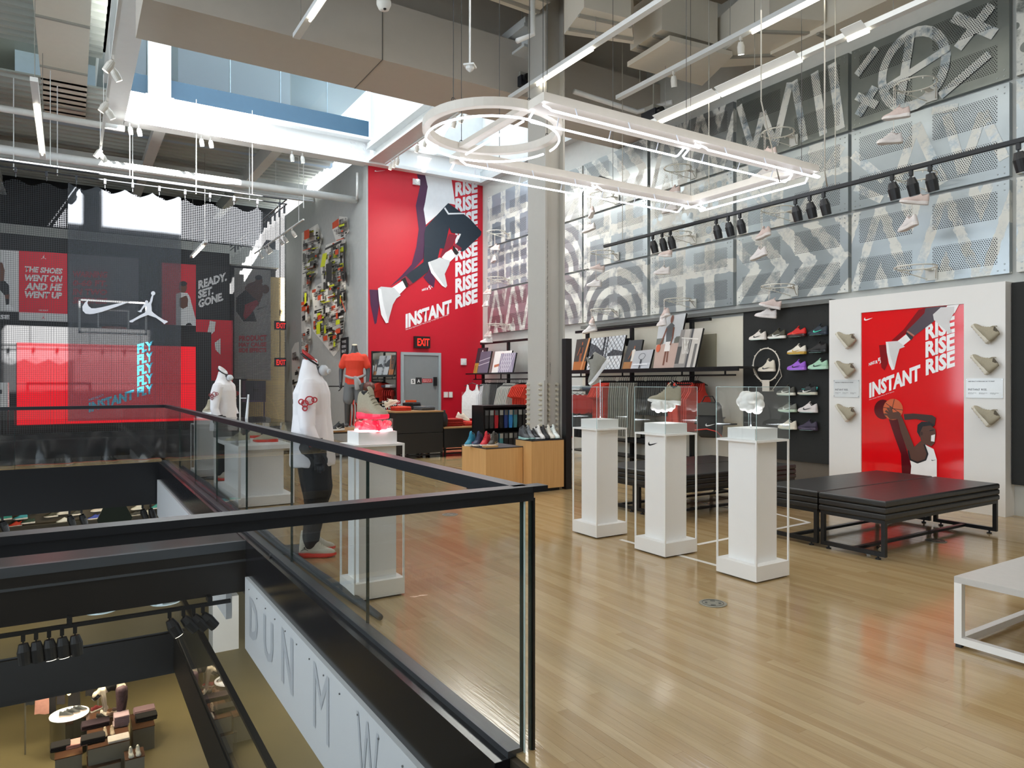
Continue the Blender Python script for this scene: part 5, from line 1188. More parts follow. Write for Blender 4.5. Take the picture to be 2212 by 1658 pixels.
b = B(); b.box(7.475, 7.525, 1.6, 9.05, 3.735, 3.775); b.box(7.487, 7.513, 1.6, 9.05, 3.73, 3.735); b.build('track', BLACK, t)
b = B()
for yy in (8.6, 6.8, 4.9, 2.8): b.cyl((7.5, yy, 3.77), (7.5, yy, 7.7), .006, n=5)
b.build('suspension_rods', M('#b9b5aa', .5), t, kind='stuff')
gn = ['leftmost', 'second', 'third', 'fourth', 'rightmost']
for gi, pxs in enumerate(((1410, 1430, 1448), (1547, 1573, 1598), (1718, 1749, 1779), (1927, 1968, 2009), (2200,))):
    for k, px_ in enumerate(pxs):
        y = atX(px_, 450, 7.5).y
        spot_head((7.5, y, 3.735), (.22, -.1, -1), 'black spotlight, %s of the %s cluster on the black track' % (('left', 'middle', 'right')[k], gn[gi]), group='black spotlights on the right track', s=1.12)
        lamp('spot_lamp', 'SPOT', (7.54, y, 3.5), V((.9, -.05+random.uniform(-.2, .2), -1.5)).to_track_quat('-Z', 'Y').to_euler(), 12, WARM, spot_size=.95, spot_blend=.7, shadow_soft_size=.03)
# ---------------------------------------------------------------- fluorescent battens and white spot tracks
TUBE = M('#fff6e2', .3, emit=9, var=0)
def batten(x, y0, y1, z, label, tubes, wires=(), refl=False):
    t = thing('batten_light', label, 'ceiling light', (x, (y0+y1)/2, z))
    b = B(); b.box(x-.045, x+.045, y0, y1, z, z+.06); b.build('housing', STEELW, t)
    for a, c_ in tubes:
        b = B(); b.cyl((x, a, z-.03), (x, c_, z-.03), .016, n=8); b.build('tube', TUBE, t)
        if refl: b = B(); b.prism([(x-.05, a, z), (x-.15, a, z-.0+.05), (x-.15, c_, z+.05), (x-.05, c_, z)], (0, 0, .005)); b.prism([(x+.05, a, z), (x+.15, a, z+.05), (x+.15, c_, z+.05), (x+.05, c_, z)], (0, 0, .005)); b.build('reflector', STEELW, t)
    b = B()
    for yy in wires: b.cyl((x, yy, z+.05), (x, yy, 7.7), .005, n=4)
    if wires: b.build('suspension_wires', M('#8d8a82', .5), t, kind='stuff')
batten(5.82, 4.0, 9.3, 5.9, 'fluorescent batten crossing in front of the steel column', [(7.26, 8.56)], (5.4, 7.2, 8.8))
batten(7.46, 1.0, 8.3, 5.4, 'bright fluorescent batten with two tubes above the painted panels', [(6.58, 7.72), (5.31, 6.54), (4.47, 4.72)], (7.6, 6.0, 4.2), refl=True)
batten(7.23, 2.0, 8.4, 5.9, 'fluorescent batten and track in front of the grey ductwork, upper right', [(4.2, 5.85)], (7.9, 6.2, 4.6))
batten(2.46, 6.0, 9.1, 5.9, 'short fluorescent batten in front of the grey bulkhead', [(7.0, 8.5)], (6.6, 8.9))
batten(-.40, 11.3, 15.2, 5.5, 'slanting-looking batten at the upper left, ahead of the netting', [(12.2, 13.4), (13.45, 14.75)], (11.6, 14.9))
batten(2.9, 19.0, 21.5, 5.0, 'fluorescent batten above the practice court', [(19.4, 21.2)], (19.2, 21.3))
for px_, py_, X_, lab in ((1600, 95, 7.23, 'white spotlight on the upper right track, right one'), (1455, 170, 7.23, 'white spotlight on the upper right track, left one')):
    p = atX(px_, py_, X_); spot_head((X_, p.y, 5.9), (.3, .2, -1), lab, '#dcdad2', .9, on=(px_ == 1600))
t = thing('light_track', 'white spotlight track running up beside the white I-beam', 'light track', (.48, 12, 5.6)); b = B(); b.box(.46, .50, 8.5, 15.2, 5.75, 5.79); b.build('track', STEELW, t)
b = B()
for yy in (9.5, 11.5, 13.5, 15): b.cyl((.48, yy, 5.79), (.48, yy, 6.62), .006, n=5)
b.build('suspension_rods', STEELW, t, kind='stuff')
for k, yy in enumerate((10.5, 10.75, 12.1, 12.35, 14.6, 14.85)): spot_head((.48, yy, 5.75), (.5 if k % 2 else -.5, .2, -.8), 'white spotlight on the track beside the I-beam', '#dcdad2', 1.0, on=True, group='white spotlights beside the I-beam')
for k, (x_, pr) in enumerate(((1.0, 'far left'), (1.16, 'far left'), (2.30, 'left of centre'), (2.48, 'left of centre'), (4.15, 'right'), (4.38, 'right'))):
    spot_head((x_, 15.72, 6.60), (.2, .3, -1), 'white spotlight under the white cross beam, %s pair' % pr, '#eef0ee', .9, on=True, group='white spotlights under the cross beam')
t = thing('light_track', 'white spotlight track under the beam leading to the red wall', 'light track', (6.2, 13, 6.6)); b = B(); b.box(6.24, 6.28, 10.5, 15.5, 6.60, 6.635); b.build('track', STEELW, t)
for k, yy in enumerate((11.4, 11.7, 12.0, 13.3, 13.7, 14.75, 14.95, 15.15)): spot_head((6.26, yy, 6.60), (-.1, .5, -1), 'white spotlight in the row leading to the red wall', '#e9e6df', .9, on=True, group='white spotlights leading to the red wall')
t = thing('light_track', 'white spotlight track in front of the grey collage wall', 'light track', (4.6, 18, 5.2)); b = B(); b.box(4.58, 4.62, 16.4, 21.5, 5.27, 5.30); b.build('track', STEELW, t)
b = B()
for yy in (16.8, 19, 21): b.cyl((4.6, yy, 5.3), (4.6, yy, 7.3), .006, n=5)
b.build('suspension_rods', STEELW, t, kind='stuff')
for k, yy in enumerate((17.4, 18.2, 18.6, 19.8, 20.1, 20.9)):
    spot_head((4.6, yy, 5.27), (.6, .1, -.8), 'white spotlight on the track in front of the collage wall', '#e9e6df', .95, on=True, group='white spotlights at the collage wall')
    if k % 2 == 0: lamp('spot_lamp', 'SPOT', (4.75, yy, 5.05), V((1.2, .1, -1.7)).to_track_quat('-Z', 'Y').to_euler(), 60, WARM, spot_size=.9, spot_blend=.8, shadow_soft_size=.03)
# hanging sensor, dome camera, projector, pipes
p = atZ(1015, 148, 5.2); t = thing('sensor_pendant', 'white diamond-shaped sensor on a thin hanging rod', 'sensor', p)
b = B(); b.cyl(p+V((0, 0, .05)), p+V((0, 0, 2.5)), .012); b.build('rod', STEELW, t)
b = B(); b.skin([[b.v(p+V(q)) for q in ((-.09, 0, .02), (0, -.09, .02), (.09, 0, .02), (0, .09, .02))], [b.v(p+V(q)) for q in ((-.09, 0, .04), (0, -.09, .04), (.09, 0, .04), (0, .09, .04))]]); b.lathe([(.05, .02), (.045, -.01), (.01, -.04)], p, 12); b.build('head', STEELW, t)
p = atZ(829, 14, 5.9); t = thing('dome_camera', 'white dome security camera hanging at the top of the picture', 'camera', p)
b = B(); b.lathe([(.04, .30), (.045, .08), (.085, .06), (.085, .02), (.06, -.035), (.02, -.05), (.001, -.05)], p, 18); b.cyl(p+V((0, 0, .3)), p+V((0, 0, 1.0)), .02); b.build('housing', STEELW, t, smooth=True)
b = B(); b.ell(p+V((0, -.03, -.035)), .022, .022, .02); b.build('lens', BLACK, t)
for px_, py_, lab in ((1412, 245, 'black projector under the duct above the far panels'), (1128, 175, 'black projector seen left of the column top')):
    p = atZ(px_, py_, 5.75 if px_ > 1300 else 6.3); t = thing('projector', lab, 'projector', p)
    b = B(); b.box(p.x-.12, p.x+.12, p.y-.16, p.y+.16, p.z-.14, p.z+.02); b.build('body', M('#22252c', .4), t)
    b = B(); b.cyl(p+V((-.05, -.17, -.02)), p+V((-.05, -.24, -.03)), .055, n=14); b.build('lens', BLACK, t)
    b = B(); b.cyl(p, (p.x, p.y, 7.75), .015); b.box(p.x-.1, p.x+.1, p.y-.1, p.y+.1, p.z+.02, p.z+.10); b.build('bracket', M('#aaa79c', .5), t)
# ---------------------------------------------------------------- ductwork
DU = M('#dcd5c6', .5, var=.03); DUD = M('#9d9a90', .5)
def duct(name_label, quad, h, seams=0):
    t = thing('air_duct', name_label, 'duct', quad[0]); b = B(); b.prism(quad, (0, 0, h)); b.build('duct_body', DU, t)
    a, b0, c_, d = [V(q) for q in quad]
    for k in range(seams):
        f = (k+.5)/seams; p, q = a.lerp(d, f), b0.lerp(c_, f); bb = B(); bb.bar(p+V((0, 0, -.012)), q+V((0, 0, -.012)), .05, .035); bb.build('flange', DUD, t)
    return t
duct('large flat grey duct running along the top of the painted wall', [(8.55, -1, 6.22), (9.03, -1, 6.22), (9.03, 6.6, 6.22), (8.55, 6.6, 6.22)], .75, 5)
duct('elbow of the grey duct turning away from the right wall', [(7.75, 6.0, 6.30), (8.50, 5.7, 6.30), (9.0, 6.7, 6.25), (8.1, 7.5, 6.25)], .55, 2)
duct('pale access plate hung under the ductwork', [(6.95, 7.0, 6.18), (8.05, 6.86, 6.18), (8.45, 7.80, 6.18), (7.0, 7.92, 6.18)], .07, 0)
duct('grey duct box above the pale access plate', [(6.9, 7.1, 6.36), (7.9, 7.0, 6.36), (8.1, 7.7, 6.36), (6.95, 7.8, 6.36)], .6, 2)
duct('tapered duct section left of the access plate', [(5.55, 7.1, 6.28), (6.25, 7.0, 6.28), (6.75, 7.5, 6.28), (5.75, 7.8, 6.28)], .55, 2)
duct('wide pale duct running left behind the battens', [(2.2, 7.35, 6.95), (5.65, 7.10, 6.90), (5.8, 8.6, 6.90), (2.2, 8.6, 6.95)], .6, 5)
duct('broad pale duct lying along the upper left ceiling', [(-.50, 4, 7.3), (.26, 4, 7.3), (.30, 18.6, 7.3), (-.45, 18.6, 7.3)], .35, 7)
duct('second pale duct at the extreme upper left', [(-3.2, 8, 7.2), (-2.4, 8, 7.2), (-2.4, 18, 7.2), (-3.2, 18, 7.2)], .4, 5)
PIPE = M('#eceeed', .4)
def pipe(label, pts, r, col=None, cat='pipe', name='pipe', rings=0):
    b = B(); b.tube(pts, r, 10)
    t = b.build(name, col or PIPE, smooth=True); tag(t, label, cat)
    return t
pipe('big sunlit white pipe crossing above the netting', [(-6, 16.45, 5.92), (5.9, 16.45, 5.92)], .085)
pipe('second white pipe crossing higher at the far left', [(-6, 15.45, 6.38), (.9, 15.45, 6.38)], .06)
pipe('thin sprinkler pipe across the court ceiling', [(-6, 19.0, 6.4), (5.6, 19.0, 6.4)], .03)
pipe('thin white pipe at the right end of the bulkhead', [(5.95, 16.6, 5.92), (5.75, 16.0, 5.92), (5.75, 16.0, 6.45)], .03)
pipe('white conduit looping down from the upper right ceiling', [(6.1, 5.0, 7.4), (6.3, 5.0, 6.6), (6.45, 5.1, 6.0), (6.45, 5.1, 4.6), (6.9, 5.2, 3.8)], .007, M('#bdb9ae', .5))
pipe('thick white pipe beside the grey ducts, upper right', [(5.5, 5.3, 6.6), (8.2, 5.9, 6.7)], .05)
pipe('white drop pipe hooked under the pale duct', [(5.3, 7.9, 6.9), (5.3, 7.9, 6.2), (5.05, 7.9, 6.05)], .035)
pipe('white pipe with an elbow under the access plate', [(6.6, 8.7, 6.0), (7.9, 8.7, 5.95), (8.1, 8.1, 5.95)], .04)
pipe('tall thin white conduit hanging to the black track', [(7.3, 4.9, 7.6), (7.3, 4.9, 3.9), (7.42, 4.95, 3.77)], .008, M('#bdb9ae', .5))
for k, (x_, y_) in enumerate(((1.1, 16.4), (2.3, 16.4), (3.4, 16.4), (4.6, 16.4), (-.2, 16.4), (-.9, 16.4))):
    b = B(); b.cyl((x_, y_, 5.55), (x_, y_, 7.3), .010, n=5); tag(b.build('hanger_rod', PIPE), 'thin vertical hanger rod holding the sunlit pipe', 'rod', 'hanger rods of the sunlit pipe')
# ---------------------------------------------------------------- red wall: action poster, door, exit sign, mirror, switches
YR = 15.81; Z6 = zm(560, 330, 3.948)
t = rwp = thing('wall_graphic', 'tall red wall graphic of a leaping athlete with the word RISE repeated', 'wall graphic', (7.5, YR, 2.6))
f6 = lambda a, c_, k: atY(*Z6(a, c_), YR-.002-k)
NAVY = M('#1d2b38', .5, var=.15); SHAD = M('#4a1f45', .5); WH6 = M('#eef0f4', .5); MAR = M('#8c2338', .5); SHOE6 = M('#cfd3d6', .5)
def t6(s, bl, br, tl, **kw): text(s, WH6, f6(*bl, .001), f6(*br, .001), f6(*tl, .001), rwp, **kw)
for i in range(8): t6('RISE', (1672, 1335-137*i), (1862, 1275-133.6*i), (1672, 1210-137*i), bold=.05)
t6('INSTANT', (1248, 1498), (1640, 1366), (1248, 1374), bold=.05)
t6('NIKE', (1387, 1180), (1422, 1168), (1387, 1162), bold=.03)
for ch, (x_, y_) in zip('REACT', ((1428, 1170), (1444, 1152), (1452, 1166), (1466, 1150), (1480, 1144))): t6(ch, (x_, y_), (x_+14, y_-4), (x_, y_-20), bold=.04)
t6('Nike React Hyperdunk 2017 Flyknit. Energy To Help Push Yourself Further.', (1250, 1516), (1614, 1386), (1250, 1502), bold=.0)
L6 = [(SHAD, [(1345, 182), (1415, 192), (1437, 290), (1415, 420), (1402, 480), (1422, 610), (1412, 780), (1400, 900), (1300, 1010), (1240, 1055), (1110, 1145), (1210, 1050), (1300, 950), (1340, 800), (1360, 650), (1335, 450), (1370, 290)]),
      (SHAD, [(940, 1165), (1015, 1168), (1022, 1300), (1000, 1450), (985, 1462), (950, 1300)]), (SHAD, [(1400, 1060), (1460, 990), (1500, 1080), (1490, 1150), (1440, 1110)]), (M('#7d1830', .5), [(1560, 830), (1620, 690), (1690, 700), (1650, 790), (1590, 850), (1540, 900)]),
      (WH6, [(1415, 192), (1640, 226), (1656, 330), (1672, 442), (1612, 430), (1590, 465), (1422, 612), (1402, 480), (1415, 420), (1437, 290)]),
      (NAVY, [(1735, 515), (1800, 565), (1896, 672), (1890, 702), (1752, 832), (1730, 842), (1658, 792), (1690, 762), (1722, 690), (1640, 682), (1615, 620)]),
      (NAVY, [(1612, 428), (1742, 520), (1738, 600), (1622, 625), (1602, 720), (1575, 817), (1540, 812), (1410, 792), (1408, 690), (1422, 630), (1590, 450)]),
      (WH6, [(1585, 463), (1617, 512), (1738, 510), (1746, 522), (1610, 526), (1576, 474)]), (MAR, [(1672, 772), (1728, 812), (1716, 838), (1658, 792)]), (BLACK, [(1652, 788), (1702, 850), (1682, 872), (1652, 842)]),
      (WH6, [(1640, 820), (1678, 880), (1622, 932), (1556, 892), (1590, 850)]), (SHOE6, [(1437, 930), (1540, 892), (1627, 920), (1620, 952), (1582, 1032), (1603, 1132), (1590, 1150), (1560, 1132), (1468, 1022)]), (WH6, [(1437, 930), (1452, 928), (1490, 1010), (1590, 1150), (1558, 1132), (1466, 1022)]),
      (NAVY, [(1408, 792), (1542, 812), (1522, 902), (1440, 932), (1452, 990), (1440, 1012), (1312, 1112), (1244, 1050), (1402, 930)]), (MAR, [(1228, 1060), (1254, 1050), (1311, 1112), (1282, 1127)]), (BLACK, [(1208, 1080), (1246, 1060), (1272, 1140), (1246, 1152)]),
      (WH6, [(1222, 1090), (1252, 1150), (1190, 1212), (1130, 1150)]), (SHOE6, [(1013, 1155), (1040, 1140), (1150, 1150), (1207, 1215), (1170, 1240), (1140, 1292), (1110, 1400), (1100, 1447), (1080, 1452), (1040, 1380), (1020, 1250)]), (WH6, [(1013, 1155), (1040, 1160), (1062, 1300), (1102, 1447), (1080, 1452), (1040, 1380), (1020, 1250)]),
      (WH6, [(983+a*95, 160-c_*42) for a, c_ in SWN])]
decal('printed_athlete', L6, f6, rwp, step=.0012, base=.003)
# door
dl, dr = atY(865, 800, YR).x, atY(951, 800, YR).x; dz = atY(908, 761, YR).z
t = thing('door_1', 'grey metal exit door in the red wall', 'door', ((dl+dr)/2, YR, 0)); t['kind'] = 'structure'; del t['category']; FRM = M('#9fabb0', .4)
b = B(); b.box(dl, dl+.07, YR-.05, YR-.002, 0, dz); b.box(dr-.07, dr, YR-.05, YR-.002, 0, dz); b.box(dl+.07, dr-.07, YR-.05, YR-.002, dz-.07, dz); b.build('door_frame', FRM, t)
b = B(); b.box(dl+.075, dr-.075, YR-.03, YR-.004, .01, dz-.075); leaf_ = b.build('door_leaf', M('#84898c', .45), t)
g = lambda px_, py_, k=.034: atY(px_, py_, YR-k)
def plate(x0, y0, x1, y1, m, nm, par, k0=.031, k1=.036): a, c_ = g(x0, y0, k1), g(x1, y1, k1); b = B(); b.box(a.x, c_.x, YR-k1, YR-k0, c_.z, a.z); return b.build(nm, m, par)
pl = plate(888, 818, 897, 829, M('#e8eaea', .5), 'number_plate', leaf_); text('5', BLACK, g(890, 827, .037), g(895, 827, .037), g(890, 820, .037), leaf_)
plate(898, 815, 911, 829, M('#2e2f31', .5), 'letter_plate', leaf_); text('A', M('#e5e5e5', .5), g(901.5, 826, .037), g(907.5, 826, .037), g(901.5, 818.5, .037), leaf_)
plate(912, 817.5, 934, 826, M('#b3232c', .5), 'warning_plate', leaf_)
for k, s in enumerate(('EMERGENCY EXIT ONLY', 'ALARM WILL SOUND')): text(s, M('#f0e3e3', .5), g(913.5, 821.3+k*3.3, .037), g(932.5, 821.3+k*3.3, .037), g(913.5, 819.3+k*3.3, .037), leaf_, bold=.01)
b = B(); a = g(936, 814); c_ = g(941, 833); b.box(a.x, c_.x+.01, YR-.10, YR-.031, c_.z, a.z); b.build('lock_box', BLACK, leaf_)
# exit sign
a, c_ = atY(893, 726, YR), atY(926, 752, YR); t = thing('exit_sign', 'black EXIT sign with glowing red letters above the grey door', 'sign', ((a.x+c_.x)/2, YR-.05, c_.z))
b = B(); b.box(a.x, c_.x, YR-.09, YR-.002, c_.z, a.z); b.build('case', M('#141213', .4), t); h_ = a.z-c_.z; w_ = c_.x-a.x
text('EXIT', M('#ff2a1c', .5, emit=1.1), (a.x+w_*.16, YR-.092, c_.z+h_*.18), (c_.x-w_*.06, YR-.092, c_.z+h_*.18), (a.x+w_*.16, YR-.092, a.z-h_*.18), t, bold=.02)
# mirror
a, c_ = atY(802, 758, YR), atY(856, 885, YR); t = thing('wall_mirror', 'tall black-framed mirror on the red wall left of the door', 'mirror', ((a.x+c_.x)/2, YR-.02, c_.z))
b = B(); b.box(a.x, c_.x, YR-.03, YR-.002, .3, a.z); b.build('frame', BLACK, t)
b = B(); b.box(a.x+.025, c_.x-.025, YR-.034, YR-.031, .33, a.z-.025); b.build('glass', M('#d9dcdc', .02, 1, var=0), t)
for k, s in enumerate(('DOWNLOAD THE', 'NIKE+ APP NOW', 'GET YOURS', 'IN ALL SIZES')):
    z_ = 1.02-k*.075; text(s, M('#f2f2f2', .5), (a.x+.26, YR-.036, z_), (a.x+(.86 if k < 2 else .62), YR-.036, z_), (a.x+.26, YR-.036, z_+.05), t)
# wall fittings
for px0, py0, px1, py1, nm, lab, col, cat in ((995, 774, 1006, 788, 'thermostat', 'white alarm strobe box on the red wall right of the door', '#e3e4e6', 'alarm'), (958, 846, 966, 858, 'switch_plate', 'white switch plate right of the door, left one', '#eceae6', 'switch'),
                                             (969, 846, 976, 858, 'switch_plate', 'white switch plate right of the door, right one', '#eceae6', 'switch'), (997, 846, 1006, 859, 'fire_alarm', 'red and white fire alarm pull box on the red wall', '#c9565c', 'alarm'), (891, 386, 906, 401, 'wall_speaker', 'round white sensor high on the red wall graphic', '#e9e4e8', 'sensor')):
    a, c_ = atY(px0, py0, YR), atY(px1, py1, YR); t = thing(nm, lab, cat, ((a.x+c_.x)/2, YR, c_.z)); b = B(); b.box(a.x, c_.x, YR-.045, YR-.002, c_.z, a.z); b.build('body', M(col, .4), t)
    b = B(); m_ = (a+c_)/2
    if nm in ('thermostat', 'wall_speaker'): b.cyl((m_.x, YR-.045, m_.z), (m_.x, YR-.06, m_.z), (c_.x-a.x)*.32, n=12)
    else: b.box(m_.x-.012, m_.x+.012, YR-.056, YR-.045, m_.z-.03, m_.z+.03)
    b.build('front_part', M('#f4f4f2', .3) if nm != 'fire_alarm' else M('#f1f1f1', .4), t)
# ---------------------------------------------------------------- collage on the grey side wall
XM = 5.915; ZM_ = zm(640, 480, 6.906)
t = cg = thing('wall_mural', 'black, white, orange and lime collage mural on the grey side wall', 'mural', (XM, 19.5, 1.0))
fM = lambda a, c_, k: atX(*ZM_(a, c_), XM-.002-k)
mw_, mk_, mg_, mo_, ml_ = M('#e9e8e2', .6), M('#232323', .6), M('#8b8a86', .6), M('#d4512c', .6), M('#d6e02a', .6)
OUT = [[(80, 160), (190, 100), (320, 20), (360, 110), (400, 210), (380, 300), (350, 400), (320, 540), (320, 760), (240, 860), (200, 950), (190, 1080), (190, 1300), (215, 1480), (225, 1650), (205, 1900), (130, 2100), (80, 1900), (70, 1300), (80, 900), (85, 560)],
       [(535, 105), (640, 0), (640, -90), (760, -80), (795, 130), (740, 190), (740, 1340), (700, 1658), (640, 1900), (560, 2000), (480, 1900), (360, 1750), (250, 1620), (260, 1300), (235, 1060), (300, 940), (380, 900), (360, 660), (430, 440), (440, 340), (590, 280)],
       [(-70, 1900), (-20, 1800), (40, 1780), (60, 2300), (10, 2700), (-60, 2750)]]
def inside(p, P):
    r = False; j = len(P)-1
    for i in range(len(P)):
        if (P[i][1] > p[1]) != (P[j][1] > p[1]) and p[0] < (P[j][0]-P[i][0])*(p[1]-P[i][1])/(P[j][1]-P[i][1])+P[i][0]: r = not r
        j = i
    return r
LM = [(mw_, P) for P in OUT]; random.seed(21)
sk = -.30
def q4(x, y, w_, h_): return [(x, y), (x+w_, y+w_*sk), (x+w_, y+h_+w_*sk), (x, y+h_)]
for k in range(1100):
    P = OUT[0 if random.random() < .38 else (1 if random.random() < .93 else 2)]; xs = [p[0] for p in P]; ys = [p[1] for p in P]
    x, y = random.uniform(min(xs), max(xs)-20), random.uniform(min(ys), max(ys)-20); w_, h_ = random.choice(((60, 70), (30, 120), (80, 30), (50, 50), (25, 25), (110, 14))); kind = random.random()
    Q = q4(x, y, w_, h_)
    if not all(inside(p, P) for p in Q): continue
    if kind < .35:
        n_ = random.randint(3, 6)
        for i in range(n_): LM.append((mk_, q4(x, y+i*h_/n_, w_, h_/n_*.5)))
    elif kind < .55:
        for i in range(3):
            for j in range(3): LM.append((mg_ if k % 2 else mk_, q4(x+i*w_/3, y+j*h_/3+i*w_/3*sk, w_/3*.6, h_/3*.6)))
    else: LM.append((random.choice((mk_, mk_, mg_, mo_, ml_, mw_)), Q))
for m_, P in ((mo_, [(115, 130), (192, 100), (196, 225), (118, 265)]), (mo_, [(537, 10), (632, -60), (636, 50), (540, 104)]), (ml_, [(395, 470), (458, 450), (425, 655), (358, 672)]), (mk_, [(443, 625), (530, 592), (530, 872), (443, 902)]),
              (mk_, [(703, 340), (733, 325), (733, 868), (703, 885)]), (mk_, [(432, 385), (675, 262), (675, 300), (425, 420)]), (mo_, [(648, 1090), (735, 1310), (735, 1345), (648, 1120)]), (ml_, [(300, 1530), (355, 1510), (355, 1660), (300, 1670)]),
              (mo_, [(578, 410), (628, 398), (628, 470), (578, 492)]), (mk_, [(608, 1005), (650, 990), (650, 1245), (608, 1265)]), (ml_, [(122, 1060), (152, 1045), (150, 1190), (120, 1230)]), (mo_, [(235, 1010), (292, 990), (292, 1035), (235, 1055)])): LM.append((m_, P))
decal('collage_print', LM, fM, cg, step=.0001, base=.001)
a, c_ = atX(738, 730, XM), atX(753, 780, XM); t = thing('wall_sign', 'small dark sign with white print beside the collage mural', 'sign', (XM, a.y, c_.z)); b = B(); b.box(XM-.03, XM-.002, min(a.y, c_.y), max(a.y, c_.y), c_.z, a.z); b.build('plate', M('#2a2e30', .5), t)
w_ = abs(a.y-c_.y)
for k, s in enumerate(('WE', 'RECOMMEND', 'REACT')): z_ = a.z-.14-k*.12; text(s, M('#dedede', .5), (XM-.032, a.y-w_*.2, z_), (XM-.032, a.y-w_*.8, z_), (XM-.032, a.y-w_*.2, z_+.07), t)
# ---------------------------------------------------------------- back wall posters
YB = 22.0; Z0 = zm(0, 330, 3.948); f0 = lambda a, c_, k: atY(*Z0(a, c_), YB-k)
GR = M('#b9babb', .6); RD0 = M('#c0192e', .55); BK0 = M('#191b1e', .6); SK0 = M('#5b3a2c', .6); WG = M('#c7c9ca', .6)
b = B(); a, c_ = atY(0, 542, YB+.02), atY(480, 705, YB+.02); b.box(-6, 4.0, YB+.02, YB+.12, 2.9, 5.3); struct('trim_poster_wall', b, M('#15171a', .7))
def poster(label, quad, m, nm='wall_poster'):
    P = [f0(*q, 0) for q in quad]; t = thing(nm, label, 'poster', (P[2]+P[3])/2); b = B(); b.prism(P, (0, .018, 0)); b.build('poster_board', m, t); return t
t = poster('red poster reading THE SHOES WENT ON AND HE WENT UP', [(162, 835), (572, 857), (575, 1440), (162, 1425)], RD0)
decal('poster_foot', [(GR, [(162, 1357), (575, 1374), (575, 1440), (162, 1425)])], f0, t, base=.002)
for s, bl, br, tl in (('THE SHOES', (207, 1015), (530, 1035), (212, 965)), ('WENT ON', (207, 1092), (528, 1103), (212, 1035)), ('AND HE', (212, 1168), (528, 1178), (218, 1105)), ('WENT UP', (207, 1235), (528, 1245), (210, 1178))):
    text(s, GR, f0(*bl, .003), f0(*br, .003), f0(*tl, .003), t, bold=.05, shear=.1)
text('NIKE REACT', GR, f0(332, 1347, .003), f0(410, 1350, .003), f0(332, 1335, .003), t, bold=.03)
JM = [(1296, 1212), (1308, 1216), (1300, 1260), (1290, 1290), (1293, 1320), (1295, 1350), (1310, 1365), (1350, 1395), (1400, 1425), (1420, 1430), (1433, 1440), (1400, 1460), (1390, 1448), (1330, 1405), (1262, 1382), (1200, 1405), (1150, 1430), (1130, 1445), (1105, 1443), (1103, 1432), (1120, 1425), (1140, 1415), (1200, 1380), (1235, 1362), (1250, 1335), (1248, 1310), (1235, 1312), (1212, 1340), (1207, 1358), (1190, 1358), (1172, 1350), (1190, 1345), (1200, 1335), (1215, 1310), (1232, 1288), (1245, 1283), (1262, 1282), (1278, 1268), (1285, 1240)]
def jump(m, cx, cy, s): return [(m, [((x-1268)*s+cx, (y-1320)*s+cy) for x, y in JM]), (m, [((x-1268)*s+cx, (y-1320)*s+cy) for x, y in circ(1250, 1271, 14)]), (m, [((x-1268)*s+cx, (y-1320)*s+cy) for x, y in circ(1306, 1197, 18)])]
decal('jumping_figure_mark', jump(GR, 372, 888, .13)+jump(RD0, 370, 1403, .11), f0, t, base=.004)
t = poster('grey poster with a runner in black shorts, far left', [(-160, 815), (160, 835), (160, 1355), (-160, 1345)], GR)
decal('printed_runner', [(SK0, [(-40, 930), (20, 935), (40, 1000), (35, 1090), (10, 1110), (-40, 1100)]), (BK0, [(-40, 1095), (40, 1090), (78, 1130), (80, 1205), (40, 1215), (0, 1170), (-40, 1200)]), (SK0, [(40, 1210), (82, 1205), (80, 1245), (45, 1250)]), (BK0, [(44, 1245), (80, 1245), (78, 1300), (50, 1300)]), (WG, [(50, 1295), (80, 1290), (122, 1330), (110, 1340), (45, 1335)])], f0, t, base=.002, step=.002)
t = poster('black poster strip with the letters SE below the runner', [(-160, 1348), (160, 1358), (160, 1440), (-160, 1430)], BK0); text('ELSE', WG, f0(-80, 1415, .003), f0(82, 1418, .003), f0(-80, 1378, .003), t, bold=.05)
t = poster('grey poster with warning lettering, seen through the black banner', [(580, 858), (1180, 900), (1180, 1470), (580, 1440)], M('#5d5f63', .6))
for k, s in enumerate(('WARNING', '0-60 FT.', 'IN TWO', 'SECONDS')): text(s, RD0, f0(620, 1060+k*75, .003), f0(915, 1065+k*75, .003), f0(620, 1005+k*75, .003), t, bold=.05, shear=.1)
t = poster('red poster with a player in a white jersey, right of the black banner', [(1380, 935), (1670, 955), (1670, 1475), (1380, 1460)], RD0)
decal('printed_player', [(SK0, circ(1560, 1145, 34, 50)), (BK0, circ(1562, 1115, 34, 22)), (WG, [(1500, 1200), (1540, 1190), (1600, 1195), (1620, 1230), (1670, 1420), (1670, 1475), (1500, 1470)]), (SK0, [(1530, 1240), (1590, 1215), (1605, 1250), (1600, 1310), (1560, 1330), (1530, 1310)]), (BK0, [(1580, 1470), (1600, 1450), (1625, 1450), (1640, 1470)])], f0, t, base=.002, step=.002)
t = poster('black poster reading READY. SET. GONE.', [(1672, 957), (1955, 970), (1955, 1425), (1672, 1418)], BK0)
for s, bl, br, tl in (('READY.', (1692, 1165), (1935, 1090), (1692, 1090)), ('SET.', (1690, 1245), (1822, 1205), (1690, 1172)), ('GONE.', (1692, 1325), (1905, 1258), (1692, 1252))): text(s, WG, f0(*bl, .003), f0(*br, .003), f0(*tl, .003), t, bold=.05)
t = poster('red poster with a white sneaker below READY SET GONE', [(1672, 1420), (1985, 1428), (1985, 2000), (1672, 2000)], RD0)
decal('printed_shoe', [(WG, [(1790, 1430), (1840, 1440), (1830, 1520), (1790, 1560), (1770, 1530)]), (WG, [(1830, 1620), (1880, 1580), (1880, 1720), (1840, 1680)])], f0, t, base=.002, step=.002)
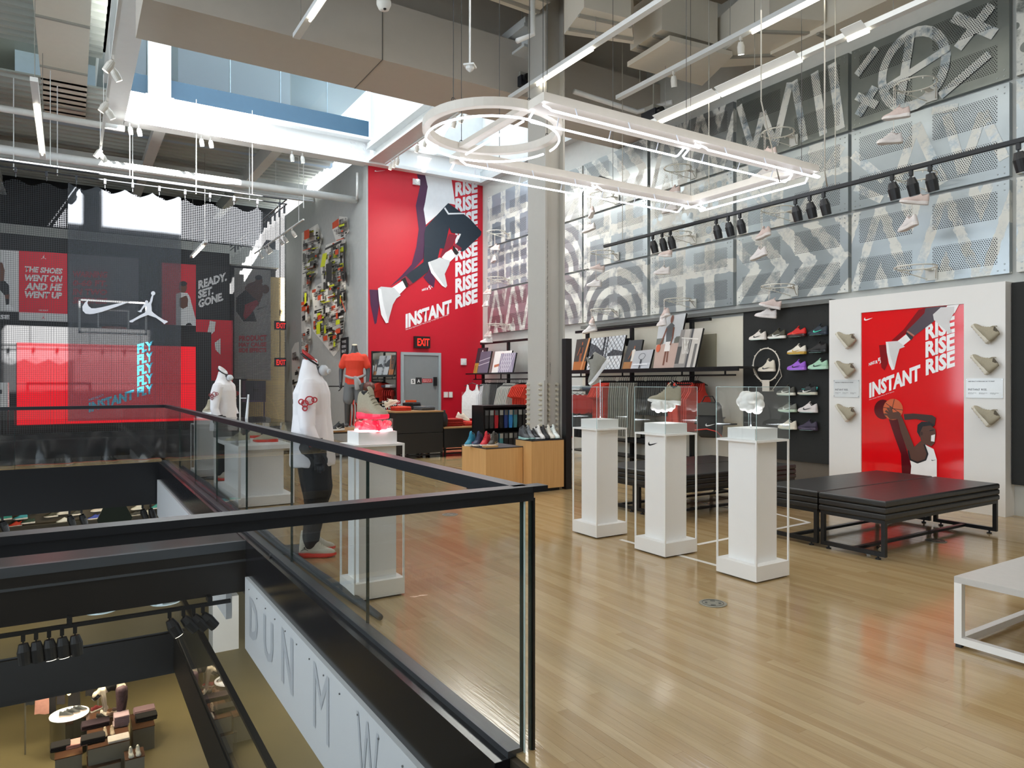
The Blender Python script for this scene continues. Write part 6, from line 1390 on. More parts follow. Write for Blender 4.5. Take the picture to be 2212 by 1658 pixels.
Z8 = zm(380, 480, 3.947); f8 = lambda a, c_, k: atY(*Z8(a, c_), YB+1.2-k)
P = [f8(*q, 0) for q in ((498, 388), (808, 410), (808, 1345), (498, 1330))]; t = thing('wall_poster', 'grey poster of a leaping player reading PRODUCT MAY CAUSE', 'poster', (P[2]+P[3])/2); b = B(); b.prism(P, (0, .018, 0)); b.build('poster_board', M('#a3a4a4', .6), t)
for s, bl, br, tl in (('PRODUCT', (537, 1015), (775, 1008), (537, 965)), ('MAY CAUSE', (535, 1062), (772, 1060), (535, 1022)), ('SIDE EFFECTS', (535, 1110), (772, 1106), (535, 1072))): text(s, RD0, f8(*bl, .003), f8(*br, .003), f8(*tl, .003), t, bold=.05)
text('NIKE REACT', BK0, f8(690, 750, .003), f8(775, 722, .003), f8(690, 735, .003), t)
decal('printed_player', [(BK0, [(515, 640), (600, 570), (690, 845), (575, 845), (515, 760)]), (SK0, [(585, 560), (610, 525), (680, 500), (740, 530), (740, 620), (700, 720), (640, 640), (600, 590)]), (BK0, [(600, 580), (660, 640), (690, 660), (580, 720), (560, 640)]), (SK0, circ(708, 500, 30, 42)), (BK0, circ(705, 470, 30, 22)), (SK0, circ(762, 570, 34, 38)), (M('#a12535', .5), [(575, 800), (590, 700), (690, 660), (705, 690), (640, 780), (590, 830)])], f8, t, base=.002, step=.002)
# ---------------------------------------------------------------- video wall
YS = 20.0
t = thing('video_wall', 'large red LED screen reading INSTANT FLY behind the netting', 'screen', (1, YS, 0))
b = B(); b.box(-6, 3.18, YS, YS+.4, 0, 2.83); b.build('black_surround', M('#141619', .6), t)
x0_, x1_ = atY(36, 800, YS).x, atY(423, 800, YS).x; z1_ = atY(36, 739, YS).z; z0_ = atY(423, 908, YS).z
SCR = M('#ff0d24', .4, emit=.85, var=.04, scale=1.5).copy(); SCR.node_tree.links.remove(SCR.node_tree.nodes['Principled BSDF'].inputs['Base Color'].links[0]); SCR.node_tree.nodes['Principled BSDF'].inputs['Base Color'].default_value = (.03, .002, .004, 1); nx_ = 4
for i in range(nx_):
    for j in range(2):
        wx = (x1_-x0_)/nx_; wz = (z1_-z0_)/2; b = B(); b.box(x0_+i*wx+.004, x0_+(i+1)*wx-.004, YS-.03, YS-.002, z0_+j*wz+.004, z0_+(j+1)*wz-.004); b.build('screen_panel', SCR, t)
Z7 = zm(0, 700, 3.948); f7 = lambda a, c_, k: atY(*Z7(a, c_), YS-.032-k); CY = M('#3fb8d8', .4, emit=.7, var=0)
for i in range(5): text('FLY', CY, f7(1170, 622-92*i, 0), f7(1308, 588-92*i, 0), f7(1170, 540-92*i, 0), t, bold=.05)
text('INSTANT', CY, f7(757, 755, 0), f7(1142, 640, 0), f7(757, 668, 0), t, bold=.05); text('NIKE REACT', CY, f7(757, 655, 0), f7(885, 612, 0), f7(757, 636, 0), t, bold=.03)
# sunlit equipment rack seen at the far left
t = thing('equipment_rack', 'white and black tool trolley behind the netting at the left edge', 'trolley', (-1.5, 17.6, 0)); b = B(); b.box(-2.3, -1.05, 17.4, 17.8, 1.0, 1.5); b.build('case', M('#d8dadb', .4), t)
b = B(); b.box(-2.3, -1.05, 17.4, 17.8, .92, 1.0); b.box(-1.12, -1.05, 17.4, 17.46, 0, .92); b.box(-2.3, -2.23, 17.4, 17.46, 0, .92); b.build('stand', BLACK, t)
b = B(); b.box(-1.5, -1.15, 17.385, 17.4, 1.28, 1.36); b.build('handle', BLACK, t)
# basketball backboard behind the banner
t = thing('backboard', 'clear basketball backboard with rim, faint behind the black banner', 'backboard', (.9, 17.5, 2.0)); b = B(); p, q = Z0(668, 1243), Z0(1255, 1555); a, c_ = atY(*p, 17.5), atY(*q, 17.5)
for s4 in ((a.x, c_.x, a.z-.04, a.z), (a.x, c_.x, c_.z, c_.z+.04), (a.x, a.x+.04, c_.z, a.z), (c_.x-.04, c_.x, c_.z, a.z)): b.box(s4[0], s4[1], 17.48, 17.52, s4[2], s4[3])
m_ = (a.x+c_.x)/2
for s4 in ((m_-.3, m_+.3, c_.z+.5, c_.z+.53), (m_-.3, m_+.3, c_.z+.12, c_.z+.15), (m_-.3, m_-.27, c_.z+.12, c_.z+.5), (m_+.27, m_+.3, c_.z+.12, c_.z+.5)): b.box(s4[0], s4[1], 17.48, 17.52, s4[2], s4[3])
b.build('board_frame', M('#d4d6d8', .4), t); b = B(); b.tube([(m_+.225*cos(i*pi/12), 17.2+.225*sin(i*pi/12), c_.z+.12) for i in range(24)], .01, 5, closed=True); b.build('rim', M('#c0502c', .4), t)
# ---------------------------------------------------------------- netting, banner, their rods
def netmat(h, cell, fill):
    m, t_, b_, out = newmat('netting'); L = t_.links; tc = nn(t_, 'ShaderNodeTexCoord'); sp = nn(t_, 'ShaderNodeSeparateXYZ'); L.new(tc.outputs['Object'], sp.inputs[0])
    ad = nn(t_, 'ShaderNodeMath', operation='ADD'); L.new(sp.outputs[0], ad.inputs[0]); L.new(sp.outputs[1], ad.inputs[1])
    outs = []
    for s_ in (ad.outputs[0], sp.outputs[2]):
        a_ = nn(t_, 'ShaderNodeMath', operation='DIVIDE'); L.new(s_, a_.inputs[0]); a_.inputs[1].default_value = cell
        f_ = nn(t_, 'ShaderNodeMath', operation='FRACT'); L.new(a_.outputs[0], f_.inputs[0]); g_ = nn(t_, 'ShaderNodeMath', operation='LESS_THAN'); L.new(f_.outputs[0], g_.inputs[0]); g_.inputs[1].default_value = fill; outs.append(g_.outputs[0])
    mx_ = nn(t_, 'ShaderNodeMath', operation='MAXIMUM'); L.new(outs[0], mx_.inputs[0]); L.new(outs[1], mx_.inputs[1])
    b_.inputs['Base Color'].default_value = (*lin(h), 1); b_.inputs['Roughness'].default_value = .8; tr = nn(t_, 'ShaderNodeBsdfTransparent'); ms = nn(t_, 'ShaderNodeMixShader')
    L.new(mx_.outputs[0], ms.inputs[0]); L.new(tr.outputs[0], ms.inputs[1]); L.new(b_.outputs[0], ms.inputs[2]); L.new(ms.outputs[0], out.inputs[0]); return m
NET = netmat('#4a4d52', .035, .13)
YN = 15.65; ZR_ = 5.40; ncx = 4.02
def drape(pts, z0, ztop, sc, nm, mat_, parent, amp=.02, drop=.13, nz_=10, seed=0):
    """hanging cloth or net along a plan path, scalloped between its hooks"""
    b = B(); cols = []; N = len(pts)
    for i, (x, y, u) in enumerate(pts):
        f = u/sc; sag = drop*(1-abs(2*(f-math.floor(f))-1))**.7; zt_ = ztop-sag; col = []
        for j in range(nz_+1):
            w_ = j/nz_; off = amp*sin(u*7+seed)*w_+amp*.6*sin(u*17+seed*2)*w_
            col.append(b.v((x, y+off, zt_+(z0-zt_)*w_)))
        cols.append(col)
    for c0_, c1_ in zip(cols, cols[1:]):
        for j in range(nz_): b._f([c0_[j], c1_[j], c1_[j+1], c0_[j+1]])
    return b.build(nm, mat_, parent, smooth=True, tri=True)
t = thing('safety_net', 'black safety netting hung around the practice court', 'net', (0, YN, 0))
drape([(-6+i*.1, YN, i*.1) for i in range(101)], .56, ZR_-.16, .47, 'netting', NET, t)
drape([(ncx+.0004*i*0, YN+i*.12, i*.12) for i in range(53)], .3, ZR_-.16, .47, 'side_netting', NET, t, amp=.04)
def vinylmat():
    m, t_, b_, out = newmat('black_vinyl'); b_.inputs['Base Color'].default_value = (.012, .013, .016, 1); b_.inputs['Roughness'].default_value = .22; return m
VIN = vinylmat(); random.seed(5)
b = B(); cols = []
for i in range(90):
    x = -5+i*.1; cols.append([b.v((x+random.uniform(-.03, .03), YN+.02-.22*(1-z)*random.uniform(.2, 1), .006+z*.56)) for z in (0, .25, .5, .8, 1)])
for c0_, c1_ in zip(cols, cols[1:]):
    for j in range(4): b._f([c0_[j], c1_[j], c1_[j+1], c0_[j+1]])
b.build('vinyl_skirt', VIN, t, smooth=True)
b = B(); 
for zz, rr in ((ZR_+.10, .016), (ZR_, .014)): b.cyl((-6, YN, zz), (ncx, YN, zz), rr); b.cyl((ncx, YN, zz), (ncx, 22, zz), rr)
b.build('hanging_rods', M('#32353a', .4), t)
hk = M('#3c4046', .4)
for i in range(22):
    x = -6+i*.47
    if x > -1.4: b = B(); b.box(x-.02, x+.02, YN-.03, YN+.03, ZR_-.08, ZR_+.02); b.cyl((x, YN, ZR_-.16), (x, YN, ZR_-.08), .008, n=5); b.build('hook', hk, t)
for i in range(14): y = YN+.2+i*.42; b = B(); b.box(ncx-.02, ncx+.02, y-.02, y+.02, ZR_-.16, ZR_+.02); b.build('hook', hk, t)
b = B()
for x in (-.3, 1.0, 2.2, 3.3): b.cyl((x, YN, ZR_+.1), (x, YN, 7.3), .008, n=5)
b.build('support_rods', STEELW, t, kind='stuff')
def bannermat():
    m, t_, b_, out = newmat('banner_cloth'); L = t_.links; b_.inputs['Base Color'].default_value = (.050, .058, .070, 1); b_.inputs['Roughness'].default_value = .75
    tr = nn(t_, 'ShaderNodeBsdfTransparent'); ms = nn(t_, 'ShaderNodeMixShader'); ms.inputs[0].default_value = .72; L.new(tr.outputs[0], ms.inputs[1]); L.new(b_.outputs[0], ms.inputs[2]); L.new(ms.outputs[0], out.inputs[0])
    nz = nn(t_, 'ShaderNodeTexNoise'); nz.inputs['Scale'].default_value = 60; bp = nn(t_, 'ShaderNodeBump'); bp.inputs['Strength'].default_value = .1; L.new(nz.outputs['Fac'], bp.inputs['Height']); L.new(bp.outputs['Normal'], b_.inputs['Normal']); return m
YBN = YN-.10; bx0, bx1 = atY(147, 600, YBN).x, atY(391, 600, YBN).x
t = ban = thing('banner', 'sheer black hanging banner with a white tick and a leaping player emblem', 'banner', ((bx0+bx1)/2, YBN, .75))
drape([(bx0+(bx1-bx0)*i/60, YBN, i*(bx1-bx0)/60) for i in range(61)], .78, ZR_-.15, .47, 'cloth', bannermat(), t, amp=.012, nz_=24, seed=1)
f1 = lambda a, c_, k: atY(*Z0(a, c_), YBN-.03-k); WE = M('#e6e9f2', .7)
decal('white_tick_emblem', [(WE, SW)], f1, ban); decal('leaping_player_emblem', jump(WE, 1268, 1320, 1), f1, ban, base=.001)
# amplifier stands by the grey wall and an exit light
for x_, y_, lab in ((4.05, 19, 'dark loudspeaker stack on a stand behind the white coat figure'), (3.30, 20.5, 'low dark loudspeaker beside the screen')):
    t = thing('speaker_stack', lab, 'loudspeaker', (x_, y_, 0)); b = B(); b.box(x_-.25, x_+.25, y_-.2, y_+.2, 1.05, 1.55); b.build('cabinet', M('#2b2c35', .6), t)
    b = B(); 
    for dx in (-.23, .2): b.box(x_+dx, x_+dx+.03, y_-.2, y_-.17, 0, 1.05)
    b.box(x_-.25, x_+.25, y_-.2, y_+.2, 1.0, 1.05); b.build('stand', M('#3a2f4a', .5), t)
    b = B(); b.box(x_-.07, x_+.07, y_-.21, y_-.2, 1.28, 1.34); b.build('handle', BLACK, t)
for z_, lab in ((2.0, 'glowing red exit light at the lower edge of the grey wall'), (3.15, 'glowing red exit light higher beside the grey wall')):
    a = atY(611, 800, 22.5); t = thing('exit_sign', lab, 'sign', (a.x, 22.5, z_)); b = B(); b.box(a.x-.25, a.x+.1, 22.5, 22.56, z_, z_+.28); b.cyl((a.x-.08, 22.53, z_+.28), (a.x-.08, 22.53, 7.3), .012, n=5); b.build('case', BLACK, t); text('EXIT', M('#ff2417', .5, emit=1.1), (a.x-.2, 22.49, z_+.05), (a.x+.08, 22.49, z_+.05), (a.x-.2, 22.49, z_+.22), t)
# ---------------------------------------------------------------- mannequins
def limb(b, pts, rs, n=12, flat=None):
    b.tube(pts, rs, n)
    for p, r in ((pts[0], rs[0]), (pts[-1], rs[-1])): b.ell(p, r, r, r, n, 6)
def oval(b, rows, n=20):
    """torso-like loft: rows of (centre x, centre y, z, half depth x, half width y)"""
    R = []
    for cx, cy, z, dx, dy in rows: R.append([b.v((cx+dx*cos(2*pi*i/n), cy+dy*sin(2*pi*i/n), z)) for i in range(n)])
    b.skin(R)
def hand(b, w_, d, side, grip=.35, s=1.0):
    """palm, four unequal bent fingers and a thumb; w_ wrist point, d pointing direction, side = thumb direction"""
    d = V(d).normalized(); side = V(side).normalized(); nrm = d.cross(side).normalized(); w_ = V(w_)
    for k in range(5): b.ell(w_+d*(.02+k*.017)*s, .030*s, .030*s, .020*s, 10, 6)
    for k in range(4):
        o = w_+d*.085*s+side*(.030-.020*k)*s; L = (.070, .080, .074, .058)[k]*s; p1 = o+d*L*.45+nrm*L*.12*grip*2; p2 = p1+(d*.8+nrm*grip*1.4).normalized()*L*.35; p3 = p2+(d*.3+nrm*grip*2.4).normalized()*L*.3
        b.tube([w_+d*.05*s+side*(.02-.013*k)*s, o, p1, p2, p3], [.011*s, .0105*s, .0095*s, .0085*s, .007*s], 8)
    o = w_+d*.03*s+side*.025*s; b.tube([w_+d*.02*s, o+side*.02*s, o+side*.035*s+d*.035*s+nrm*.01, o+side*.032*s+d*.065*s+nrm*.02], [.014*s, .013*s, .011*s, .008*s], 8)
def finish(b, nm, mat_, parent, mw, vox, it=3, fold=0):
    o = b.build(nm, mat_, local=True); remesh(o, vox, it)
    if fold:                                     # soft hanging folds
        for v in o.data.vertices:
            c = v.co; v.co = c+v.normal*(noise.noise(V((c.x*11, c.y*11, c.z*2.6)))*fold+noise.noise(V((c.x*24+3, c.y*24, c.z*7)))*fold*.45)
    o.parent = parent; W[o.name] = mw; return o
COAT = M('#eeedf0', .75, var=.05, scale=6, bump=.10); DKSK = M('#47494b', .35); TRK = M('#17181b', .8, var=.3, bump=.2)
def coat_figure(pos, yaw, label):
    mw = Matrix.Translation(pos) @ Matrix.Rotation(yaw, 4, 'Z') @ Matrix.Scale(1.02, 4); t = thing('mannequin', label, 'mannequin', mw=mw)
    b = B(); limb(b, [(0, .10, .93), (.01, .11, .52), (-.02, .11, .10)], [.10, .072, .048]); limb(b, [(0, -.10, .93), (.02, -.11, .52), (.0, -.11, .10)], [.10, .072, .048]); oval(b, [(0, 0, .85, .11, .16), (0, 0, 1.0, .10, .14), (.01, 0, 1.2, .08, .11), (.0, 0, 1.42, .08, .14), (-.01, 0, 1.50, .07, .12), (0, 0, 1.56, .05, .055), (0.01, 0, 1.62, .05, .055)])
    finish(b, 'body', DKSK, t, mw, .014)
    b = B(); limb(b, [(0, .10, .92), (.03, .12, .55), (.01, .12, .42), (-.03, .12, .16), (-.03, .12, .11)], [.135, .125, .09, .07, .055]); limb(b, [(0, -.10, .92), (.04, -.12, .55), (.03, -.12, .42), (.0, -.12, .16), (.0, -.12, .11)], [.135, .125, .09, .07, .055]); oval(b, [(0, 0, .80, .13, .18), (0, 0, 1.0, .13, .19)])
    finish(b, 'trousers', TRK, t, mw, .014, 3, .014)
    b = B(); oval(b, [(-.01, 0, .76, .185, .235), (-.01, 0, .80, .19, .24), (-.01, 0, .98, .175, .205), (-.01, 0, 1.20, .160, .175), (-.015, 0, 1.38, .155, .225), (-.01, 0, 1.47, .12, .20), (-.03, 0, 1.55, .085, .13), (-.03, 0, 1.62, .07, .085), (-.03, 0, 1.67, .062, .072)], 28)
    for sg in (-1, 1): limb(b, [(-.01, sg*.180, 1.43), (-.02, sg*.240, 1.30), (-.015, sg*.285, 1.10), (.045, sg*.285, .965)], [.084, .076, .066, .058], 14)
    for sg in (-1, 1):
        for k, zz in enumerate((1.25, 1.12, 1.02)): b.tube([(-.07, sg*.27, zz), (0, sg*.30, zz-.03), (.055, sg*.275, zz+.01)], [.008, .013, .008], 6)
    finish(b, 'coat', COAT, t, mw, .0085, 2, .011)
    b = B(); b.skin([[b.v((.0-.03+r*cos(2*pi*i/20)*(1.0), r*1.1*sin(2*pi*i/20), z-.05*cos(2*pi*i/20))) for i in range(20)] for r, z in ((.058, 1.645), (.066, 1.70), (.060, 1.71), (.052, 1.65))], False, None, True); b.build('collar', M('#b32a28', .6), t, local=True, smooth=True)
    b = B(); b.tube([V((-.03+.069*cos(2*pi*i/20), .076*sin(2*pi*i/20), 1.672-.05*cos(2*pi*i/20))) for i in range(20)], .009, 6, closed=True); b.build('strap', BLACK, t, local=True, smooth=True)
    b = B(); b.ell((.085, 0, 1.575), .045, .062, .05, 14, 8); b.cyl((.12, -.02, 1.57), (.14, -.025, 1.565), .022, n=12); b.build('dust_mask', M('#c9ced2', .5, var=.2, bump=.3), t, local=True, smooth=True)
    for sg in (-1, 1):
        b = B(); b.cyl((.045, sg*.285, 1.00), (.062, sg*.285, .93), .066, .060, 16); b.build('cuff', M('#1c1c1e', .6), t, local=True)
        b = B(); b.box(.012, .075, sg*.350-.003, sg*.350+.003, .950, .975); b.build('cuff_label', M('#b02a24', .5), t, local=True)
        b = B(); b.ell((.062, sg*.285, .925), .045, .04, .04, 12, 8); hand(b, (.065, sg*.285, .91), (.18, 0, -1), (1, sg*.2, .1), .35, 1.15); finish(b, 'gloved_hand', M('#202124', .6), t, mw, .005, 1)
    # molecule badge on the upper sleeve, both arms
    for sg in (-1, 1):
        b = B(); k = 0
        for cx, cz, r in ((-.055, 1.315, .020), (-.025, 1.300, .026), (.012, 1.325, .033), (.050, 1.330, .019), (-.025, 1.262, .019)):
            yy = sg*.338; b.tube([(cx+r*cos(a*pi/8), yy+sg*-.25*abs(cx+r*cos(a*pi/8))**1.2, cz+r*sin(a*pi/8)) for a in range(16)], .0055, 5, closed=True)
        b.build('molecule_badge', M('#b32832', .6), t, local=True)
    for (x, y) in ((-.03, .12), (0.0, -.12)):
        m2 = mw @ Matrix.Translation((x-.09, y, .004)); SHp = {'upper': M('#cfc9b8', .6), 'sole': M('#ef4a3e', .4), 'collar_lining': M('#2a2a2a'), 'tongue': M('#cfc9b8', .6), 'laces': M('#b9b3a2', .6)}
        for kk, mm in SHp.items():
            c = shoe_mesh('high')[kk].copy(); c.name = 'shoe_'+kk; COL.objects.link(c); c.parent = t; c.matrix_local = Matrix.Translation((x-.10, y, .004)); setm(c, mm); W[c.name] = mw
        b = B(); f_ = lambda q: (x-.10+.05+(q[0]-1268)*.00018, y-.0435, .004+.085-(q[1]-1320)*.00018)
        b.poly([f_(q) for q in JM]); b.build('jumping_figure_mark', BLACK, t, local=True, tri=True)
    b = B(); b.box(-.36, .14, -.02, .34, .001, .010); b.build('base_plate', M('#3d4043', .4), t, local=True)
    return t
ra = math.atan2(-.40, .92)
mA = coat_figure(V((1.81, 6.15, 0)), ra, 'headless mannequin in a long white coat with a red badge, nearer one by the rail')
mB = dup(mA, Matrix.Translation((2.04, 11.62, 0)) @ Matrix.Rotation(ra-.25, 4, 'Z'), 'second white-coated headless mannequin, farther along beyond the long case')
for o in list(mB.children):
    if o.name.startswith('molecule'): setm(o, M('#8c2a30', .6))
    if o.name.startswith('collar'): setm(o, COAT)
# red T-shirt figure with basketball
u = (766-CXP)/F; d = 14.2; pC = V((d*(FX+u*RXX), d*(FY+u*RYY), .60)); yc = math.atan2(-pC.y, -pC.x)-.10
mw = Matrix.Translation(pC) @ Matrix.Rotation(yc, 4, 'Z'); t = thing('mannequin', 'dark grey headless mannequin in a red T-shirt holding a basketball at its hip', 'mannequin', mw=mw)
b = B(); oval(b, [(0, 0, .85, .11, .165), (0, 0, 1.0, .11, .16), (.01, 0, 1.15, .10, .145), (.02, 0, 1.35, .12, .19), (0, 0, 1.45, .09, .17), (0, 0, 1.52, .06, .075), (0, 0, 1.60, .056, .058), (.005, 0, 1.66, .054, .056)])
limb(b, [(0, .10, .86), (.03, .12, .48), (-.02, .13, .08)], [.10, .07, .045]); limb(b, [(0, -.10, .86), (.05, -.13, .48), (.0, -.15, .08)], [.10, .07, .045])
for y, ex in ((.13, -.02), (-.15, 0)): b.ell((ex+.05, y, .04), .13, .045, .035, 12, 6)
limb(b, [(0, .19, 1.40), (-.02, .27, 1.14), (.06, .26, .90)], [.062, .048, .034]); limb(b, [(0, -.19, 1.40), (-.03, -.27, 1.14), (.02, -.27, .90)], [.062, .048, .034])
finish(b, 'body', DKSK, t, mw, .012)
b = B(); hand(b, (.07, .26, .90), (.45, .05, -.9), (.3, -1, .2), .55, 1.15); finish(b, 'hand', DKSK, t, mw, .0055, 1)
b = B(); hand(b, (.02, -.27, .90), (.1, 0, -1), (1, 0, 0), .35, 1.1); finish(b, 'hand', DKSK, t, mw, .0055, 1)
b = B(); oval(b, [(0, 0, .86, .135, .19), (0, 0, 1.0, .13, .18), (.01, 0, 1.16, .12, .168), (.02, 0, 1.34, .14, .215), (.0, 0, 1.44, .11, .19), (0, 0, 1.50, .075, .10)], 24)
for sg in (-1, 1): limb(b, [(0, sg*.18, 1.41), (-.01, sg*.25, 1.24)], [.078, .074])
finish(b, 't_shirt', M('#e0432c', .8, var=.05), t, mw, .010, 3, .010)
b = B(); oval(b, [(0, 0, .80, .13, .185), (0, 0, .95, .13, .18)]); limb(b, [(0, .10, .84), (.03, .11, .55)], [.11, .105]); limb(b, [(0, -.10, .84), (.05, -.12, .55)], [.11, .105]); finish(b, 'shorts', M('#6e7174', .85), t, mw, .012, 3, .010)
b = B(); b.tube([(0+.145*cos(a*2*pi/20), .195*sin(a*2*pi/20), 1.02-.03*cos(a*2*pi/20*2)) for a in range(20)], .028, 8, closed=True); b.ell((.16, .03, 1.0), .035, .04, .035); b.tube([(.16, .03, 1.0), (.165, .05, .90), (.15, .07, .76)], [.03, .045, .05], 8); b.tube([(.16, .03, 1.0), (.16, .10, .93), (.15, .13, .86)], [.03, .035, .03], 8)
finish(b, 'tied_sweatshirt', M('#a3a5a6', .9, var=.15), t, mw, .010)
b = B(); b.cyl((0.005, 0, 1.655), (.008, 0, 1.668), .054, .050, 20); b.build('neck_cap', M('#d8cfb2', .5), t, local=True)
b = B(); b.poly([(.02+a*.04-.02, -.336, 1.20+c_*.04) for a, c_ in SWN]); b.build('sleeve_mark', BLACK, t, local=True, tri=True)
bp_ = mw @ V((.20, .30, .80)); t = thing('basketball', 'dark brown basketball held by the red-shirted mannequin', 'basketball', bp_)
b = B(); b.ell(bp_, .12, .12, .12, 24, 16); b.build('ball', M('#5d3428', .45, var=.15, bump=.3), t, smooth=True)
b = B()
for ax in range(3): b.tube([bp_+V([(.121*cos(a*pi/12), .121*sin(a*pi/12), 0), (0, .121*cos(a*pi/12), .121*sin(a*pi/12)), (.121*cos(a*pi/12), 0, .121*sin(a*pi/12))][ax]) for a in range(24)], .0025, 4, closed=True)
b.build('seam', BLACK, t)
# stepped black table it stands on, with shoes and red clothes behind
def table(x0, x1, y0, y1, zt, label, drawers=1, legs=True, top='#a98357', name='display_table'):
    t = thing(name, label, 'table', ((x0+x1)/2, (y0+y1)/2, 0)); zb = zt-.42*drawers if drawers else zt-.06; DB = M('#242322', .5, var=.05)
    b = B(); b.box(x0-.01, x1+.01, y0-.01, y1+.01, zt-.025, zt); b.build('wooden_top', M(top, .45, var=.1, scale=12), t)
    for k in range(max(drawers, 1)):
        h = (zt-.025-zb)/max(drawers, 1); b = B(); b.box(x0, x1, y0, y1, zb+k*h+.006, zb+(k+1)*h-.003); b.build('drawer_panel', DB, t)
    for xx in (x0, x1-.04):
        for yy in (y0, y1-.04): b = B(); b.box(xx, xx+.04, yy, yy+.04, 0, zb+.006); b.build('leg', BLKM, t)
    for yy in (y0, y1-.03): b = B(); b.box(x0+.04, x1-.04, yy, yy+.03, .05, .08); b.build('stretcher', BLKM, t)
    return t
Yc = 12.75; xa_, xb_ = atY(855, 900, Yc).x, atY(957, 900, Yc).x; zc = HC-(889-CYP)*(xa_*FX+Yc*FY)/F
table(xa_, xb_, Yc, Yc+1.0, zc, 'tall black counter with a wooden top in front of the grey door', 2)
xd = atY(1040, 900, Yc).x; z2 = HC-(923-CYP)*(xb_*FX+Yc*FY)/F
table(xb_+.03, xd, Yc, Yc+.8, z2, 'lower black table stacked with red clothes, right of the counter', 1)
px_l = atZ(742, 930, .53); table(4.05, 5.15, 13.4, 14.4, .56, 'low black table carrying the red-shirted mannequin', 0)
table(xb_-.15, xb_+.35, 14.2, 14.7, .98, 'small narrow cabinet with an orange box beside the door', 1)
stack('folded_shirts', 'pile of folded red T-shirts on the tall counter', (xa_+.30, Yc+.45, zc+.002), .34, .30, 6, '#e04a32', .014)
stack('folded_jeans', 'pile of folded grey denim on the tall counter', (xa_+.82, Yc+.45, zc+.002), .34, .30, 5, '#5f6266', .016, .2)
stack('folded_jeans', 'black rumpled shorts on top of the counter, behind the denim', (xa_+.72, Yc+.80, zc+.002), .24, .24, 7, '#2d2e30', .022, .4)
stack('folded_shirts', 'heap of folded red and black clothes on the lower table', (xb_+.35, Yc+.4, z2+.002), .45, .4, 7, '#a82a22', .022)
stack('folded_shirts', 'flat pile of red clothes at the right end of the lower table', (xb_+.80, Yc+.4, z2+.002), .35, .4, 4, '#cf3a2c', .020)
sneaker('display_shoe', 'cream sneaker leaning on the red T-shirts of the counter', frame((xa_+.02, Yc+.55, zc+.06), (.8, .1, .35), (-.3, 0, 1)), '#d9cdb8', '#efe6d4', kind='low')
sneaker('display_shoe', 'cream sneaker on the heap of red clothes', frame((xb_+.5, Yc+.4, z2+.17), (.6, -.3, -.2), (0, 0, 1)), '#e6dccb', '#efe6d4', kind='low')
sneaker('display_shoe', 'black and white sneaker on the low table by the glowing dish', frame((4.55, 13.42, .57), (-.9, -.35, 0), (0, 0, 1)), '#1d1d1f', '#eeeeee', '#eeeeee', kind='low', size=1.1)
b = B(); b.box(xb_-.08, xb_+.2, 14.3, 14.6, .985, 1.05); tag(b.build('shoe_box', BLACK), 'flat black box on the narrow cabinet', 'box')
b = B(); b.box(xb_-.04, xb_+.14, 14.34, 14.54, 1.052, 1.11); tag(b.build('orange_box', M('#e2521f', .5)), 'small orange box on top of the black one', 'box')
t = thing('backpack', 'small black drawstring bag on the lower table beside the counter', 'backpack', (xb_+.12, Yc+.2, z2)); b = B(); b.lathe([(.02, .0), (.07, .02), (.085, .12), (.07, .24), (.03, .30), (.035, .34)], (xb_+.12, Yc+.2, z2+.002), 12); b.build('bag_body', M('#262729', .6, bump=.3), t, smooth=True)
t = thing('clothes_rail', 'rail of red T-shirts behind the red-shirted mannequin', 'rack', (4.6, 15.0, 0)); b = B(); b.cyl((4.0, 15.0, 1.42), (5.7, 15.0, 1.42), .014); b.cyl((4.02, 15, 0), (4.02, 15, 1.42), .014); b.cyl((5.68, 15, 0), (5.68, 15, 1.42), .014); b.box(3.98, 5.72, 14.8, 15.2, 0, .03); b.build('rail_frame', BLKM, t)
for i in range(12): garment('t_shirt', 'red T-shirt on the rail behind the mannequin', Matrix.Translation((4.12+i*.075 + (.5 if i > 6 else 0), 15.0, 1.30)) @ Matrix.Rotation(pi/2-.3, 4, 'Z'), TEE, '#c23a2b' if i % 2 else '#b02e22', group='red T-shirts behind the mannequin')
# ---------------------------------------------------------------- storeys below
# spot tracks and heads under the crossing beam
t = thing('light_track', 'black track with spotlights under the beam that crosses the opening', 'light track', (0, 7.0, -.56)); b = B(); b.box(-6, 1.28, 6.98, 7.02, -.56, -.53)
for xx in (-1.5, 0, 1.1): b.box(xx-.02, xx+.02, 6.98, 7.1, -.53, -.48)
b.build('track', BLACK, t)
for k, px_ in enumerate((50, 78, 106, 134, 162, 366, 396, 418, 438)):
    x = atY(px_, 1300, 7.0).x; spot_head((x, 7.0, -.56), (.1 if k < 5 else .5, -.1, -1 if k < 6 else -.6), 'black spotlight under the crossing beam', group='black spotlights under the crossing beam', on=k in (2, 3, 5))
t = thing('light_track', 'black track with spotlights under the far edge of the opening', 'light track', (0, 15.3, -.86)); b = B(); b.box(-4, 1.3, 15.28, 15.32, -.86, -.81); b.build('track', BLACK, t)
for k, px_ in enumerate((5, 150, 176, 308, 325)):
    x = atY(px_, 1100, 15.3).x; spot_head((x, 15.3, -.86), (.3, .2, -1), 'black spotlight under the far edge of the opening, %s' % ('at the left edge', 'left of two', 'right of two', 'left of the right pair', 'right of the right pair')[k], s=1.2)
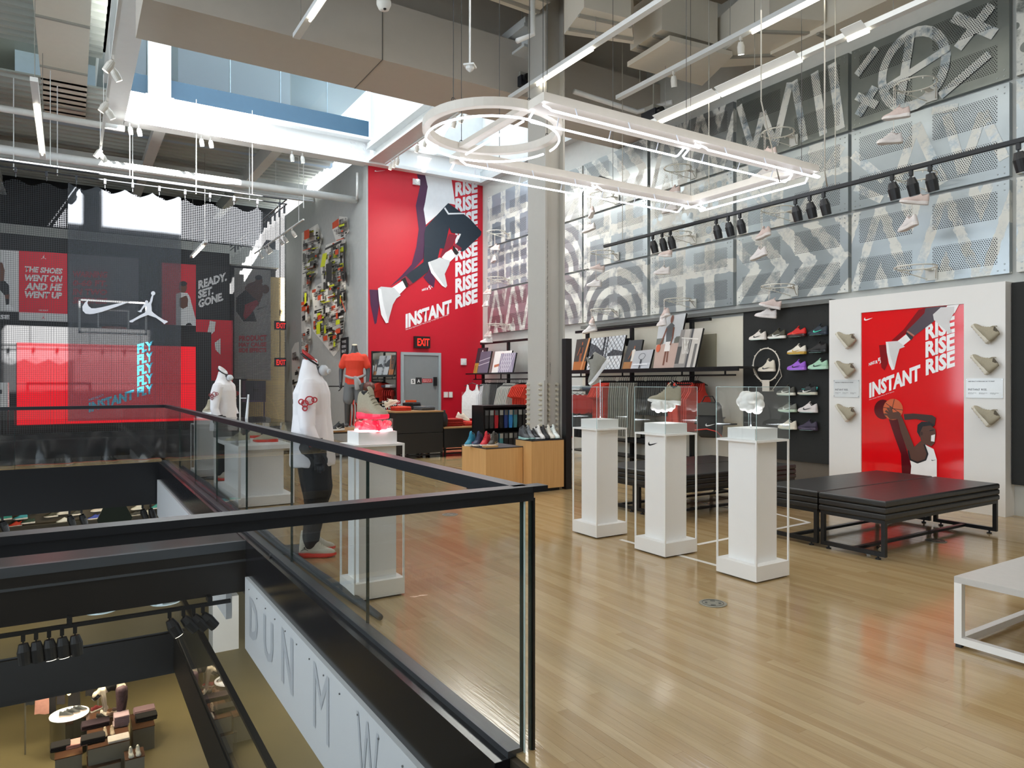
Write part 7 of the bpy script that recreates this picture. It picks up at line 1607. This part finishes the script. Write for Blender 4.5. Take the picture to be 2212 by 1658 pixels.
# shoe wall of the storey below
random.seed(31)
WS = [(12, 1122, '#3fae9c'), (46, 1121, '#4fb7c4'), (74, 1109, '#b13038'), (112, 1116, '#4a4a3a'), (138, 1110, '#e6e6e0'), (165, 1112, '#4a4a44'), (212, 1104, '#d9d2c8'), (298, 1100, '#dcdcd2'), (338, 1098, '#46a39c'), (360, 1106, '#6fb8b0'),
      (34, 1137, '#d8432c'), (62, 1130, '#2f4a3c'), (138, 1128, '#e9e9e4'), (205, 1121, '#3b4fa8'), (292, 1114, '#3a3a34'), (321, 1110, '#d9d9cc'), (250, 1120, '#c9c9bb')]
for px_, py_, col in WS:
    p = atY(px_, py_, 24.75); nm = {'#3fae9c': 'green', '#4fb7c4': 'pale blue', '#b13038': 'dark red', '#4a4a3a': 'olive', '#e6e6e0': 'white', '#4a4a44': 'charcoal', '#d9d2c8': 'cream', '#dcdcd2': 'off-white', '#46a39c': 'teal', '#6fb8b0': 'mint', '#d8432c': 'orange-red', '#2f4a3c': 'dark green', '#e9e9e4': 'bright white', '#3b4fa8': 'blue', '#3a3a34': 'black', '#d9d9cc': 'ivory', '#c9c9bb': 'beige'}[col]
    sneaker('wall_sneaker', nm+' sneaker on the shoe wall of the storey below', frame(p, (-1, -.1, 0), (0, 0, 1)) @ Matrix.Translation((-.15, 0, 0)), col, '#e8e4dc', size=1.15, small=True, group='sneakers on the lower shoe wall')
for z_ in (-2.62, -3.05): b = B(); b.box(-5, 3.2, 24.6, 24.9, z_-.02, z_); tag(b.build('wall_shelf', M('#4a453b', .5)), 'brown ledge under the sneakers of the storey below, %s' % ('upper' if z_ > -3 else 'lower'), 'shelf')
p = atY(248, 1100, 22); t = thing('hanging_shirt', 'dark green garment hanging in the storey below', 'garment', p); b = B(); b.prism([p+V(q) for q in ((-.25, 0, .12), (.25, 0, .12), (.42, 0, -.25), (.36, 0, -.42), (-.36, 0, -.42), (-.42, 0, -.25))], (0, .08, 0)); b.build('fabric', M('#1f2a20', .8), t)
# round chrome tables under black pendant discs
for px_, py_, lab in ((218, 1283, 'left'), (356, 1266, 'right')):
    p = atZ(px_, py_, -1.9); t = thing('pendant_lamp', 'black disc pendant seen from above in the storey below, %s one' % lab, 'lamp', p)
    b = B(); b.lathe([(.001, .05), (.20, .03), (.24, 0), (.22, -.04), (.001, -.04)], p, 24); b.build('disc_shade', BLACK, t); b = B(); b.cyl(p+V((0, 0, .05)), (p.x, p.y, -.8), .008); b.build('cord', BLACK, t)
    b = B(); b.lathe([(.16, -.04), (.16, -.24), (.001, -.24)], p, 20); b.build('chrome_body', CHROME, t); b = B(); b.lathe([(.24, -.24), (.24, -.26), (.001, -.26)], p, 20); b.build('glass_rim', M('#cfe2e6', .1, coat=.5), t)
for px_, py_, lab in ():
    p = atZ(px_, py_, -3.1); t = thing('round_table', 'round mirrored display table in the storey below, %s one' % lab, 'table', (p.x, p.y, Z1))
    b = B(); b.lathe([(.42, 0), (.42, .88), (.001, .88)], (p.x, p.y, Z1), 28); b.build('mirrored_drum', CHROME, t); b = B(); b.lathe([(.46, .88), (.46, .92), (.001, .92)], (p.x, p.y, Z1), 28); b.build('glass_top', M('#cfe2e6', .1, coat=.5), t)
    sneaker('display_shoe', 'sneaker on the %s round mirrored table below' % lab, frame((p.x-.1, p.y, Z1+.922), (.8, .5, 0), (0, 0, 1)), '#4a6fb0', '#e9ecef', small=True)
b = B(); q = atY(500, 1265, 9.0); b.box(1.2, 1.38, 12.0, 12.4, -2.2, -1.3); b.bm.free()
p = atZ(488, 1300, -3.0); b = B(); b.box(p.x-.25, p.x+.25, p.y, p.y+.5, Z1, -2.9); tag(b.build('white_block', WHITE), 'white square column standing in the storey below', 'pillar')
# lowest storey: tables with shoes and clothes
QZ = zm(0, 1370, 3.306); KIT = M('#8c877c', .35); BRZ = M('#6b4a36', .25, .3)
def low_table(quad, zt, label, col=KIT, top=BRZ):
    P = [atZ(*QZ(*q), zt) for q in quad]; x0, x1 = min(p.x for p in P)+.05, max(p.x for p in P)-.05; y0, y1 = min(p.y for p in P)+.05, max(p.y for p in P)-.05
    t = thing('display_table', label, 'table', ((x0+x1)/2, (y0+y1)/2, Z2)); b = B(); b.box(x0, x1, y0, y1, Z2, zt-.02); b.build('carcass', col, t); b = B(); b.box(x0-.01, x1+.01, y0-.01, y1+.01, zt-.02, zt); b.build('mirrored_top', top, t); return x0, x1, y0, y1
big = low_table([(615, 560), (900, 500), (930, 755), (612, 825)], -7.1, 'large brown display table covered with shoes in the lowest storey')
rb = low_table([(925, 570), (1090, 530), (1112, 640), (935, 690)], -7.4, 'small square table with folded tops in the lowest storey')
wb = low_table([(875, 830), (1035, 790), (1050, 865), (880, 905)], -7.3, 'small table with a pair of white shoes in the lowest storey')
lb = low_table([(380, 775), (600, 745), (600, 850), (378, 885)], -7.3, 'table with black and pink folded clothes in the lowest storey')
mb = low_table([(607, 865), (868, 825), (875, 905), (607, 935)], -7.5, 'low table with dark folded clothes at the bottom of the lowest storey')
def pair(cx, cy, z, yaw, col, sole, lab, s=1.15):
    for k, dy in enumerate((-.075, .075)):
        o = V((cx, cy, z))+V((-sin(yaw)*dy, cos(yaw)*dy, 0))
        sneaker('display_shoe', '%s %s' % (('left shoe of', 'right shoe of')[k], lab), frame(o, (cos(yaw), sin(yaw), 0), (0, 0, 1)), col, sole, small=False, size=s)
def P2(a, c_, z): return atZ(*QZ(a, c_), z)
p = P2(955, 825, -7.3); pair((wb[0]+wb[1])/2, (wb[2]+wb[3])/2+.1, -7.298, -pi/2, '#e9e6dc', '#f2efe6', 'the white pair on the small lowest table')
p = P2(775, 705, -7.1); pair(p.x, p.y+.1, -7.098, -pi/2, '#c9b49a', '#2a2420', 'the tan pair on the large lowest table')
for k, (a, c_, col) in enumerate(((720, 575, '#d8d0c6'), (690, 600, '#26231f'), (760, 590, '#c7a58c'), (800, 560, '#4a3a34'), (650, 560, '#7a2a2a'))):
    p = P2(a, c_, -7.1); sneaker('display_shoe', '%s shoe among the mixed shoes on the large lowest table' % ('pale', 'black', 'copper', 'brown', 'dark red')[k], frame((p.x, p.y, -7.098), (.5, -.8+k*.3, 0), (0, 0, 1)), col, '#e2dcd2', small=True, size=1.1)
for a, c_, w_, n_, col, lab in ((680, 650, .6, 4, '#3a2a33', 'plum folded tops'), (665, 755, .5, 4, '#201c1c', 'black folded tops'), (865, 640, .34, 9, '#b39aa0', 'printed pink and black leggings'), (850, 745, .45, 2, '#d9cfc8', 'white and black top')):
    p = P2(a, c_, -7.1); stack('folded_clothes', lab+' on the large lowest table', (p.x, p.y, -7.098), w_, .34, n_, col, .03)
for a, c_, z, w_, n_, col, lab in ((1030, 545, -7.4, .5, 3, '#8a6f74', 'mauve folded tops on the small square table'), (1045, 600, -7.4, .5, 4, '#1d1b1b', 'black folded tops on the small square table'), (430, 810, -7.3, .4, 4, '#1d1a1b', 'black folded tops on the left lowest table'),
                                   (550, 785, -7.3, .45, 3, '#e0a69a', 'pink folded tops on the left lowest table'), (740, 870, -7.5, .6, 4, '#2c2022', 'dark folded tops on the bottom table')):
    p = P2(a, c_, z); stack('folded_clothes', lab, (p.x, p.y, z+.002), w_, .34, n_, col, .03)
# glowing drum table
p = P2(495, 562, -7.0); t = thing('round_table', 'round mirrored drum table with a glowing white top in the lowest storey', 'table', (p.x, p.y, Z2))
b = B(); b.lathe([(.42, 0), (.42, .97), (.001, .97)], (p.x, p.y, Z2), 32); b.build('mirrored_drum', M('#8f8f86', .15, .9), t); b = B(); b.lathe([(.44, .97), (.44, 1.0), (.001, 1.0)], (p.x, p.y, Z2), 32); b.build('lit_top', M('#fffaf0', .3, emit=1.1), t)
for k in range(3): sneaker('display_shoe', '%s grey shoe on the glowing drum table' % ('left', 'middle', 'right')[k], frame((p.x-.22+k*.15, p.y-.10+k*.08, -6.998), (.95, -.3, 0), (0, 0, 1)), '#55585a', '#b9a89a', small=True, size=1.1)
# bending mannequin
PM = lambda a, c_, k=0: atY(*QZ(a, c_), 20.6+k)
t = thing('mannequin', 'mannequin bending backwards in leggings on the large lowest table', 'mannequin', PM(860, 560)); W0 = W[t.name]
b = B()
sp_ = [PM(870, 385), PM(840, 360), PM(790, 362), PM(735, 395), PM(700, 425)]; b.tube(sp_, [.13, .13, .12, .12, .085], 12); b.ell(PM(692, 432), .11, .11, .11)
limb(b, [PM(872, 390, .1), PM(880, 460, .12), PM(880, 540, .14)], [.12, .09, .05]); limb(b, [PM(865, 395, -.12), PM(862, 470, -.15), PM(855, 560, -.15)], [.12, .09, .05]); limb(b, [PM(735, 400, -.12), PM(745, 450, -.15), PM(755, 510, -.15)], [.06, .05, .035]); limb(b, [PM(735, 400, .12), PM(735, 450, .15), PM(742, 510, .15)], [.06, .05, .035])
hand(b, PM(755, 505, -.15), (0, 0, -1), (1, 0, 0), .2, 1.1); hand(b, PM(742, 505, .15), (0, 0, -1), (1, 0, 0), .2, 1.1)
o = b.build('body', M('#d9cbb8', .5), free=True); remesh(o, .018, 3); o.data.transform(W0.inverted()); o.parent = t; W[o.name] = W0
b = B(); limb(b, [PM(872, 392, .1), PM(880, 460, .12), PM(880, 530, .14)], [.135, .105, .065]); limb(b, [PM(865, 397, -.12), PM(862, 470, -.15), PM(855, 550, -.15)], [.135, .105, .065]); o = b.build('leggings', M('#5a444c', .7, var=.6, scale=20), free=True); remesh(o, .018, 2); o.data.transform(W0.inverted()); o.parent = t; W[o.name] = W0
b = B(); b.tube([PM(828, 360), PM(790, 362), PM(760, 378)], [.135, .135, .13], 12); b.build('crop_top', M('#1f1e20', .7), t, smooth=True)
b = B(); b.cyl(PM(700, 440)+V((0, 0, -.02)), PM(688, 430)+V((-.02, 0, .0)), .118, n=14); b.build('headband', BLACK, t)
# clothes hung on a rail behind
for k, (a, y0_, y1_, w_, col, lab) in enumerate(((215, 455, 505, 60, '#2f3438', 'dark grey top'), (300, 425, 570, 110, '#e0a496', 'salmon pink dress'), (375, 425, 570, 50, '#191719', 'long black dress'), (435, 405, 500, 60, '#2d2a30', 'dark trousers'), (530, 385, 510, 90, '#151416', 'black fringed top'), (640, 380, 440, 60, '#1d1c1f', 'short black top'))):
    A_ = [PM(a-w_*.4, y0_-60, 1.2), PM(a+w_*.4, y0_-66, 1.2), PM(a+w_*.5, y1_-8, 1.2), PM(a+w_*.2, y1_, 1.2), PM(a-w_*.2, y1_-4, 1.2), PM(a-w_*.5, y1_+2, 1.2)]
    t = thing('hanging_garment', lab+' hanging in the lowest storey', 'garment', A_[3]); b = B(); b.prism(A_, (0, .10, 0)); b.build('fabric', M(col, .85, var=.2, scale=12, bump=.3), t)
pR = PM(300, 380, 1.25); t = thing('clothes_rail', 'clothes rail in the lowest storey', 'rack', (pR.x, pR.y, Z2)); b = B(); q0, q1 = PM(180, 385, 1.25), PM(700, 360, 1.25); q0.z = q1.z = max(q0.z, q1.z); b.cyl(q0, q1, .02); b.cyl(q0, (q0.x, q0.y, Z2), .02); b.cyl(q1, (q1.x, q1.y, Z2), .02); b.build('rail_frame', M('#8d8a80', .4, .5), t)
p = PM(492, 415, 1.0); t = thing('pendant_lamp', 'small glowing bare bulb in the lowest storey', 'lamp', p); b = B(); b.ell(p, .05, .05, .07); b.build('bulb', M('#ffcf7a', .3, emit=12), t, smooth=True); b = B(); b.cyl(p+V((0, 0, .06)), (p.x, p.y, -4.95), .008); b.build('cord', BLACK, t)
# ---------------------------------------------------------------- things alike enough to share a label get their place in the row
ORDW = ['first', 'second', 'third', 'fourth', 'fifth', 'sixth', 'seventh', 'eighth', 'ninth', 'tenth', 'eleventh', 'twelfth', 'thirteenth', 'fourteenth', 'fifteenth', 'sixteenth', 'seventeenth', 'eighteenth']
bpy.context.view_layer.update()
same = {}
for o in SC.objects:
    if o.parent is None and 'label' in o and 'category' in o: same.setdefault(o['label'], []).append(o)
for lab, os_ in same.items():
    if len(os_) < 2: continue
    def sx(o):
        p = o.matrix_world.translation; d = p.x*FX+p.y*FY; return (p.x*RXX+p.y*RYY)/d
    os_.sort(key=sx)
    for i, o in enumerate(os_): o['label'] = ' '.join((ORDW[i]+' from left: '+lab).split()[:16])
